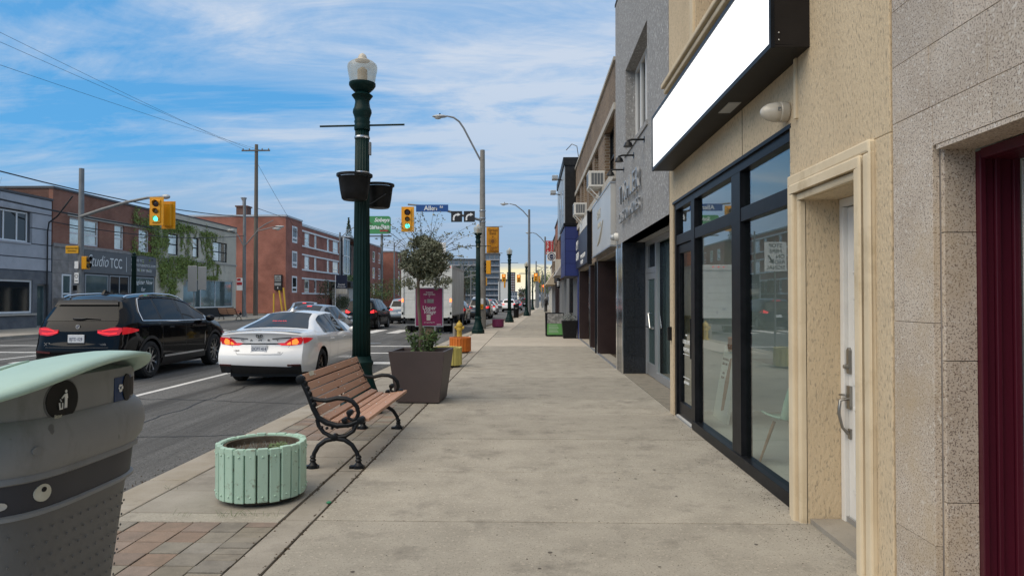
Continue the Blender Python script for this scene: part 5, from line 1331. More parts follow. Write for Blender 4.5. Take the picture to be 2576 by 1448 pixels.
slat_planter(-2.165, 5.50, .345, .455, 24, 'mint_paint', 'mint green slatted planter holding bare soil, in front of the bench')
slat_planter(-1.93, 16.15, .33, .46, 24, 'yellow_planter_paint', 'pale yellow slatted planter half hidden behind the square planter', bolts=False)
slat_planter(-2.06, 20.3, .32, .46, 22, 'orange_paint', 'bright orange slatted planter in front of the fire hydrant', bolts=False)
slat_planter(-1.76, 38.0, .32, .46, 20, 'purple_paint', 'purple slatted planter beyond the grey signal pole', bolts=False)
mb = MB(); r3 = random.Random(9)
for i in range(260):
    a = r3.uniform(0, 6.28); d = .25 * math.sqrt(r3.random()); X, Y = -2.165 + d * math.cos(a), 5.50 + d * math.sin(a); l = r3.uniform(.01, .035)
    mb.tube([(X, Y, .37), (X + r3.gauss(0, .012), Y + r3.gauss(0, .012), .385 + l)], [.002, .001], 4)
tag(mb.build('dead_stalks', G['leaf_grey'], fixn=False), kind='stuff')
mb = MB()
for i in range(160):
    a = r3.uniform(0, 6.28); d = .07 * math.sqrt(r3.random()); X, Y = -2.05 + d * math.cos(a), 5.54 + d * math.sin(a) * 1.4; s = r3.uniform(.006, .014); z = .385 + r3.uniform(0, .03)
    mb.quad((X - s, Y, z), (X, Y - s, z + .004), (X + s, Y, z), (X, Y + s, z + .008))
tag(mb.build('moss', G['leaf_green'], fixn=False), kind='stuff')

# ---- bench
def bench(name, label, loc, rz, full=True, group=None):
    t = thing(name, label, 'bench', loc, rz, group)
    L_ = 2.0
    prof = [(-.35, .845, -72), (-.316, .765, -68), (-.28, .688, -66), (-.244, .61, -64), (-.205, .532, -58), (-.135, .462, -18), (-.05, .432, -4), (.04, .428, 3), (.125, .437, 8)]
    for i, (x, z, ang) in enumerate(prof + [(.225, .452, 3)]):
        w = .105 if i == 9 else .075
        o = MB().box(-w / 2, w / 2, 0, L_, -.016, .016).build('slat', G['bench_wood'], t, world=False, bev=.005)
        o.location = (x, rng.uniform(-.006, .006), z); o.rotation_euler = (0, R(-ang) if i < 5 else R(-ang), 0)
    mb = MB()
    for i, (x, z, ang) in enumerate(prof + [(.225, .452, 3)]):
        a = R(ang); nx, nz = -math.sin(a), math.cos(a)
        if i < 5: nx, nz = -nx, -nz; 
        nx, nz = (abs(math.sin(a)), abs(math.cos(a))) if i < 5 else (-math.sin(a), math.cos(a))
        for y in (.30, 1.0, 1.7): mb.ell((x + nx * .017, y, z + nz * .017), .007, .007, .007, 6, 4)
    mb.build('slat_bolts', G['bolt_steel'], t, world=False, smooth=True)['kind'] = 'stuff'
    def frame(y):
        o = bpy.data.objects.new('cast_end', None); link(o, t); bpy.data.objects.remove(o)
        m = MB()
        P_ = lambda q: [(x, y, z) for x, z in q]
        m.tube(P_([(-.365, .83), (-.33, .76), (-.29, .67), (-.25, .56), (-.205, .475), (-.12, .425), (-.02, .40), (.10, .41), (.195, .45)]), [.022, .026, .025, .025, .026, .027, .026, .024, .022], 10)
        m.tube(P_([(-.215, .46), (-.20, .40), (-.15, .335), (-.08, .30), (-.01, .297), (.06, .305), (.13, .35), (.175, .43)]), .02, 8)
        m.tube(P_([(-.03, .285), (-.13, .262), (-.20, .21), (-.24, .14), (-.25, .10)]), [.026, .024, .022, .021, .022], 8)
        m.tube(P_([(-.05, .285), (.05, .268), (.12, .22), (.165, .15), (.18, .10)]), [.026, .024, .022, .021, .022], 8)
        for fx_ in (-.252, .182):
            m.lathe([(.022, .12), (.03, .105), (.022, .09), (.032, .075), (.024, .06), (.028, .05), (.04, .035), (.046, .03), (.05, 0)], 12, c=(fx_, y, 0))
        m.box(-.33, -.20, y - .03, y + .03, 0, .025); m.box(.10, .235, y - .03, y + .03, 0, .025)
        m.tube(P_([(-.27, .66), (-.20, .64), (-.12, .637), (-.02, .66), (.06, .655), (.12, .63), (.165, .58), (.18, .52), (.165, .47)]), [.018, .02, .022, .023, .023, .023, .022, .02, .02], 8)
        m.tube(P_([(.165, .475), (.13, .455), (.095, .465), (.085, .49), (.10, .50)]), .015, 8)
        for (x, z, r_) in ((-.372, .838, .04), (.208, .455, .036), (.10, .525, .03), (.05, .455, .026), (-.045, .292, .034)): m.lathe([(r_ * .6, -.036), (r_, -.03), (r_, .03), (r_ * .6, .036)], 14, c=(x, y, z), axis='Y')
        for k in range(7): m.ell((-.17 + k * .05, y, .385 - .01 * math.sin(k)), .016, .022, .014, 8, 6)
        for k in range(5): m.ell((-.335 + k * .022, y + 0, .80 - k * .05), .03, .026, .028, 8, 6)
        m.build('cast_end', G['black_iron'], t, world=False, smooth=True)
    frame(-.02); frame(1.94)
    m = MB(); m.tube([(-.375, .96, .84), (-.30, .96, .66), (-.22, .96, .49), (-.12, .96, .43), (.24, .96, .43)], .012, 6); m.tube([(.2, -.02, .425), (.2, 1.94, .425)], .016, 8); m.build('support_strap', G['black_iron'], t, world=False)
    return t
bn = bench('park_bench', 'brown slatted park bench with black cast iron ends, facing the shops', (-1.80, 6.47, 0), 0)
st = MB().box(-.055, .055, -.0, .14, 0, .002).build('bench_sticker', G['bin_label_cream'], bn, world=False); st.location = (-.338, .12, .872); st.rotation_euler = (0, R(72), 0); st.scale = (.4, 1, 1)
fb = copy_tree(bn); fb['label'] = 'distant slatted bench on the pavement across the street'; fb.location = (-21.9, 51.0, 0); fb.rotation_euler = (0, 0, R(62)); WL[fb.name] = Vector(fb.location)

# ---- acorn street lamps
def lamp(x, y, label, baskets=False, H=5.05, bar=True, grp='green acorn street lamps'):
    t = thing('street_lamp', label, 'street lamp', (x, y, 0), 0, grp)
    MB().lathe([(.30, 0), (.30, .14), (.27, .17), (.265, .2)], 8, c=(x, y, 0)).build('plinth', G['lamp_green'], t, bev=.008)
    MB().lathe([(.25, .2), (.245, .26), (.20, .38), (.165, .5), (.15, .58), (.148, .66), (.165, .69), (.165, .72), (.14, .75), (.135, .80)], 32, c=(x, y, 0)).build('base', G['lamp_green'], t, smooth=True)
    MB().lathe([(.128, .79), (.122, 1.5), (.106, 3.0), (.098, 3.98)], 96, c=(x, y, 0), flute=.11, nfl=16).build('shaft', G['lamp_green'], t, smooth='full')
    K = lambda p: [(r_, 3.97 + (z_ - 3.97) * .80) for r_, z_ in p]
    MB().lathe(K([(.108, 3.97), (.112, 4.0), (.108, 4.06), (.104, 4.08), (.112, 4.12), (.104, 4.15), (.11, 4.2), (.132, 4.28), (.128, 4.33), (.112, 4.37), (.10, 4.46), (.102, 4.50), (.13, 4.55), (.148, 4.58), (.13, 4.60), (.092, 4.63), (.12, 4.66), (.165, 4.72), (.185, 4.76), (.185, 4.80)]), 32, c=(x, y, 0)).build('capital', G['lamp_green'], t, smooth=True)
    gb_ = MB().lathe(K([(.172, 4.79), (.185, 4.90), (.205, 5.03), (.208, 5.09), (.20, 5.13), (.16, 5.175), (.12, 5.195), (.115, 5.2)]), 32, c=(x, y, 0)).build('globe', G['globe_glass'], t, smooth=True); MB().lathe([(.07, 4.62), (.07, 4.82), (.03, 4.86)], 14, c=(x, y, 0)).build('lamp_tube', G['awning_tan'], gb_, smooth=True)
    MB().lathe(K([(.105, 5.198), (.10, 5.215), (.065, 5.235), (.062, 5.26), (.05, 5.30), (.02, 5.33), (.003, 5.335)]), 24, c=(x, y, 0)).build('finial', G['globe_milk'], gb_, smooth=True)
    if bar:
        m = MB(); m.tube([(x - .60, y, 4.03), (x + .60, y - .01, 4.045)], .014, 8); m.build('banner_bar', G['lamp_green'], t)
    if baskets:
        m = MB()
        for z in (3.35, 3.85): m.lathe([(.107, z), (.109, z + .012), (.107, z + .03)], 24, c=(x, y, 0), capb=False, capt=False)
        m.build('steel_strap', G['alu'], t); MB().box(x + .10, x + .125, y - .03, y + .03, 3.62, 3.8).build('tag_plate', G['pole_grey'], t)
        m = MB(); m.tube([(x - .06, y - .36, 3.16), (x, y, 2.9)], .01, 6); m.tube([(x + .3, y + .2, 3.1), (x, y, 2.85)], .01, 6); m.build('basket_bracket', G['black_iron'], t)
    return t
lamp(-2.36, 9.55, 'tallest dark green street lamp behind the bench, with hanging bowls', True, H=5.3)
# (the further lamps stand on the same pattern)
lamp(-2.39, 31.6, 'green street lamp beside the orange banner and grey signal pole')
lamp(-1.38, 46.6, 'green street lamp between the purple planter and the black bin')
lamp(-.30, 64, 'green street lamp directly before the second tall light pole')
lamp(.42, 98, 'smallest green street lamp near the end of the pavement', bar=False)
gp = thing('green_post', 'plain dark green fluted post across the street before the studio sign', 'post', (-22.9, 39.0, 0))
MB().lathe([(.25, 0), (.24, .3), (.16, .55), (.15, .75), (.13, .8)], 20, c=(-22.9, 39, 0)).build('base', G['lamp_green'], gp, smooth=True); MB().lathe([(.13, .8), (.125, 4.0), (.145, 4.02), (.145, 4.08), (.10, 4.1)], 48, c=(-22.9, 39, 0), flute=.1, nfl=12).build('shaft', G['lamp_green'], gp, smooth='full'); MB().lathe([(.09, 4.1), (.11, 4.2), (.03, 4.28)], 16, c=(-22.9, 39, 0)).build('finial', G['lamp_green'], gp, smooth=True)
def bowl(x, y, z, label, s=1.0):
    t = thing('hanging_bowl', label, 'flower bowl', (x, y, z), 0, 'empty black bowls on the tall lamp')
    MB().lathe([(.15 * s, 0), (.17 * s, .02), (.19 * s, .12), (.215 * s, .30), (.222 * s, .31), (.205 * s, .315), (.19 * s, .22), (.02, .2)], 36, c=(x, y, z)).build('bowl', G['black_plastic'], t, smooth=True)
    MB().lathe([(.217 * s, .315), (.24 * s, .32), (.242 * s, .34), (.24 * s, .352), (.218 * s, .355), (.215 * s, .32)], 36, c=(x, y, z), capb=False, capt=False).build('rim', G['black_plastic'], t, smooth=True)
bowl(-2.37, 9.18, 2.93, 'near empty black bowl hung on the tall green lamp')
bowl(-2.20, 9.92, 2.92, 'empty black bowl behind the lamp shaft, partly hidden', .92)

# ---- square planter with tree and sign
pl = thing('square_planter', 'large brown tapered square planter with a small tree beside the bench', 'planter', (-1.70, 10.78, 0), R(-3))
mb = MB()
def frus(b, t_, z0, z1, m): 
    m.add([(-b, -b, z0), (b, -b, z0), (b, b, z0), (-b, b, z0), (-t_, -t_, z1), (t_, -t_, z1), (t_, t_, z1), (-t_, t_, z1)], [(0, 3, 2, 1), (0, 1, 5, 4), (1, 2, 6, 5), (2, 3, 7, 6), (3, 0, 4, 7)])
frus(.335, .432, .015, .80, mb); mb.add([(s * q[0], s * q[1], z) for (s, z) in ((.432, .80), (.395, .80), (.39, .72)) for q in ((-1, -1), (1, -1), (1, 1), (-1, 1))],
    [(k, (k + 1) % 4, 4 + (k + 1) % 4, 4 + k) for k in range(4)] + [(4 + k, 4 + (k + 1) % 4, 8 + (k + 1) % 4, 8 + k) for k in range(4)])
mb.build('pot', G['planter_brown'], pl, world=False, bev=.004)
MB().box(-.395, .395, -.395, .395, .68, .725).build('soil', G['soil'], pl, world=False)
def leaves(mb, r_, n, c, rad, size, shell=.55, asp=.42, up=0.0):
    for i in range(n):
        while True:
            p = np.array([r_.uniform(-1, 1) for _ in range(3)]); d = np.linalg.norm(p)
            if d < 1 and (d > shell or r_.random() < .35): break
        q = Vector((c[0] + p[0] * rad[0], c[1] + p[1] * rad[1], c[2] + p[2] * rad[2]))
        leaf1(mb, r_, q, size * r_.uniform(.7, 1.3), asp, up)
def leaf1(mb, r_, q, s, asp=.42, up=0.0):
    d = Vector((r_.gauss(0, 1), r_.gauss(0, 1), r_.gauss(0, .8) + up)).normalized(); e = d.cross(Vector((r_.gauss(0, 1), r_.gauss(0, 1), r_.gauss(0, 1)))).normalized()
    a, b = d * s, e * (s * asp)
    mb.add([q - a * .5, q + b * .5, q + a * .5, q - b * .5], [(0, 1, 2, 3)])
tr = thing('planter_tree', 'small clipped olive like tree with a ball crown and wispy shoots', 'tree', (-1.74, 10.75, .7))
r4 = random.Random(12)
cx, cy, cz = -1.665, 10.75, 2.22
tk = MB(); tk.tube([(-1.72, 10.7, .7), (-1.70, 10.66, 1.1), (-1.735, 10.64, 1.5), (-1.75, 10.68, 1.85), (-1.72, 10.72, 2.1)], [.032, .03, .027, .025, .02], 8)
for k in range(26):
    a = r4.uniform(0, 6.28); e = r4.uniform(-.5, 1.3); d = Vector((math.cos(a) * math.cos(e), math.sin(a) * math.cos(e), math.sin(e)))
    p0 = Vector((-1.735, 10.7, 1.95 + .2 * r4.random())); p1 = p0 + d * .2 + Vector((0, 0, .03)); tk.tube([p0, p1, p1 + d * .22 + Vector((r4.gauss(0, .04), r4.gauss(0, .04), 0))], [.009, .006, .003], 5)
tk.build('trunk', G['bark'], tr, smooth=True)
cr_ = MB()
for k in range(85):
    a = r4.uniform(0, 6.28); h_ = r4.uniform(-1, 1); rr = math.sqrt(max(0, 1 - h_ * h_)) * r4.uniform(.35, .92)
    c_ = (cx + rr * math.cos(a) * .42, cy + rr * math.sin(a) * .42, cz + h_ * .27 + .03)
    leaves(cr_, r4, 200, c_, (.10, .10, .085), .053, .15, .36)
for k in range(30):      # hanging fringe
    a = r4.uniform(0, 6.28); rr = r4.uniform(.2, .46); c_ = (cx + rr * math.cos(a), cy + rr * math.sin(a), cz - .27 - r4.uniform(0, .16)); leaves(cr_, r4, 34, c_, (.05, .05, .07), .046, .1, .38)
leaves(cr_, r4, 700, (cx, cy, cz), (.46, .46, .32), .045, .7, .38)
tws = MB()
for k in range(42):
    a = r4.uniform(0, 6.28); e = r4.uniform(.05, 1.4); d = Vector((math.cos(a) * math.cos(e), math.sin(a) * math.cos(e), math.sin(e)))
    p = Vector((cx, cy, cz)) + Vector((d.x * .36, d.y * .36, d.z * .25)); L_ = r4.uniform(.25, .72); pts = [p]; dd_ = d.copy()
    for s in range(5):
        dd_ = (dd_ + Vector((r4.gauss(0, .12), r4.gauss(0, .12), .02 - .06 * s * math.cos(e)))).normalized(); p = p + dd_ * L_ / 5; pts.append(p)
        if s > 1:
            for q in range(5 if s > 2 else 2): leaf1(cr_, r4, p + Vector((r4.gauss(0, .02), r4.gauss(0, .02), r4.gauss(0, .02))), .042, .45)
    tws.tube(pts, [.0035, .003, .0028, .0024, .002, .0015], 4)
crn = cr_.build('crown', G['leaf_olive'], tr, fixn=False); tws.build('shoot', G['twig'], tr)
sh = thing('planter_shrub', 'bright leafy shrub at the foot of the planter tree', 'shrub', (-1.72, 10.7, .72))
sl = MB(); ss = MB()
for k in range(26):
    a = r4.uniform(0, 6.28); x0, y0 = -1.68 + .1 * math.cos(a), 10.62 + .1 * math.sin(a); l = r4.uniform(.2, .42); ex, ey = x0 + math.cos(a) * r4.uniform(.05, .2), y0 + math.sin(a) * r4.uniform(.05, .2)
    pts = [Vector((x0, y0, .72)), Vector(((x0 + ex) / 2, (y0 + ey) / 2, .72 + l * .6)), Vector((ex, ey, .72 + l))]; ss.tube(pts, [.005, .004, .002], 4)
    for q in range(26):
        t_ = r4.uniform(.15, 1); p = pts[0].lerp(pts[1], t_ * 2) if t_ < .5 else pts[1].lerp(pts[2], t_ * 2 - 1); leaf1(sl, r4, p + Vector((r4.gauss(0, .03), r4.gauss(0, .03), r4.gauss(0, .02))), .062, .5, .4)
sl.build('foliage', G['leaf_green'], sh, fixn=False); ss.build('stem', G['twig'], sh)
sk = thing('visitor_sign', 'magenta sign in a silver frame on a wooden stake behind the planter tree', 'sign', (-1.63, 11.05, .72))
MB().box(-1.69, -1.57, 11.06, 11.13, .70, 1.75).build('stake', G['stake_wood'], sk)
MB().box(-1.855, -1.395, 11.02, 11.05, 1.15, 1.78).build('frame', G['sign_frame'], sk, bev=.003); pn = MB().box(-1.838, -1.412, 11.012, 11.019, 1.168, 1.763).build('panel', G['sign_magenta'], sk)
for (s, z, sz, sh_) in (('THANKS', 1.70, .034, 0), ('FOR VISITING', 1.667, .034, 0), ('the', 1.636, .018, 0), ('Upper', 1.45, .095, 0), ('Village', 1.385, .085, .35), ('www.uppervillage.TO', 1.218, .022, 0)): text('lettering', s, sz, G['sign_white'], pn, (-1.62, 11.010, z), ROT_S, .0008, 'CENTER', shear=sh_, sx=.9)
MB().box(-1.70, -1.67, 11.008, 11.0115, 1.535, 1.55).box(-1.70, -1.67, 11.008, 11.0115, 1.565, 1.58).box(-1.655, -1.55, 11.008, 11.0115, 1.53, 1.595).build('printed_blocks', G['poster_grey'], pn)
m = MB(); m.box(-1.665, -1.60, 11.0085, 11.0115, 1.25, 1.30); m.prism([(-1.66, 1.30), (-1.605, 1.30), (-1.59, 1.335), (-1.63, 1.35), (-1.67, 1.335)], 'Y', 11.0085, 11.0115); m.build('printed_emblem', G['globe_milk'], pn)
MB().box(-1.50, -1.43, 11.0085, 11.0115, 1.18, 1.19).build('printed_tag', G['sign_white'], pn)

# ---- STOP HERE ON RED SIGNAL (its front is also what the shop window mirrors)
sr = thing('stop_here_sign', 'white stop here on red signal sign on a thin grey post', 'sign', (-2.62, 18.9, 0))
MB().tube([(-2.62, 18.93, 0), (-2.62, 18.93, 3.2)], .03, 8).build('post', G['pole_grey'], sr); MB().box(-2.92, -2.32, 18.87, 18.89, 2.35, 3.15).build('plate', G['sign_white'], sr, bev=.004)
for i, s in enumerate(('STOP', 'HERE', 'ON', 'RED', 'SIGNAL')): text('lettering', s, .15, G['sign_black'], sr, (-2.87 if i in (2, 3) else -2.62, 18.865, 3.05 - .15 * i), ROT_S, .002, 'LEFT' if i in (2, 3) else 'CENTER')
m = MB(); m.prism([(-2.41, 2.78), (-2.44, 2.80), (-2.53, 2.66), (-2.57, 2.69), (-2.57, 2.56), (-2.45, 2.61), (-2.49, 2.635)], 'Y', 18.862, 18.869); m.build('arrow', G['sign_black'], sr)

# ---- hydrant
hy = thing('fire_hydrant', 'yellow fire hydrant behind the orange planter', 'hydrant', (-2.78, 27, 0))
MB().lathe([(.16, 0), (.16, .04), (.105, .05), (.10, .36), (.13, .37), (.13, .41), (.105, .42), (.10, .52)], 20, c=(-2.78, 27, 0)).build('barrel', G['hydrant_yellow'], hy, smooth=True)
MB().lathe([(.125, .51), (.13, .55), (.11, .62), (.07, .67), (.035, .68), (.035, .74), (.005, .745)], 20, c=(-2.78, 27, 0)).build('bonnet', G['hydrant_yellow'], hy, smooth=True)
for s in (-1, 1): MB().lathe([(.05, 0), (.05, .05 ), (.06, .05), (.06, .09), (.02, .11)], 12, c=(-2.78 + s * .09 - (0 if s > 0 else .0), 27, .46), axis='X').build('side_outlet', G['hydrant_yellow'], hy, smooth=True) if s > 0 else MB().lathe([(.02, -.11), (.06, -.09), (.06, -.05), (.05, -.05), (.05, 0)], 12, c=(-2.87, 27, .46), axis='X').build('side_outlet', G['hydrant_yellow'], hy, smooth=True)
MB().lathe([(.01, -.16), (.075, -.15), (.075, -.10), (.06, -.09), (.06, 0)], 14, c=(-2.78, 26.93, .40), axis='Y').build('front_outlet', G['hydrant_yellow'], hy, smooth=True)
hp = MB().tube([(-2.98, 27.15, 0), (-2.98, 27.15, .62)], .075, 10); tag(hp.build('guard_post', G['pole_concrete'], at=(-2.98, 27.15, 0)), 'short grey guard post beside the yellow hydrant', 'post')

# ---- traffic signals
def head(parent, x, y, z, face='S', lit=2, n=3, w=.40, s=1.0, bp=True, world=True):
    """housing with hooded lenses; 'S' faces the viewer (-Y), 'E' +X, 'W' -X"""
    rot = {'S': 0, 'N': math.pi, 'E': R(90), 'W': R(-90)}[face]
    H = .36 * n * s; o_ = MB()
    def tr_(mb): 
        c_, s_ = math.cos(rot), math.sin(rot); mb.v = [(x + a * c_ - b * s_, y + a * s_ + b * c_, z + c) for a, b, c in mb.v]; return mb
    hb = MB().box(-w / 2 * s, w / 2 * s, -.02, .22, -H / 2, H / 2)
    ho = tr_(hb).build('signal_housing', G['signal_yellow'], parent, bev=.02)
    if bp: tr_(MB().box(-w / 2 * s - .14 * s, w / 2 * s + .14 * s, .03, .055, -H / 2 - .13 * s, H / 2 + .13 * s)).build('backplate', G['signal_yellow'], ho, bev=.01)
    for k in range(n):
        zz = H / 2 - .36 * s * (k + .5); r_ = (.155 if k == 0 or n < 3 else .125) * s
        tr_(MB().lathe([(r_, 0), (r_ * .7, -.025), (.005, -.035)], 16, c=(0, -.025, zz), axis='Y')).build('lens', G['lens_green' if (k == 2 and lit == 2) else 'lens_red' if (k == 0 and lit == 0) else 'lens_amber' if k == 1 else 'lens_dark'], ho)
        vs = MB(); nn = 14
        for q in range(nn + 1):
            a = R(-30 + 240 * q / nn); dl = .13 * s if 20 < -30 + 240 * q / nn < 160 else .07 * s
            vs.v += [((r_ + .012) * math.cos(a), -.02, zz + (r_ + .012) * math.sin(a)), ((r_ + .012) * math.cos(a), -.02 - dl, zz + (r_ + .012) * math.sin(a))]
        vs.f = [(2 * q, 2 * q + 1, 2 * q + 3, 2 * q + 2) for q in range(nn)]
        tr_(vs).build('visor', G['signal_yellow'] if bp else G['black_plastic'], ho, fixn=False)
    return ho
def cobra(parent, pts, hx, hz, y, m='pole_grey'):
    MB().tube(pts, [.05] * (len(pts) - 1) + [.035], 8).build('arm', G[m], parent, smooth=True)
    d = -1 if hx < pts[0][0] else 1
    ho = MB().ell((hx, y, hz), .42, .16, .09, 14, 8).build('lamp_head', G['luminaire'], parent, smooth=True); MB().ell((hx + d * .1, y, hz - .06), .2, .12, .1, 12, 8).build('lens', G['globe_milk'], ho, smooth=True)
    MB().lathe([(.04, 0), (.04, .1)], 8, c=(hx, y, hz + .06)).build('photocell', G['black_plastic'], ho)
tp = thing('signal_pole', 'tall grey concrete pole with cobra head light, signal arm and banner brackets', 'pole', (-2.54, 36.7, 0))
MB().lathe([(.19, 0), (.17, 4), (.125, 9.6), (.01, 9.62)], 12, c=(-2.54, 36.7, 0)).build('pole', G['pole_concrete'], tp, smooth=True)
cobra(tp, [(-2.56, 36.7, 8.9), (-2.75, 36.7, 9.25), (-3.56, 36.7, 10.8), (-3.8, 36.7, 11.15), (-4.1, 36.7, 11.37), (-4.5, 36.7, 11.46)], -4.85, 11.44, 36.7)
MB().tube([(-2.6, 36.55, 5.8), (-3.6, 36.45, 6.05), (-4.6, 36.4, 6.35), (-5.6, 36.35, 6.55), (-6.5, 36.3, 6.63)], [.07, .065, .06, .05, .045], 8).build('signal_arm', G['pole_grey'], tp, smooth=True)
head(tp, -6.49, 36.15, 5.82, 'S', 2)
head(tp, -2.3, 36.6, 3.28, 'W', -1, 2, .38, 1.0, False)
m = MB()
for z in (4.02, 5.45): m.tube([(-2.5, 36.6, z), (-1.45, 36.6, z + .02)], .02, 6)
m.build('banner_bracket', G['pole_grey'], tp)
MB().box(-2.62, -2.48, 36.44, 36.53, 1.05, 1.3).build('push_button', G['signal_yellow'], tp); MB().box(-2.63, -2.47, 36.46, 36.52, 1.31, 1.62).build('button_plate', G['sign_white'], tp)
MB().lathe([(.005, -.03), (.03, -.025), (.03, 0)], 10, c=(-2.55, 36.44, 1.17), axis='Y').build('button', G['black_plastic'], tp)
m = MB()
for z in (5.7, 5.9, 6.3): m.lathe([(.175, z), (.178, z + .03), (.175, z + .05)], 12, c=(-2.54, 36.7, 0))
m.build('steel_strap', G['alu'], tp)
bn_ = thing('street_banner', 'orange banner reading Great Eats at Upper Village on the signal pole', 'banner', (-1.98, 36.6, 4.0))
cl_ = MB(); cl_.grid(lambda u, v: (-2.32 + .68 * u, 36.6 + .02 * math.sin(6 * v + 2 * u), 4.04 + 1.40 * v), 6, 12); co = cl_.build('cloth', G['banner_orange'], bn_, smooth=True); md = co.modifiers.new('t', 'SOLIDIFY'); md.thickness = .01
for (s, z, sz) in (('Great', 5.29, .22), ('Eats', 5.10, .22), ('at', 4.94, .12), ('Upper', 4.36, .2), ('Village', 4.18, .2)): text('lettering', s, sz, G['banner_brown'], bn_, (-1.98, 36.56, z), ROT_S, .004, 'CENTER', shear=.2 if z < 4.5 else 0)
m = MB(); m.lathe([(.005, -.004), (.10, -.002), (.10, 0)], 20, c=(-1.98, 36.57, 4.68), axis='Y')
for k in range(12):
    a = R(30 * k); m.prism([(-1.98 + .13 * math.cos(a - .1), 4.68 + .13 * math.sin(a - .1)), (-1.98 + .24 * math.cos(a), 4.68 + .24 * math.sin(a)), (-1.98 + .13 * math.cos(a + .1), 4.68 + .13 * math.sin(a + .1))], 'Y', 36.56, 36.57)
m.build('sun_print', G['banner_brown'], bn_)
al = thing('street_name_sign', 'blue street name sign reading Allen Rd on the signal arm', 'sign', (-5.19, 36.3, 6.4))
MB().box(-6.05, -4.33, 36.2, 36.235, 6.22, 6.6).build('plate', G['sign_blue'], al, bev=.01); text('lettering', 'Allen', .34, G['sign_white'], al, (-5.62, 36.195, 6.40), ROT_S, .003, offset=.006); text('lettering', 'Rd', .15, G['sign_white'], al, (-4.78, 36.195, 6.47), ROT_S, .003, offset=.003)
m = MB(); m.tube([(-5.7, 36.24, 6.4), (-5.7, 36.36, 6.56)], .02, 6); m.tube([(-4.7, 36.24, 6.3), (-4.7, 36.42, 6.38)], .02, 6); m.build('clamp', G['pole_grey'], al)
def turn_sign(xc, label):
    t = thing('turn_sign', label, 'sign', (xc, 36.3, 5.97), 0, 'black right turn lane signs')
    MB().box(xc - .295, xc + .295, 36.27, 36.3, 5.68, 6.26).build('plate', G['sign_black'], t, bev=.005)
    m = MB(); pts = [(xc - .15, 5.76), (xc - .16, 5.88), (xc - .13, 5.99), (xc - .05, 6.06), (xc + .06, 6.075)]
    up, dn = [], []
    for i, (a, b) in enumerate(pts):
        p, q = pts[max(i - 1, 0)], pts[min(i + 1, len(pts) - 1)]; dx_, dz_ = q[0] - p[0], q[1] - p[1]; l = math.hypot(dx_, dz_); nx, nz = -dz_ / l * .042, dx_ / l * .042; up.append((a + nx, b + nz)); dn.append((a - nx, b - nz))
    for i in range(len(pts) - 1): m.add([(*[dn[i][0]], 36.262, dn[i][1]), (dn[i + 1][0], 36.262, dn[i + 1][1]), (up[i + 1][0], 36.262, up[i + 1][1]), (up[i][0], 36.262, up[i][1])], [(0, 1, 2, 3)])
    m.prism([(xc + .05, 6.17), (xc + .21, 6.075), (xc + .05, 5.98)], 'Y', 36.26, 36.266); m.build('arrow', G['sign_white'], t)
    MB().tube([(xc, 36.3, 6.05), (xc, 36.47, 6.12)], .02, 6).build('clamp', G['pole_grey'], t)
turn_sign(-3.89, 'black right turn arrow sign nearer the blue street sign'); turn_sign(-3.21, 'black right turn arrow sign nearer the grey pole')
ls = thing('signal_pole', 'grey pole across the street with a long curved signal arm', 'pole', (-21.7, 32.5, 0))
MB().lathe([(.15, 0), (.13, 4), (.115, 7.9), (.01, 7.92)], 12, c=(-21.7, 32.5, 0)).build('pole', G['pole_grey'], ls, smooth=True)
MB().tube([(-21.7, 32.45, 5.55), (-20.6, 32.4, 5.9), (-19.4, 32.4, 6.25), (-18.4, 32.4, 6.45), (-17.5, 32.4, 6.5)], [.085, .08, .07, .06, .055], 10).build('signal_arm', G['pole_grey'], ls, smooth=True)
MB().ell((-17.5, 32.4, 6.5), .22, .12, .12).build('arm_fitting', G['luminaire'], ls, smooth=True)
head(ls, -17.8, 32.1, 5.77, 'S', 2); head(ls, -17.55, 32.8, 5.66, 'N', -1)
head(ls, -21.35, 32.5, 3.33, 'E', -1, 2, .36, .85, False)
MB().box(-22.32, -21.7, 32.3, 32.34, 3.78, 4.14).build('yellow_plate', G['sign_yellow'], ls, bev=.005)
for i, s in enumerate(('PEDESTRIANS OBEY', 'YOUR SIGNALS')): text('lettering', s, .085, G['sign_black'], ls, (-22.0, 32.29, 4.02 - .13 * i), ROT_S, .002, 'CENTER', sx=.75)
MB().box(-21.86, -21.66, 32.28, 32.32, 2.35, 2.85).build('parking_plate', G['sign_white'], ls); MB().box(-21.86, -21.68, 32.28, 32.32, 3.05, 3.4).build('small_plate', G['sign_white'], ls)
m = MB(); m.lathe([(.06, 0), (.085, -.006), (.085, 0)], 18, c=(-21.76, 32.28, 2.68), axis='Y', capb=False, capt=False); m.box(-21.83, -21.69, 32.27, 32.28, 2.44, 2.47); m.build('parking_symbol', G['sign_black'], ls)
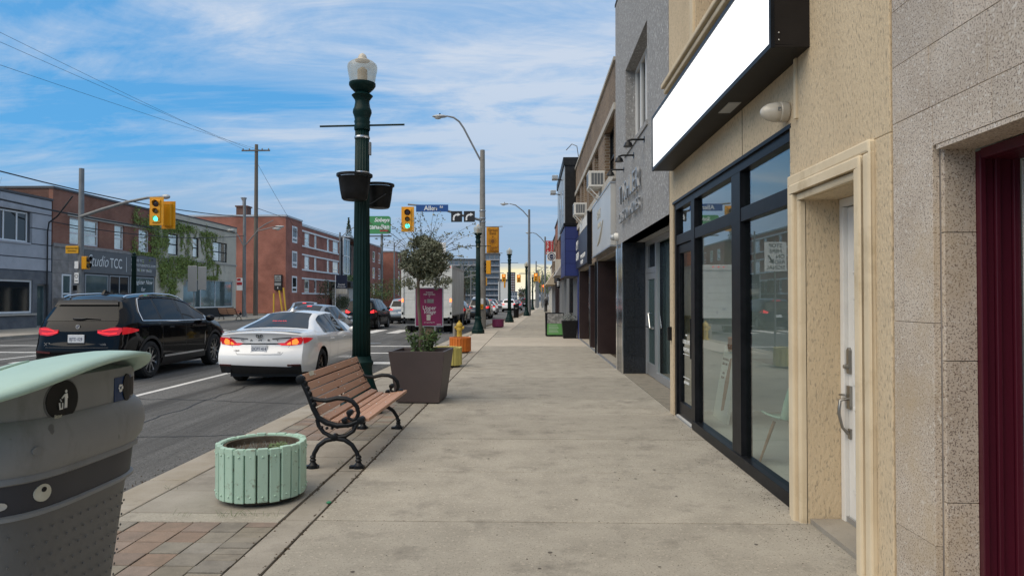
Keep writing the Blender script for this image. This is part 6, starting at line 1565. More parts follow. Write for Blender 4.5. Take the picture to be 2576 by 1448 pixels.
# far signals
def far_sig(label, px, py, ax, z, lit=0, ph=6.5, face='S', n=3):
    t = thing('traffic_signal', label, 'traffic light', (px, py, 0), 0, 'signals at the next crossing')
    MB().lathe([(.14, 0), (.1, ph), (.01, ph + .02)], 8, c=(px, py, 0)).build('pole', G['pole_grey'], t)
    if abs(ax - px) > .6: MB().tube([(px, py - .1, z + .5), ((px + ax) / 2, py - .1, z + .85), (ax, py - .1, z + .9)], .06, 6).build('signal_arm', G['pole_grey'], t)
    head(t, ax, py - .35, z, face, lit, n, .40, 1.05, True)
far_sig('red signal on a long arm just left of the second green lamp', -10.5, 122, -4.6, 5.3)
far_sig('red signal above the middle of the road before the yellow sky', 1.6, 126, -2.0, 5.3)
far_sig('red signal on the pole beside the green street trees', 1.3, 118, 1.05, 5.3)
far_sig('amber bodied signal facing sideways beside the green street trees', 2.2, 120, 1.75, 5.0, -1, face='E')
far_sig('signal low over the traffic behind the box truck', -14, 105, -10.6, 4.3, 0)
far_sig('signal facing away left of the grey condominium tower', -9.6, 96, -6.2, 4.0, -1, face='W')
far_sig('signal beside the pale hall below the brick tower', -5.6, 128, -4.6, 4.2, -1, face='E')
far_sig('small signal low at the end of the right pavement', 2.7, 130, 2.5, 3.6, 0, 4)

# ---- tall lights, utility poles, wires
def tall(label, x, y, h, hx, hz, m='pole_grey', arm0=.8):
    t = thing('light_pole', label, 'street light', (x, y, 0), 0, 'tall cobra head lights')
    MB().lathe([(.16, 0), (.10, h), (.01, h + .02)], 10, c=(x, y, 0)).build('pole', G[m], t, smooth=True)
    d = (hx - x); cobra(t, [(x, y, h - arm0), (x + d * .25, y, h - arm0 + (hz - h + arm0) * .5), (x + d * .55, y, hz - .12), (x + d * .8, y, hz + .02)], hx, hz, y)
    return t
tall('second tall grey light pole beside the fourth green lamp', -.05, 65.2, 10.1, -2.4, 10.65)
tall('tall light pole whose arm shows over the SPA sign', 1.9, 84, 9.2, -.1, 9.7); tall('thin tall light pole near the end of the pavement', 1.15, 122, 8.3, 3.0, 7.2)
tall('tall light pole before the entrance pavilion across the street', -24.6, 88, 10.2, -21.2, 11.0); tall('tall light pole standing left of the box truck', -21.5, 108, 10.5, -19, 11.2)
tall('tall light pole in the median traffic behind the truck', -13.5, 105, 7.6, -10.9, 8.2); tall('tall light pole behind the green lamp and banner', -9.4, 96, 6.3, -6.9, 6.5)
def up_(label, x, y, h, r0, arms, m='pole_wood'):
    t = thing('utility_pole', label, 'utility pole', (x, y, 0), 0, 'utility poles across the street')
    MB().lathe([(r0, 0), (r0 * .7, h), (.02, h + .03)], 12, c=(x, y, 0)).build('pole', G[m], t, smooth=True)
    for (z, w) in arms:
        MB().box(x - w, x + w, y - .2, y - .08, z - .06, z + .06).build('cross_arm', G['pole_wood'], t)
        m_ = MB()
        for s in (-.9, -.45, .45, .9): m_.lathe([(.05, 0), (.07, .08), (.03, .16)], 8, c=(x + s * w, y - .14, z + .06))
        m_.build('insulators', G['pole_grey'], t)
    return t
u1 = up_('tallest wooden utility pole with a cross arm near the beige building', -25.9, 64, 16.2, .22, [(15.6, 1.35)])
cobra(u1, [(-25.9, 63.9, 8.0), (-25.0, 63.9, 8.6), (-24.2, 63.9, 9.0)], -23.9, 8.2, 63.9)
u2 = up_('shorter grey utility pole carrying two lamp arms', -25.4, 60.2, 10.6, .17, [], 'pole_grey')
cobra(u2, [(-25.4, 60.1, 6.2), (-25.9, 60.1, 7.2), (-26.3, 60.1, 7.6)], -26.6, 7.7, 60.1); cobra(u2, [(-25.4, 60.1, 6.2), (-24.2, 60.1, 7.6), (-22.6, 60.1, 8.0)], -22.2, 8.0, 60.1)
ms = MB().box(-25.9, -25.1, 60.0, 60.05, 2.6, 3.0); 
u3 = thing('regulatory_sign', 'red and white road sign on a leaning thin post by the far bench', 'sign', (-24.3, 57.0, 0))
MB().tube([(-23.7, 56.8, 0), (-24.3, 57, 3.1)], .03, 6).build('post', G['pole_grey'], u3); MB().box(-24.65, -24.15, 56.9, 56.94, 2.3, 3.35).build('plate', G['sign_white'], u3); m = MB(); m.box(-24.62, -24.18, 56.885, 56.9, 2.75, 3.0); m.box(-24.6, -24.3, 56.885, 56.9, 3.1, 3.3); m.build('red_print', G['sign_red'], u3)
fs_ = thing('back_of_sign', 'grey back of a pair of road signs before the ivy covered wall', 'sign', (-23.0, 46.3, 0))
MB().tube([(-23, 46.3, 0), (-23, 46.3, 3.9)], .035, 6).build('post', G['pole_grey'], fs_); MB().box(-23.4, -22.75, 46.2, 46.24, 2.1, 3.85).build('plate', G['sign_back'], fs_, bev=.03); MB().box(-22.7, -22.1, 46.2, 46.24, 2.2, 3.8).build('plate', G['sign_back'], fs_, bev=.03)
def cat(p, q, sag, n=16):
    p, q = Vector(p), Vector(q); return [p.lerp(q, i / n) - Vector((0, 0, sag * 4 * (i / n) * (1 - i / n))) for i in range(n + 1)]
W_ = [((-27.1, 64, 15.75), (-27.3, 6, 15.4), .3, .010, 'topmost thin wire running in from the tall utility pole'), ((-26.5, 64, 15.75), (-26.2, 6, 13.7), .3, .010, 'second thin wire running in from the tall utility pole'), ((-25.3, 64, 15.6), (-25.0, 6, 10.9), .3, .010, 'third thin wire running in from the tall utility pole'),
      ((-25.7, 64, 9.3), (-25.2, 6, 9.3), 1.6, .035, 'thick black cable sagging in front of the studio roof'), ((-27.1, 48.6, 6.7), (-25.3, 6, 8.4), .8, .05, 'thick bundled cable crossing in front of the grey building'), ((-25.9, 64, 10.2), (-16, 140, 10.5), 1.2, .025, 'long wire running on up the street from the utility poles'), ((-25.4, 60.2, 7.2), (-27.3, 38.2, 6.0), .5, .03, 'slack service wire looping past the studio windows')]
for (p, q, s, r_, l) in W_:
    tag(MB().tube(cat(p, q, s), r_, 5).build('overhead_wire', G['wire'], at=p, smooth=True), l, 'wire', 'overhead wires across the street')
gd = MB().tube([(-27.3, 38.0, 0), (-27.3, 38.0, 5.4), (-27.15, 37.9, 5.9), (-26.4, 37.5, 6.2), (-25.4, 37.3, 7.3)], .04, 6); tag(gd.build('service_cable', G['wire'], at=(-27.3, 38, 0), smooth=True), 'black service cable dropping down the corner of the grey building', 'cable')
tag(MB().tube(cat((-25.85, 63.8, 14.6), (-24.3, 72, 8), .1), .015, 5).build('guy_wire', G['wire'], at=(-25.85, 63.8, 14.6)), 'thin guy wire slanting down from the tallest utility pole', 'wire')

# ---- right pavement small things
fbn = thing('street_bin', 'black street bin between two green lamps further up the pavement', 'bin', (-1.14, 57.8, 0))
MB().lathe([(.20, 0), (.235, .85)], 4, c=(-1.14, 57.8, 0)).build('body', G['black_plastic'], fbn); MB().add([(-1.38, 57.6, .86), (-.90, 57.6, .86), (-.90, 58.05, .86), (-1.38, 58.05, .86), (-1.38, 57.6, 1.1), (-.90, 57.6, 1.25), (-.90, 58.05, 1.25), (-1.38, 58.05, 1.1)], [(0, 3, 2, 1), (4, 5, 6, 7), (0, 1, 5, 4), (1, 2, 6, 5), (2, 3, 7, 6), (3, 0, 4, 7)]).build('hood', G['black_plastic'], fbn, bev=.03)
text('lettering', 'litter', .1, G['sign_white'], fbn, (-1.14, 57.58, .80), ROT_S, .003, 'CENTER')
mb = MB(); mb.box(-.215, .215, -.215, .215, 0, .74); 
af = thing('a_frame_sign', 'green and grey pavement sign beside the black planter box', 'sign', (1.05, 29.3, 0), R(4))
for s, nm in ((-1, 'front_board'), (1, 'back_board')):
    o = MB().box(-.36, .36, -.015, .015, 0, 1.02).build(nm, G['black_frame'], af, world=False); o.location = (0, s * .2, 0); o.rotation_euler = (R(-s * 11), 0, 0)
    if s < 0:
        MB().box(-.33, .33, -.02, -.016, .08, .56).build('lower_print', G['aframe_green'], o, world=False); MB().box(-.33, .33, -.02, -.016, .565, .99).build('upper_print', G['poster_grey'], o, world=False)
        for k in range(6): MB().box(-.27, .1 + .03 * (k % 3), -.0225, -.0201, .48 - .06 * k, .495 - .06 * k).build('print_line', G['poster_cream'], o, world=False)
bp2 = thing('box_planter', 'black square planter box with silvery plants against the blue pilaster', 'planter', (1.62, 27.9, 0))
MB().add([(1.36, 27.62, 0), (1.88, 27.62, 0), (1.88, 28.2, 0), (1.36, 28.2, 0), (1.30, 27.55, .72), (1.94, 27.55, .72), (1.94, 28.26, .72), (1.30, 28.26, .72)], [(0, 3, 2, 1), (4, 5, 6, 7), (0, 1, 5, 4), (1, 2, 6, 5), (2, 3, 7, 6), (3, 0, 4, 7)]).build('pot', G['black_plastic'], bp2, bev=.01)
m = MB(); leaves(m, r4, 500, (1.62, 27.9, .82), (.34, .34, .2), .07, .2, .4); m.build('foliage', G['leaf_grey'], bp2, fixn=False)
# ================================================================== vehicles (built along +Y: rear at y=0, nose at y=L; wheels on z=0)
def sm(pts, k=.10, n=400):
    xs = np.array([p[0] for p in pts], float); ys = np.array([p[1] for p in pts], float)
    X = np.linspace(xs[0], xs[-1], n); Y = np.interp(X, xs, ys); w = max(1, int(k / ((xs[-1] - xs[0]) / n)))
    if w > 1:
        ker = np.hanning(w + 2)[1:-1]; ker /= ker.sum(); pad = w
        Yp = np.concatenate([2 * Y[0] - Y[1:pad + 1][::-1], Y, 2 * Y[-1] - Y[-pad - 1:-1][::-1]]); Y = np.convolve(Yp, ker, 'same')[pad:-pad]
    return lambda v: float(np.interp(v, X, Y))
def sst(t): t = min(max(t, 0), 1); return t * t * (3 - 2 * t)
class Car:
    def __init__(s, L, W, top, belt, plan, rear, front, roofw, yr, yf, Rw=.34, sill=.25, crown=.05, bulge=.12, green=.55, topk=.18):
        s.L, s.W, s.yr, s.yf, s.Rw, s.sill, s.crown, s.bulge = L, W / 2, yr, yf, Rw, sill, crown, bulge
        s.top = sm(top, topk); s.belt = sm(belt, .25); s.plan = sm(plan, .12); s.roff = sm(rear, .06); s.foff = sm(front, .06); s.roofw = roofw; s.green = green
        s.Ra = Rw + .055; s.B = .7
    def low(s, y):
        for c in (s.yr, s.yf):
            d = abs(y - c)
            if d < s.Ra: return s.Rw + math.sqrt(max(s.Ra ** 2 - d * d, 0))
        base = s.sill
        if y < s.yr: base = s.sill + .06 * (1 - y / s.yr)
        return base
    def dims(s, y):
        w = s.W * s.plan(y); zt = s.top(y); zb = min(s.belt(y), zt - s.crown - .015); zre = zt - s.crown; h = zre - zb
        f = sst(min(h / s.green, 1)); xr = (w * .90) * (1 - f) + s.roofw * f
        return w, zb, zre, xr
    def side(s, y, z):
        w, zb, zre, xr = s.dims(y)
        if z <= zb:
            t = min(max((z - s.sill) / max(zb - s.sill, .01), 0), 1)
            return w * float(np.interp(t, [0, .08, .3, .55, .8, .93, 1], [.945, .965, .992, 1.0, .992, .985, .955]))
        t = min((z - zb) / max(zre - zb, .001), 1); return w * .955 + (xr - w * .955) * (t ** 1.12)
    def yoff(s, x, y, z):
        b = 1 - sst(y / s.B); f = 1 - sst((s.L - y) / s.B)
        return y + b * (s.roff(z) - s.bulge * (1 - min((x / s.W) ** 2, 1))) - f * (s.foff(z) - s.bulge * 1.6 * (1 - min((x / s.W) ** 2, 1)))
    def pt(s, x, y, z): return (x, s.yoff(x, y, z), z)
    def section(s, y):
        w, zb, zre, xr = s.dims(y); zl = min(s.low(y), zb - .05); P = []
        for i in range(9): z = zl + (zb - zl) * (i / 8); P.append((s.side(y, z), z))
        for i in range(1, 6): z = zb + (zre - zb) * i / 5; P.append((s.side(y, z), z))
        xe, ze = P[-1]
        for i in range(1, 6): t = 1 - i / 5; P.append((xe * t, ze + s.crown * (1 - t * t)))
        return P
    def tops(s, y, xf, dz=0.0):
        w, zb, zre, xr = s.dims(y); return (xf * xr, zre + s.crown * (1 - xf * xf) + dz)
    def body(s, m, parent):
        ys = set(np.linspace(0, s.L, 46)); 
        for c in (s.yr, s.yf):
            for t in np.linspace(-1, 1, 17): ys.add(c + s.Ra * math.sin(t * math.pi / 2) * .9999)
            ys.add(c - s.Ra - .004); ys.add(c + s.Ra + .004)
        ys = sorted(ys); mb = MB(); secs = [s.section(y) for y in ys]; n = len(secs[0]); row = []
        for y, P in zip(ys, secs):
            full = [(-x, z) for x, z in P] + [(x, z) for x, z in P[:-1][::-1]]
            row.append([s.pt(x, y, z) for x, z in full])
        w = len(row[0]); vs = [p for r_ in row for p in r_]; fs = [(j * w + i, j * w + i + 1, (j + 1) * w + i + 1, (j + 1) * w + i) for j in range(len(row) - 1) for i in range(w - 1)]
        mb.add(vs, fs)
        for e in (0, len(ys) - 1):
            P = secs[e]; y = ys[e]; M_ = 10; vs = []
            for (x, z) in P[:14]:
                for k in range(M_ + 1): xx = -x + 2 * x * k / M_; vs.append(s.pt(xx, y, z + (s.crown * (1 - (xx / x) ** 2) if (x, z) == P[13] else 0)))
            ww = M_ + 1; mb.add(vs, [(j * ww + i, j * ww + i + 1, (j + 1) * ww + i + 1, (j + 1) * ww + i) for j in range(13) for i in range(M_)])
        o = mb.build('body', m, parent, world=False, smooth=50)
        ub = MB().box(-s.W + .24, s.W - .24, .22, s.L - .25, .17, .62)
        for c in (s.yr, s.yf):
            for sg in (-1, 1):
                a = s.W * s.plan(c) * .97; nn = 12
                vs = [(sg * x, c + (s.Ra + .0) * math.cos(math.pi * k / nn), s.Rw + s.Ra * math.sin(math.pi * k / nn)) for x in (a, a - .28) for k in range(nn + 1)]
                ub.add(vs, [(k, k + 1, nn + 2 + k, nn + 1 + k) for k in range(nn)])
        ub.build('underbody', G['trim_black'], parent, world=False)
        return o
    # patches laid on the surface
    def side_patch(s, name, m, parent, y0, y1, zlo, zhi, sg=1, off=.006, nu=16, nv=5, both=False, smooth=True):
        mb = MB()
        for g in ((1, -1) if both else (sg,)):
            def fn(u, v):
                y = y0 + (y1 - y0) * u; a, b = zlo(y) if callable(zlo) else zlo, zhi(y) if callable(zhi) else zhi; z = a + (max(b, a + .002) - a) * v
                x = s.side(y, z); p = s.pt(x, y, z); return (g * (p[0] + off), p[1], p[2])
            mb.grid(fn, nu, nv)
        return mb.build(name, m, parent, world=False, smooth='full' if smooth else False)
    def rear_y(s, x, z): return s.yoff(x, 0.0, z)
    def rear_patch(s, name, m, parent, poly, off=.008, th=.02, end='r'):
        me = bpy.data.meshes.new(name); b = bmesh.new()
        b.faces.new([b.verts.new((x, 0, z)) for x, z in poly])
        bmesh.ops.triangulate(b, faces=b.faces)
        for _ in range(4):
            le = [e for e in b.edges if abs(e.verts[0].co.x - e.verts[1].co.x) > .16]
            if not le: break
            bmesh.ops.subdivide_edges(b, edges=le, cuts=1, use_grid_fill=False); bmesh.ops.triangulate(b, faces=b.faces)
        for v in b.verts:
            x, z = v.co.x, v.co.z
            v.co.y = (s.rear_y(x, z) - off) if end == 'r' else (s.yoff(x, s.L, z) + off)
        bmesh.ops.recalc_face_normals(b, faces=b.faces)
        r_ = bmesh.ops.extrude_face_region(b, geom=list(b.faces))
        for v in r_['geom']:
            if isinstance(v, bmesh.types.BMVert): v.co.y += th if end == 'r' else -th
        bmesh.ops.recalc_face_normals(b, faces=b.faces)
        b.to_mesh(me); b.free(); me.materials.append(m)
        o = bpy.data.objects.new(name, me); link(o, parent); WL[o.name] = Vector((0, 0, 0)); return o
    def rear_grid(s, name, m, parent, xl, z0, z1, off=.006, nu=12, nv=6, end='r'):
        def fn(u, v):
            z = z0 + (z1 - z0) * v; x = (u * 2 - 1) * (xl(z) if callable(xl) else xl)
            y = s.rear_y(x, z) - off if end == 'r' else s.yoff(x, s.L, z) + off
            return (x, y, z)
        mb = MB(); mb.grid(fn, nu, nv); return mb.build(name, m, parent, world=False, smooth='full')
    def top_patch(s, name, m, parent, y0, y1, xf, off=.006, nu=12, nv=10):
        def fn(u, v):
            y = y0 + (y1 - y0) * v; f = (u * 2 - 1) * (xf(v) if callable(xf) else xf); x, z = s.tops(y, f); 
            p = s.pt(x, y, z); return (p[0], p[1] - (off * .5 if v < 2 else 0), p[2] + off)
        mb = MB(); mb.grid(fn, nu, nv); return mb.build(name, m, parent, world=False, smooth='full')
def wheel(parent, x, y, R_, m_rim, sg, w=.22, spokes=5, detail=True):
    t = MB().lathe([(R_ - .115, -w / 2 + .02), (R_ - .10, -w / 2), (R_ - .03, -w / 2), (R_, -w / 2 + .03), (R_, w / 2 - .03), (R_ - .03, w / 2), (R_ - .10, w / 2), (R_ - .115, w / 2 - .02)], 32, c=(0, 0, 0), axis='X', capb=False, capt=False).build('wheel', G['tyre'], parent, world=False, smooth=True)
    t.location = (x, y, R_)
    rb = MB(); rr = R_ - .11; f = sg * (w / 2 - .025)
    rb.lathe([(rr, -w / 2 + .02), (rr + .004, 0), (rr, w / 2 - .022), (rr - .014, w / 2 - .02), (rr - .02, 0), (rr - .02, -w / 2 + .02)], 32, axis='X', capb=False, capt=False)
    rb.lathe([(.055, -.02), (.055, .012), (.03, .016)] , 14, c=(f - (.0 if sg > 0 else 0), 0, 0), axis='X')
    if detail:
        for k in range(spokes):
            for da in (-.16, .16):
                a = 2 * math.pi * k / spokes + da; a2 = a + da * .9
                p0 = Vector((f, .045 * math.cos(a), .045 * math.sin(a))); p1 = Vector((f - sg * .012, rr * .98 * math.cos(a2), rr * .98 * math.sin(a2))); u = (p1 - p0).normalized(); v = Vector((1, 0, 0)).cross(u) * .02
                q = Vector((sg * .018, 0, 0)); rb.add([p0 - v, p0 + v, p1 + v * .8, p1 - v * .8, p0 - v - q, p0 + v - q, p1 + v * .8 - q, p1 - v * .8 - q], [(0, 1, 2, 3), (0, 4, 5, 1), (1, 5, 6, 2), (2, 6, 7, 3), (3, 7, 4, 0)])
    rb.build('rim', G[m_rim], t, world=False)
    MB().lathe([(rr - .02, -.06 * sg), (.02, -.06 * sg)], 24, axis='X', capb=False).build('brake_disc', G['trim_black'], t, world=False)
    return t
def plate(c, t, z, s, sub=None, w=.305, h=.155):
    y = c.rear_y(0, z) - .016; p = MB().box(-w / 2, w / 2, y - .006, y + .02, z - h / 2, z + h / 2).build('licence_plate', G['plate_white'], t, world=False, bev=.006)
    text('lettering', s, .088, G['plate_blue'], p, (0, y - .0075, z - .004), ROT_S, .001, 'CENTER', sx=.74, world=False)
    if sub: b = MB().box(-w / 2 - .012, w / 2 + .012, y - .009, y - .0062, z - h / 2 - .012, z - h / 2 + .018).build('plate_frame', G['trim_black'], p, world=False)
def mirror_(c, t, y, m, sgs=(-1, 1)):
    for g in sgs:
        z = c.belt(y) + .06; x = c.W * c.plan(y); MB().ell((g * (x + .10), y, z), .11, .075, .075, 12, 8).build('wing_mirror', m, t, world=False, smooth=True)

# ---- presets
def suv(L=4.71, W=1.89, H=1.68, yr=.86, yf=3.72, Rw=.365, z=1.08):
    return Car(L, W, [(0, H - .12), (.25, H - .075), (.8, H - .025), (1.5, H), (2.2, H - .02), (2.75, H - .11), (3.62, 1.12), (3.9, 1.10), (4.4, 1.02), (L - .05, .90), (L, .86)],
               [(0, z + .05), (.8, z + .03), (2, z), (3.5, z - .02), (L, .78)], [(0, .88), (.035, .92), (.12, .957), (.35, .988), (.8, 1), (3.6, 1), (4.2, .965), (4.5, .88), (L, .70)],
               [(.2, .10), (.36, .045), (.5, .0), (.62, .0), (.74, .045), (.9, .07), (1.05, .10), (1.13, .15), (1.3, .27), (1.48, .38), (H - .05, .42), (H, .43)], [(.2, .1), (.4, 0), (.7, .03), (1, .25)], .62, yr, yf, Rw)
def sedan(L=4.91, W=1.84, H=1.445, yr=1.02, yf=3.86, Rw=.335):
    return Car(L, W, [(0, 1.045), (.10, 1.075), (.45, 1.085), (.72, 1.10), (1.75, H - .03), (2.3, H), (2.75, H - .02), (3.05, H - .10), (3.95, 1.0), (4.3, .94), (L - .1, .78), (L, .72)],
               [(0, .98), (.9, .97), (2.2, .94), (3.6, .90), (L, .66)], [(0, .89), (.035, .925), (.13, .962), (.35, .99), (.7, 1), (1.2, 1), (3.6, 1), (4.3, .96), (4.65, .86), (L, .66)],
               [(.2, .16), (.33, .06), (.45, .01), (.56, 0), (.68, .035), (.8, .10), (.88, .11), (.98, .075), (1.06, .02), (1.3, .1)], [(.2, .12), (.4, 0), (.6, .03), (1, .25)], .545, yr, yf, Rw, crown=.045, green=.40, sill=.22)

def suv_windows(c, t, trim=None, wins=((.62, 1.28), (1.36, 2.22), (2.30, 3.30)), glass='car_glass', zt=.055):
    lo = lambda y: c.belt(y) + .035
    def hi(y):
        w, zb, zre, xr = c.dims(y); return min(zre - zt, 1e9)
    for i, (a, b) in enumerate(wins):
        def hi2(y, a=a, b=b, i=i):
            v = hi(y)
            if i == 0: v = min(v, lo(y) + .10 + (y - a) * 1.5)
            return v
        c.side_patch('side_window', G[glass], t, a, b, lo, hi2, both=False, sg=1); c.side_patch('side_window', G[glass], t, a, b, lo, hi2, sg=-1)
    return lo, hi
# ================================================================== black SUV (near)
c = suv()
bm = thing('black_suv', 'glossy black SUV with red tail lights behind the recycling bin', 'car', (-9.14, 13.65, RZ)); bm.scale = (1.045, 1.05, 1.085)
c.body(G['car_black'], bm)
lo, hi = suv_windows(c, bm)
for g in (1, -1):
    pts = []
    A = [(y, lo(y) - .012) for y in np.linspace(.62, 3.32, 24)]; Bq = [(y, min(hi(y) + .018, lo(y) + .14 + (y - .6) * 1.5)) for y in np.linspace(3.30, .62, 30)]
    for y, z in A + Bq + A[:1]: x = c.side(y, z); p = c.pt(x, y, z); pts.append((g * (p[0] + .008), p[1], p[2]))
    MB().tube(pts, .013, 6, False).build('chrome_trim', G['chrome'], bm, world=False, smooth=True)
    for (a, b, ang) in ((1.28, 1.36, 0), (2.22, 2.30, 0)): c.side_patch('pillar', G['trim_black'], bm, a, b, lo, hi, g, .005, 2, 4)
    for y in (1.32, 2.30, 3.34):
        c.side_patch('door_seam', G['trim_black'], bm, y, y + .008, lambda q: c.low(q) + .08 if abs(q - c.yr) > c.Ra else c.low(q) + .05, lambda q: c.belt(q) + .01, g, .001, 1, 8)
    for y in (1.55, 2.55): 
        z = .98; x = c.side(y, z); MB().box(g * (x + .018) - .012, g * (x + .018) + .012, y, y + .20, z - .014, z + .014).build('door_handle', G['car_black'], bm, world=False, bev=.008)
    for cc in (c.yr, c.yf):       # dark wheel arch cladding
        mb = MB(); nn = 20
        for k in range(nn + 1):
            a = math.pi * k / nn
            for rr in (c.Ra - .004, c.Ra + .055):
                y, z = cc + rr * math.cos(a), c.Rw + rr * math.sin(a); x = c.side(y, z); p = c.pt(x, y, z); mb.v.append((g * (p[0] + .007), p[1], p[2]))
        mb.f = [(2 * k, 2 * k + 1, 2 * k + 3, 2 * k + 2) for k in range(nn)]; mb.build('arch_cladding', G['trim_black'], bm, world=False)
    c.side_patch('sill_cladding', G['trim_black'], bm, c.yr + c.Ra + .06, c.yf - c.Ra - .06, .25, .40, g, .008, 8, 2)
    c.side_patch('sill_trim', G['alu'], bm, c.yr + c.Ra + .12, c.yf - c.Ra - .16, .375, .415, g, .016, 8, 1)
    c.side_patch('air_breather', G['alu'], bm, 3.16, 3.19, lambda y: .52 + (y - 3.16) * 3, lambda y: .74 + (y - 3.16) * 3, g, .010, 2, 3)
    rr_ = [(g * (.615 - .02), y, c.dims(y)[2] + .045) for y in np.linspace(.55, 2.55, 16)]; rr_ = [(g * .60, .42, c.dims(.5)[2] + .012)] + rr_ + [(g * .60, 2.72, c.dims(2.72)[2] + .012)]
    MB().tube(rr_, .016, 6).build('roof_rail', G['chrome'], bm, world=False, smooth=True)
    mo = [(.385, .985), (.50, .985), (.62, 1.025), (.70, 1.035), (.815, 1.02), (.825, .96), (.78, .89), (.60, .87), (.50, .885), (.39, .925)]
    tl = c.rear_patch('taillight', G['tail_red'], bm, [(g * x, z) for x, z in mo][::(1 if g < 0 else -1)], .014)
    wrap = c.side_patch('taillight_side', G['tail_red'], tl, .0, .40, lambda y: .895 + (y) * .14, lambda y: 1.03 - max(0, y - .05) * .14, g, .008, 8, 3)
    for pl_ in ([(.40, .935), (.62, .90), (.74, .915), (.74, .935), (.62, .92), (.40, .95)], [(.47, .975), (.62, 1.0), (.76, 1.005), (.76, .99), (.62, .985), (.47, .962)]):
        c.rear_patch('light_bar', G['tail_glow'], tl, [(g * x, z) for x, z in pl_], .0175, .002)
    c.rear_patch('bumper_reflector', G['tail_dark'], bm, [(g * .50, .545), (g * .80, .56), (g * .80, .60), (g * .50, .575)], .012)
    for y in (c.yr, c.yf): wheel(bm, g * (.83), y, .365, 'rim_alloy', g, .24, 5)
    mirror_(c, bm, 3.22, G['car_black'], (g,))
xl = lambda z: (c.side(0, z) - .075)
c.rear_grid('rear_window', G['car_glass'], bm, xl, 1.15, 1.445, .008)
c.rear_grid('spoiler', G['trim_black'], bm, lambda z: c.side(0, z) - .05, 1.455, 1.545, .05)
mb = MB(); mb.tube([(-.02, c.rear_y(0, 1.19) - .03, 1.19), (.12, c.rear_y(.1, 1.2) - .03, 1.205), (.38, c.rear_y(.38, 1.185) - .025, 1.185)], [.02, .014, .008], 6); mb.ell((-.02, c.rear_y(0, 1.19) - .02, 1.19), .14, .03, .03); mb.build('wiper', G['trim_black'], bm, world=False, smooth=True)
c.rear_patch('rear_bumper', G['trim_black'], bm, [(-.80, .30), (.80, .30), (.82, .47), (.55, .505), (-.55, .505), (-.82, .47)], .016)
c.rear_patch('tailgate_seam', G['trim_black'], bm, [(-.62, .655), (.62, .655), (.62, .663), (-.62, .663)], .003, .01)
yb = c.rear_y(0, 1.045) - .006
MB().lathe([(.042, 0), (.042, -.008)], 24, c=(0, yb, 1.045), axis='Y').build('badge', G['chrome'], bm, world=False)
bd = MB(); 
for q in (0, 2): bd.prism([(0, 1.045)] + [(.026 * math.cos(R(90 * q + 10 * k)), 1.045 + .026 * math.sin(R(90 * q + 10 * k))) for k in range(10)], 'Y', yb - .011, yb - .008)
bd.build('badge_quarter', G['plate_blue'], bm, world=False)
plate(c, bm, .815, 'BJTD 029', True, .32, .165)
text('badge_lettering', 'X3', .085, G['chrome'], bm, (-.66, c.rear_y(-.6, .72) - .004, .715), ROT_S, .003, 'LEFT', sx=1.3, world=False); text('badge_lettering', 'xDrive30i', .055, G['chrome'], bm, (.33, c.rear_y(.5, .72) - .004, .715), ROT_S, .003, 'LEFT', sx=1.1, world=False)
mb = MB(); mb.add([(-.025, 1.0, 1.67), (.025, 1.0, 1.67), (.012, .80, 1.74), (-.012, .80, 1.74), (-.03, .72, 1.66), (.03, .72, 1.66)], [(0, 1, 2, 3), (2, 5, 4, 3), (1, 5, 2), (0, 3, 4)]); mb.build('antenna_fin', G['car_black'], bm, world=False)
c.top_patch('windscreen', G['car_glass'], bm, 2.72, 3.55, .93); c.top_patch('sunroof', G['car_glass'], bm, 1.1, 2.5, .62, .004)

# ================================================================== white sedan (near)
c = sedan()
ws = thing('white_sedan', 'white sedan with orange lit tail lights beside the green lamp post', 'car', (-5.22, 13.15, RZ))
def dress_sedan(c, t, paint, glass='car_glass', lights='tail_red', detail=True, wins=((1.28, 2.06), (2.12, 3.12)), rim='rim_dark'):
    c.body(G[paint], t)
    lo = lambda y: c.belt(y) + .03
    def hi(y):
        w, zb, zre, xr = c.dims(y); return zre - .03
    for g in (1, -1):
        for i, (a, b) in enumerate(wins):
            def h2(y, a=a, b=b, i=i):
                v = hi(y)
                if i == 0: v = min(v, lo(y) + .03 + (y - a) * 1.35)
                return v
            c.side_patch('side_window', G[glass], t, a, b, lo, h2, g)
        c.side_patch('pillar', G['trim_black'], t, wins[0][1], wins[1][0], lo, hi, g, .006, 2, 4)
        for y in (c.yr, c.yf): wheel(t, g * (c.W - .125), y, c.Rw, rim, g, .22, 5, detail)
        mirror_(c, t, 3.05, G[paint], (g,))
        if detail:
            for y in (1.50, 2.12, 3.2): c.side_patch('door_seam', G['trim_black'], t, y, y + .007, lambda q: c.low(q) + .06, lambda q: c.belt(q) + .01, g, .001, 1, 8)
            for y in (1.62, 2.62):
                z = .845; x = c.side(y, z); MB().box(g * (x + .018) - .010, g * (x + .018) + .010, y - .02, y + .18, z - .013, z + .013).build('door_handle', G[paint], t, world=False, bev=.007)
            c.side_patch('sill_cladding', G['trim_black'], t, c.yr + c.Ra + .03, c.yf - c.Ra - .03, .215, .27, g, .006, 8, 1)
        hd = c.rear_patch('headlight', G['headlight'], t, [(g * .45, .62), (g * .82, .66), (g * .84, .74), (g * .5, .70)], .02, .03, 'f')
    c.top_patch('rear_window', G[glass], t, .78, 1.72, lambda v: .86 - .02 * v, .006); c.top_patch('windscreen', G[glass], t, 3.0, 3.9, .92)
    c.rear_patch('grille', G['trim_black'], t, [(-.5, .30), (.5, .30), (.55, .5), (-.55, .5)], .03, .03, 'f')
dress_sedan(c, ws, 'car_white')
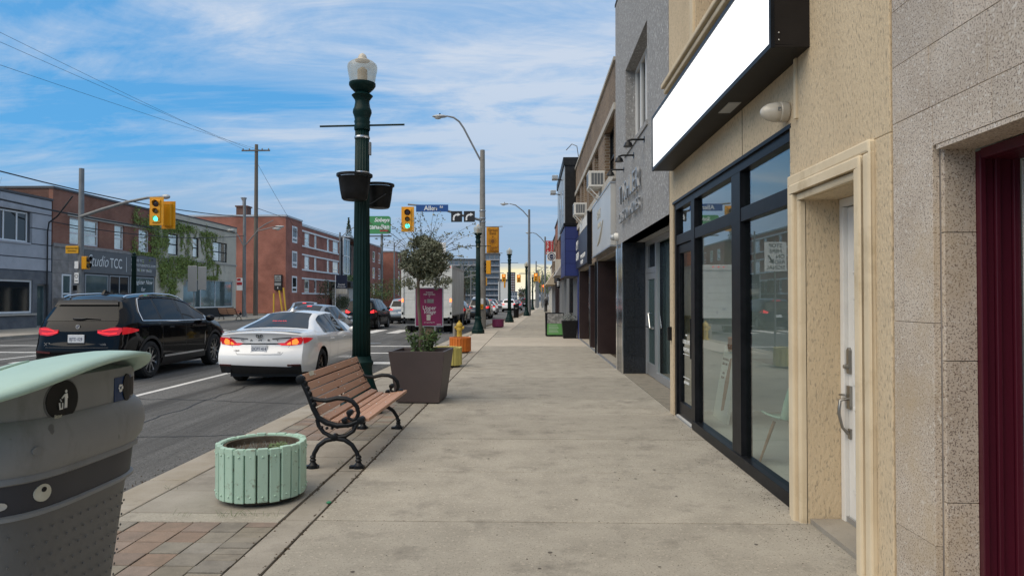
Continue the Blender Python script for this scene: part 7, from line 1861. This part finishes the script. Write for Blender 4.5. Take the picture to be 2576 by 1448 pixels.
for g in (1, -1):
    tl = c.rear_patch('taillight', G['tail_red'], ws, [(g * x, z) for x, z in [(.36, .842), (.47, .848), (.52, .885), (.60, .935), (.79, .955), (.812, .90), (.78, .82), (.60, .795), (.42, .80), (.33, .835)]], .012)
    c.side_patch('taillight_side', G['tail_red'], tl, .0, .36, lambda y: .83 + y * .24, lambda y: .945 - max(0, y - .08) * .10, g, .007, 8, 3)
    c.rear_patch('glow_bar', G['tail_orange'], tl, [(g * x, z) for x, z in [(.52, .83), (.66, .835), (.69, .86), (.66, .92), (.70, .925), (.735, .86), (.70, .812), (.52, .81)]], .0155, .002)
    c.rear_patch('light_line', G['tail_glow'], tl, [(g * x, z) for x, z in [(.38, .82), (.52, .82), (.52, .808), (.40, .808)]], .0155, .002)
    c.rear_patch('black_blade', G['trim_black'], ws, [(g * x, z) for x, z in [(.24, .932), (.60, .955), (.60, .937), (.24, .918)]], .010, .02)
    c.rear_patch('bumper_reflector', G['tail_dark'], ws, [(g * .55, .40), (g * .79, .41), (g * .79, .44), (g * .55, .435)], .016)
c.rear_patch('light_strip', G['trim_black'], ws, [(-.36, .815), (.36, .815), (.36, .842), (-.36, .842)], .006)
c.rear_patch('rear_bumper', G['trim_black'], ws, [(-.79, .26), (.79, .26), (.80, .425), (.72, .43), (.60, .385), (-.60, .385), (-.72, .43), (-.80, .425)], .012)
c.rear_patch('tailgate_seam', G['trim_black'], ws, [(-.42, .625), (.42, .625), (.42, .632), (-.42, .632)], .003, .01)
for g in (1, -1): c.rear_patch('tailgate_seam', G['trim_black'], ws, [(g * .42, .625), (g * .57, .80), (g * .577, .80), (g * .427, .625)], .003, .01)
for g in (1, -1): MB().lathe([(.05, -.02), (.055, -.02), (.055, .1), (.045, .1)], 14, c=(g * -.62, c.rear_y(.6, .32) - .01, .315), axis='Y', capt=False).build('exhaust_tip', G['rim_dark'], ws, world=False) if g > 0 else None
plate(c, ws, .735, 'DCPT 414', True, .31, .16)
for i, ch_ in enumerate('CAMRY'): text('badge_lettering', ch_, .05, G['trim_black'], ws, (-.34 + .17 * i, c.rear_y(0, .895) - .006, .895), ROT_S, .003, 'CENTER', sx=1.7, world=False)
bd = MB(); y_ = c.rear_y(0, .985) - .012
def ringel(rx, rz, cz, m): m.tube([(rx * math.cos(R(20 * k)), y_, cz + rz * math.sin(R(20 * k))) for k in range(19)], .006, 5, False)
ringel(.062, .042, .985, bd); ringel(.022, .040, .985, bd); ringel(.045, .016, 1.002, bd); bd.build('badge', G['trim_black'], ws, world=False)
text('badge_lettering', 'HYBRID', .032, G['trim_black'], ws, (-.50, c.rear_y(-.4, .70) - .004, .70), ROT_S, .002, 'LEFT', world=False); text('badge_lettering', 'XSE', .036, G['chrome'], ws, (.36, c.rear_y(.4, .665) - .004, .665), ROT_S, .002, 'LEFT', world=False)
MB().grid(lambda u, v: ((u - .5) * 1.5, .04 + .16 * v, c.tops(.06 + .16 * v, (u - .5) * 1.6)[1] + .012 + .012 * (1 - v)), 10, 2).build('lip_spoiler', G['car_white'], ws, world=False, smooth='full')
mb = MB(); mb.add([(-.03, 1.98, 1.432), (.03, 1.98, 1.432), (.015, 1.80, 1.495), (-.015, 1.80, 1.495), (-.035, 1.72, 1.42), (.035, 1.72, 1.42)], [(0, 1, 2, 3), (2, 5, 4, 3), (1, 5, 2), (0, 3, 4)]); mb.build('antenna_fin', G['car_white'], ws, world=False)
text('window_lettering', 'TOYOTA', .05, G['tail_glow'], ws, (-.02, 1.06, 1.235), (R(22), 0, 0), .001, 'CENTER', world=False, sx=1.5)

# ================================================================== traffic beyond
def far_sedan(label, x, y, paint, rz=0.0, stop=True, H=1.45, W=1.84, lit=True):
    c = sedan(4.8, W, H, 1.0, 3.8); t = thing('sedan', label, 'car', (x, y, RZ), rz, 'cars in the queue')
    dress_sedan(c, t, paint, detail=False, rim='rim_alloy')
    for g in (1, -1): c.rear_patch('taillight', G['tail_glow' if lit else 'tail_red'], t, [(g * x_, z) for x_, z in [(.45, .86), (.80, .95), (.80, .82), (.45, .80)]], .012)
    if stop: c.top_patch('brake_lamp', G['tail_glow'], t, 1.58, 1.66, .16, .010, 4, 1)
    c.rear_patch('rear_bumper', G['trim_black'], t, [(-.80, .26), (.80, .26), (.80, .40), (-.80, .40)], .012); c.rear_patch('licence_plate', G['plate_white'], t, [(-.16, .66), (.16, .66), (.16, .80), (-.16, .80)], .014)
    return t
def far_suv(label, x, y, paint, rz=0.0, H=1.68, W=1.86, L=4.5, stop=True, lightcol='tail_glow', glass='car_glass', band=False):
    c = suv(L, W, H, .82, L - .95); t = thing('crossover', label, 'car', (x, y, RZ), rz, 'cars in the queue')
    c.body(G[paint], t); suv_windows(c, t, glass=glass, wins=((.62, 1.28), (1.34, 2.18), (2.24, min(3.2, L - 1.45))))
    c.rear_grid('rear_window', G[glass], t, lambda z: c.side(0, z) - .09, 1.17, H - .2, .008)
    for g in (1, -1):
        c.rear_patch('taillight', G[lightcol], t, [(g * x_, z) for x_, z in [(.50, .97), (.78, 1.10), (.80, .92), (.60, .90)]], .014); c.side_patch('taillight_side', G['tail_red'], t, .04, .32, .95, lambda y: 1.10 - .4 * y, g, .007, 5, 2)
        for y_ in (c.yr, c.yf): wheel(t, g * (c.W - .13), y_, .36, 'rim_alloy', g, .23, 5, y < 60)
        mirror_(c, t, L - 1.5, G[paint], (g,)); c.side_patch('sill_cladding', G['trim_black'], t, c.yr + c.Ra, c.yf - c.Ra, .25, .38, g, .008, 6, 1)
    if stop: c.rear_patch('brake_lamp', G['tail_glow'], t, [(-.2, H - .16), (.2, H - .16), (.2, H - .125), (-.2, H - .125)], .03)
    if band: c.rear_patch('light_band', G['headlight'], t, [(-.66, 1.03), (.66, 1.03), (.66, 1.09), (-.66, 1.09)], .02)
    c.rear_patch('rear_bumper', G['trim_black'], t, [(-.78, .28), (.78, .28), (.78, .46), (-.78, .46)], .014); c.rear_patch('licence_plate', G['plate_white'], t, [(-.16, .70), (.16, .70), (.16, .84), (-.16, .84)], .014)
    c.top_patch('windscreen', G[glass], t, 2.75, 3.4, .9)
    return t
far_sedan('silver grey sedan with tinted windows just beyond the white sedan', -8.0, 22.8, 'car_grey', R(-3), H=1.50)
far_sedan('light silver car showing only its roof behind the grey sedan', -10.75, 32, 'car_silver', R(14), H=1.56)
far_suv('black crossover with glowing angular tail lights beyond the lamp post', -9.35, 37.4, 'car_black', H=1.74, W=1.82, L=4.4)
far_suv('grey minivan squeezed between the black crossover and the box truck', -8.75, 46.2, 'car_grey', H=1.74, L=4.6)
far_suv('black crossover hidden just in front of the box truck', -5.0, 43.8, 'car_dark', H=1.60, W=1.80)
far_suv('dark grey SUV with a pale light band seen beside the grey signal pole', -4.2, 56.5, 'car_dark', H=1.80, W=1.92, L=4.9, band=True)
far_sedan('white sedan in the queue left of the third green lamp', -4.45, 72, 'car_white')
far_suv('small red lit crossover behind the white sedan in the queue', -4.9, 84, 'car_dark')
far_suv('white SUV behind the third green lamp', -2.7, 88, 'car_white', H=1.7)
far_sedan('dark sedan in the queue right of the third green lamp', -2.0, 99, 'car_grey')
far_suv('silver SUV far up the left lane of the queue', -8.2, 66, 'car_silver', H=1.7)
far_suv('white van roof standing above the far queue', -7.4, 96, 'car_white', H=2.0)
far_sedan('pale car far up the queue under the grey tower', -5.0, 112, 'car_silver')
far_suv('black pickup like SUV at the head of the kerb lane', -.9, 128, 'car_black', H=1.85)
far_suv('white SUV deep in the far traffic', -4.2, 140, 'car_white', H=1.75)
far_sedan('dark red car deep in the far traffic', -8.6, 120, 'car_red'); far_suv('silver crossover deep in the far traffic', -1.2, 158, 'car_silver')
pk = far_suv('black car parked by the brick side wall across the street', -29.3, 66.5, 'car_black', R(90), stop=False, lightcol='tail_dark'); pk['group'] = 'cars parked across the street'

# ---- box truck
bt = thing('box_truck', 'white box truck with red lamps and a roll up rear door', 'truck', (-5.05, 33.4, RZ))
w_, L_, z0, z1 = 1.24, 6.1, .86, 3.32
mb = MB().box(-w_, w_, .06, L_, z0 + .001, z1); mb.build('cargo_box', G['truck_side'], bt, world=False)
fr = MB(); fr.box(-w_ - .01, -w_ + .12, -.0, .12, z0 - .1, z1 + .02); fr.box(w_ - .12, w_ + .01, -.0, .12, z0 - .1, z1 + .02); fr.box(-w_ + .12, w_ - .12, 0, .12, z1 - .24, z1 + .02); fr.box(-w_ + .12, w_ - .12, 0, .12, z0 - .1, z0 + .04)
fr.build('rear_frame', G['truck_white'], bt, world=False, bev=.01)
n = 6
for k in range(n):
    a = z0 + .045 + k * (z1 - .25 - z0 - .045) / n; b = z0 + .045 + (k + 1) * (z1 - .25 - z0 - .045) / n; MB().box(-w_ + .125, w_ - .125, .035, .055, a + .006, b - .004).build('door_slat', G['truck_white'], bt, world=False, bev=.004)
for g in (1, -1):
    for (z, m, nm) in ((1.62, 'lens_red', 'brake_lamp'), (1.38, 'plate_white', 'reverse_lamp')):
        mb = MB(); mb.lathe([(.085, 0), (.07, -.02), (.005, -.025)], 14, c=(g * (w_ - .055), -.002, z), axis='Y', sy=.6); mb.build(nm, G[m], bt, world=False, smooth=True)
    MB().box(g * (w_ - .055) - .04, g * (w_ - .055) + .04, -.008, -.001, .92, 1.05).build('reflector', G['trim_black'], bt, world=False)
    for y in (1.2, ): 
        for dx_ in (0, -.26): wheel(bt, g * (w_ - .18 + dx_), 1.55, .42, 'rim_alloy', g, .24, 5, False)
    wheel(bt, g * (w_ - .22), 6.6, .42, 'rim_alloy', g, .24, 5, False)
    MB().box(g * (w_ - .2) - .25, g * (w_ - .2) + .25, 2.15, 2.17, .2, .8).build('mud_flap', G['trim_black'], bt, world=False)
mb = MB()
for x in (-.25, 0, .25): mb.ell((x, -.006, z1 - .08), .045, .015, .03, 8, 6)
for x in (-w_ + .1, w_ - .1): mb.ell((x, -.006, z1 - .08), .045, .015, .03, 8, 6)
mb.build('marker_lamps', G['tail_glow'], bt, world=False, smooth=True)['kind'] = 'stuff'
MB().box(-w_ + .05, w_ - .05, .0, .3, .48, .62).box(-.45, -.38, .05, 6, .5, .75).box(.38, .45, .05, 6, .5, .75).box(-w_ + .1, -w_ + .2, .0, .12, .4, .8).box(w_ - .2, w_ - .1, .0, .12, .4, .8).build('chassis', G['trim_black'], bt, world=False)
MB().box(-w_ + .02, w_ - .02, -.26, .02, .40, .46).build('tail_step', G['pole_grey'], bt, world=False)
mb = MB(); mb.prism([(6.12, .5), (7.9, .5), (7.95, 1.2), (7.55, 1.35), (7.1, 2.25), (6.12, 2.3)], 'X', -1.0, 1.0); mb.build('cab', G['truck_white'], bt, world=False, bev=.04)
MB().box(-.35, -.2, .028, .034, 1.15, 1.25).box(.02, .1, .02, .034, .98, 1.1).build('door_latch', G['alu_matte'], bt, world=False)
mb = MB()
for y in np.arange(.5, 6, .6): mb.box(w_ + .0, w_ + .008, y, y + .03, z0 + .05, z1 - .05)
mb.build('side_ribs', G['truck_side'], bt, world=False); MB().box(w_, w_ + .02, .12, L_, z1 - .1, z1 + .01).box(w_, w_ + .02, .12, L_, z0, z0 + .08).build('side_rail', G['alu_matte'], bt, world=False)
# ================================================================== trees far off, person
r5 = random.Random(77)
def big_tree(label, x, y, h, rad, m='leaf_dark', n=1500, trunk=.25, size=.5, base=.35, kind='tree', conifer=False, group='trees along the street', bare=0.0):
    t = thing('street_tree', label, kind, (x, y, 0), 0, group)
    tk = MB(); tk.tube([(x, y, -.2), (x + .1, y, h * .35), (x, y + .1, h * .7)], [trunk, trunk * .75, trunk * .3], 8)
    for k in range(9):
        a = r5.uniform(0, 6.28); z = h * r5.uniform(.25, .6); tk.tube([(x, y, z), (x + math.cos(a) * rad * .45, y + math.sin(a) * rad * .45, z + h * .18), (x + math.cos(a) * rad * .8, y + math.sin(a) * rad * .8, z + h * .3)], [trunk * .35, trunk * .22, .03], 5)
    tk.build('trunk', G['bark'], t, smooth=True)
    cr = MB()
    if conifer:
        for i in range(n): z = r5.random(); rr = rad * (1 - z) * math.sqrt(r5.random()); a = r5.uniform(0, 6.28); leaf1(cr, r5, Vector((x + rr * math.cos(a), y + rr * math.sin(a), h * (base + (1 - base) * z) - rr * .15)), size * r5.uniform(.6, 1.2), .4)
    else:
        for k in range(34):
            a = r5.uniform(0, 6.28); e = r5.uniform(-.8, 1.4); q = r5.uniform(.35, .95); c_ = (x + rad * q * math.cos(a) * math.cos(e), y + rad * q * math.sin(a) * math.cos(e), h * (base + 1) / 2 + h * (1 - base) / 2 * q * math.sin(e))
            leaves(cr, r5, n // 34, c_, (rad * .36, rad * .36, h * (1 - base) * .17), size, .1, .5)
    cr.build('crown', G[m], t, fixn=False)
    return t
big_tree('tall dark leafy tree just beyond the brick apartments', -22.6, 150, 16.5, 4.2, 'leaf_dark', 2600, .3, .42)
big_tree('slender budding tree in front of the tall dark tree', -20.2, 142, 13.5, 2.4, 'leaf_spring', 900, .2, .34)
big_tree('dark pointed conifer behind the brick apartment roofs', -40, 150, 19.5, 3.0, 'leaf_dark', 1300, .25, .5, .3, conifer=True)
big_tree('bright green bush like tree by the second brick block', -22.9, 104, 4.6, 2.2, 'leaf_spring', 1500, .12, .22, .15)
big_tree('round green street tree in front of the third brick block', -22.4, 120, 6.0, 2.8, 'leaf_spring', 1600, .12, .26, .2)
big_tree('small dark young tree before the apartment windows', -25.3, 84, 4.2, 1.5, 'leaf_dark', 700, .08, .18, .2)
big_tree('olive green tree under the condominium tower', -15.8, 165, 9.8, 4.6, 'leaf_dark', 1700, .3, .42, .12)
big_tree('dark green tree left of the pale hall', -19.5, 190, 8.0, 5, 'leaf_dark', 1500, .3, .5, .1)
big_tree('light green street tree at the end of the right pavement', 2.6, 150, 8.2, 2.6, 'leaf_spring', 1100, .15, .3, .2)
big_tree('second light green tree past the end of the right pavement', 4.6, 178, 8.5, 3.0, 'leaf_spring', 1100, .15, .35, .2)
big_tree('faint green tree far off at the end of the street', -3.4, 420, 8.5, 5, 'leaf_dark', 500, .3, .9, .1)
hd = MB(); 
for k in range(9): leaves(hd, r5, 260, (-24.6, 87.3 + k * .5, 1.1), (.7, .5, .9), .16, .3, .5)
t = thing('hedge', 'clipped dark green hedge before the grey entrance pavilion', 'hedge', (-24.6, 89, 0)); hd.build('foliage', G['leaf_dark'], t, fixn=False); MB().tube([(-24.6, 87.5, 0), (-24.6, 89.5, .6)], .05, 5).build('stem', G['bark'], t)
hb = MB()
for k in range(5): leaves(hb, r5, 160, (-25.5, 94.5 + k * 1.6, 4.3), (.6, .9, .7), .22, .2, .5)
t = thing('roof_plants', 'green plants along the roof of the entrance pavilion', 'plants', (-25.5, 96, 3.9)); hb.build('foliage', G['leaf_green'], t, fixn=False); MB().box(-26, -25, 93.6, 97.3, 3.9, 4.05).build('trough', G['planter_brown'], t)
for (x, y, l) in ((-28, 30, 'twiggy shrub tips showing above the grey roof'), (-30, 37.5, 'small shrub tips showing above the studio roof')):
    t = thing('roof_shrub', l, 'shrub', (x, y, 7.3)); m = MB(); s_ = MB()
    for k in range(8):
        p = Vector((x + r5.gauss(0, .25), y + r5.gauss(0, .3), 7.2)); q = p + Vector((r5.gauss(0, .2), r5.gauss(0, .25), r5.uniform(.5, 1.3))); s_.tube([p, q], [.012, .004], 4)
        for i in range(5): leaf1(m, r5, p.lerp(q, r5.uniform(.5, 1)), .1)
    m.build('leaf_clump', G['leaf_dark'], t, fixn=False); s_.build('stem', G['twig'], t)

# ---- pedestrian walking away with a backpack
def person(x, y, label, h=1.78):
    t = thing('person', label, 'person', (x, y, 0), R(4))
    k = h / 1.78
    V = [((0, 0, .96), .135), ((0, .01, 1.14), .13), ((0, .01, 1.32), .155), ((0, 0, 1.46), .09), ((0, .015, 1.53), .055), ((0, .03, 1.60), .085), ((0, .03, 1.70), .092), ((0, .02, 1.76), .06),
         ((.20, 0, 1.42), .06), ((.25, -.03, 1.15), .045), ((.25, .05, .90), .036), ((.25, .08, .82), .035), ((-.20, 0, 1.42), .06), ((-.25, .03, 1.15), .045), ((-.25, .10, .91), .036), ((-.25, .13, .83), .035),
         ((.10, 0, .90), .095), ((.11, .08, .50), .062), ((.11, .02, .10), .045), ((.115, .10, .05), .042), ((.12, .17, .04), .03), ((-.10, 0, .90), .095), ((-.11, -.02, .50), .062), ((-.11, -.16, .12), .045), ((-.115, -.07, .05), .042), ((-.12, 0, .04), .03)]
    E = [(0, 1), (1, 2), (2, 3), (3, 4), (4, 5), (5, 6), (6, 7), (3, 8), (8, 9), (9, 10), (10, 11), (3, 12), (12, 13), (13, 14), (14, 15), (0, 16), (16, 17), (17, 18), (18, 19), (19, 20), (0, 21), (21, 22), (22, 23), (23, 24), (24, 25)]
    me = bpy.data.meshes.new('figure'); me.from_pydata([tuple(c * k for c in v) for v, _ in V], E, []); me.materials.append(G['cloth_dark'])
    o = bpy.data.objects.new('figure', me); link(o, t); m = o.modifiers.new('skin', 'SKIN'); 
    for i, (_, r_) in enumerate(V): me.skin_vertices[0].data[i].radius = (r_ * k, r_ * k)
    me.skin_vertices[0].data[0].use_root = True
    s = o.modifiers.new('sub', 'SUBSURF'); s.levels = 2; s.render_levels = 2
    MB().ell((0, .03 * k, 1.69 * k), .098, .112, .125, 14, 10).build('hair', G['hair_grey'], t, world=False, smooth=True)
    MB().ell((0, .0, 1.25 * k), .205, .16, .27, 16, 10).build('jacket', G['cloth_grey'], t, world=False, smooth=True)
    MB().box(-.15, .15, -.30, -.13, 1.05, 1.46).build('backpack', G['cloth_dark'], t, world=False, bev=.06)
person(1.95, 82, 'person with grey hair and a dark backpack walking away along the shops')
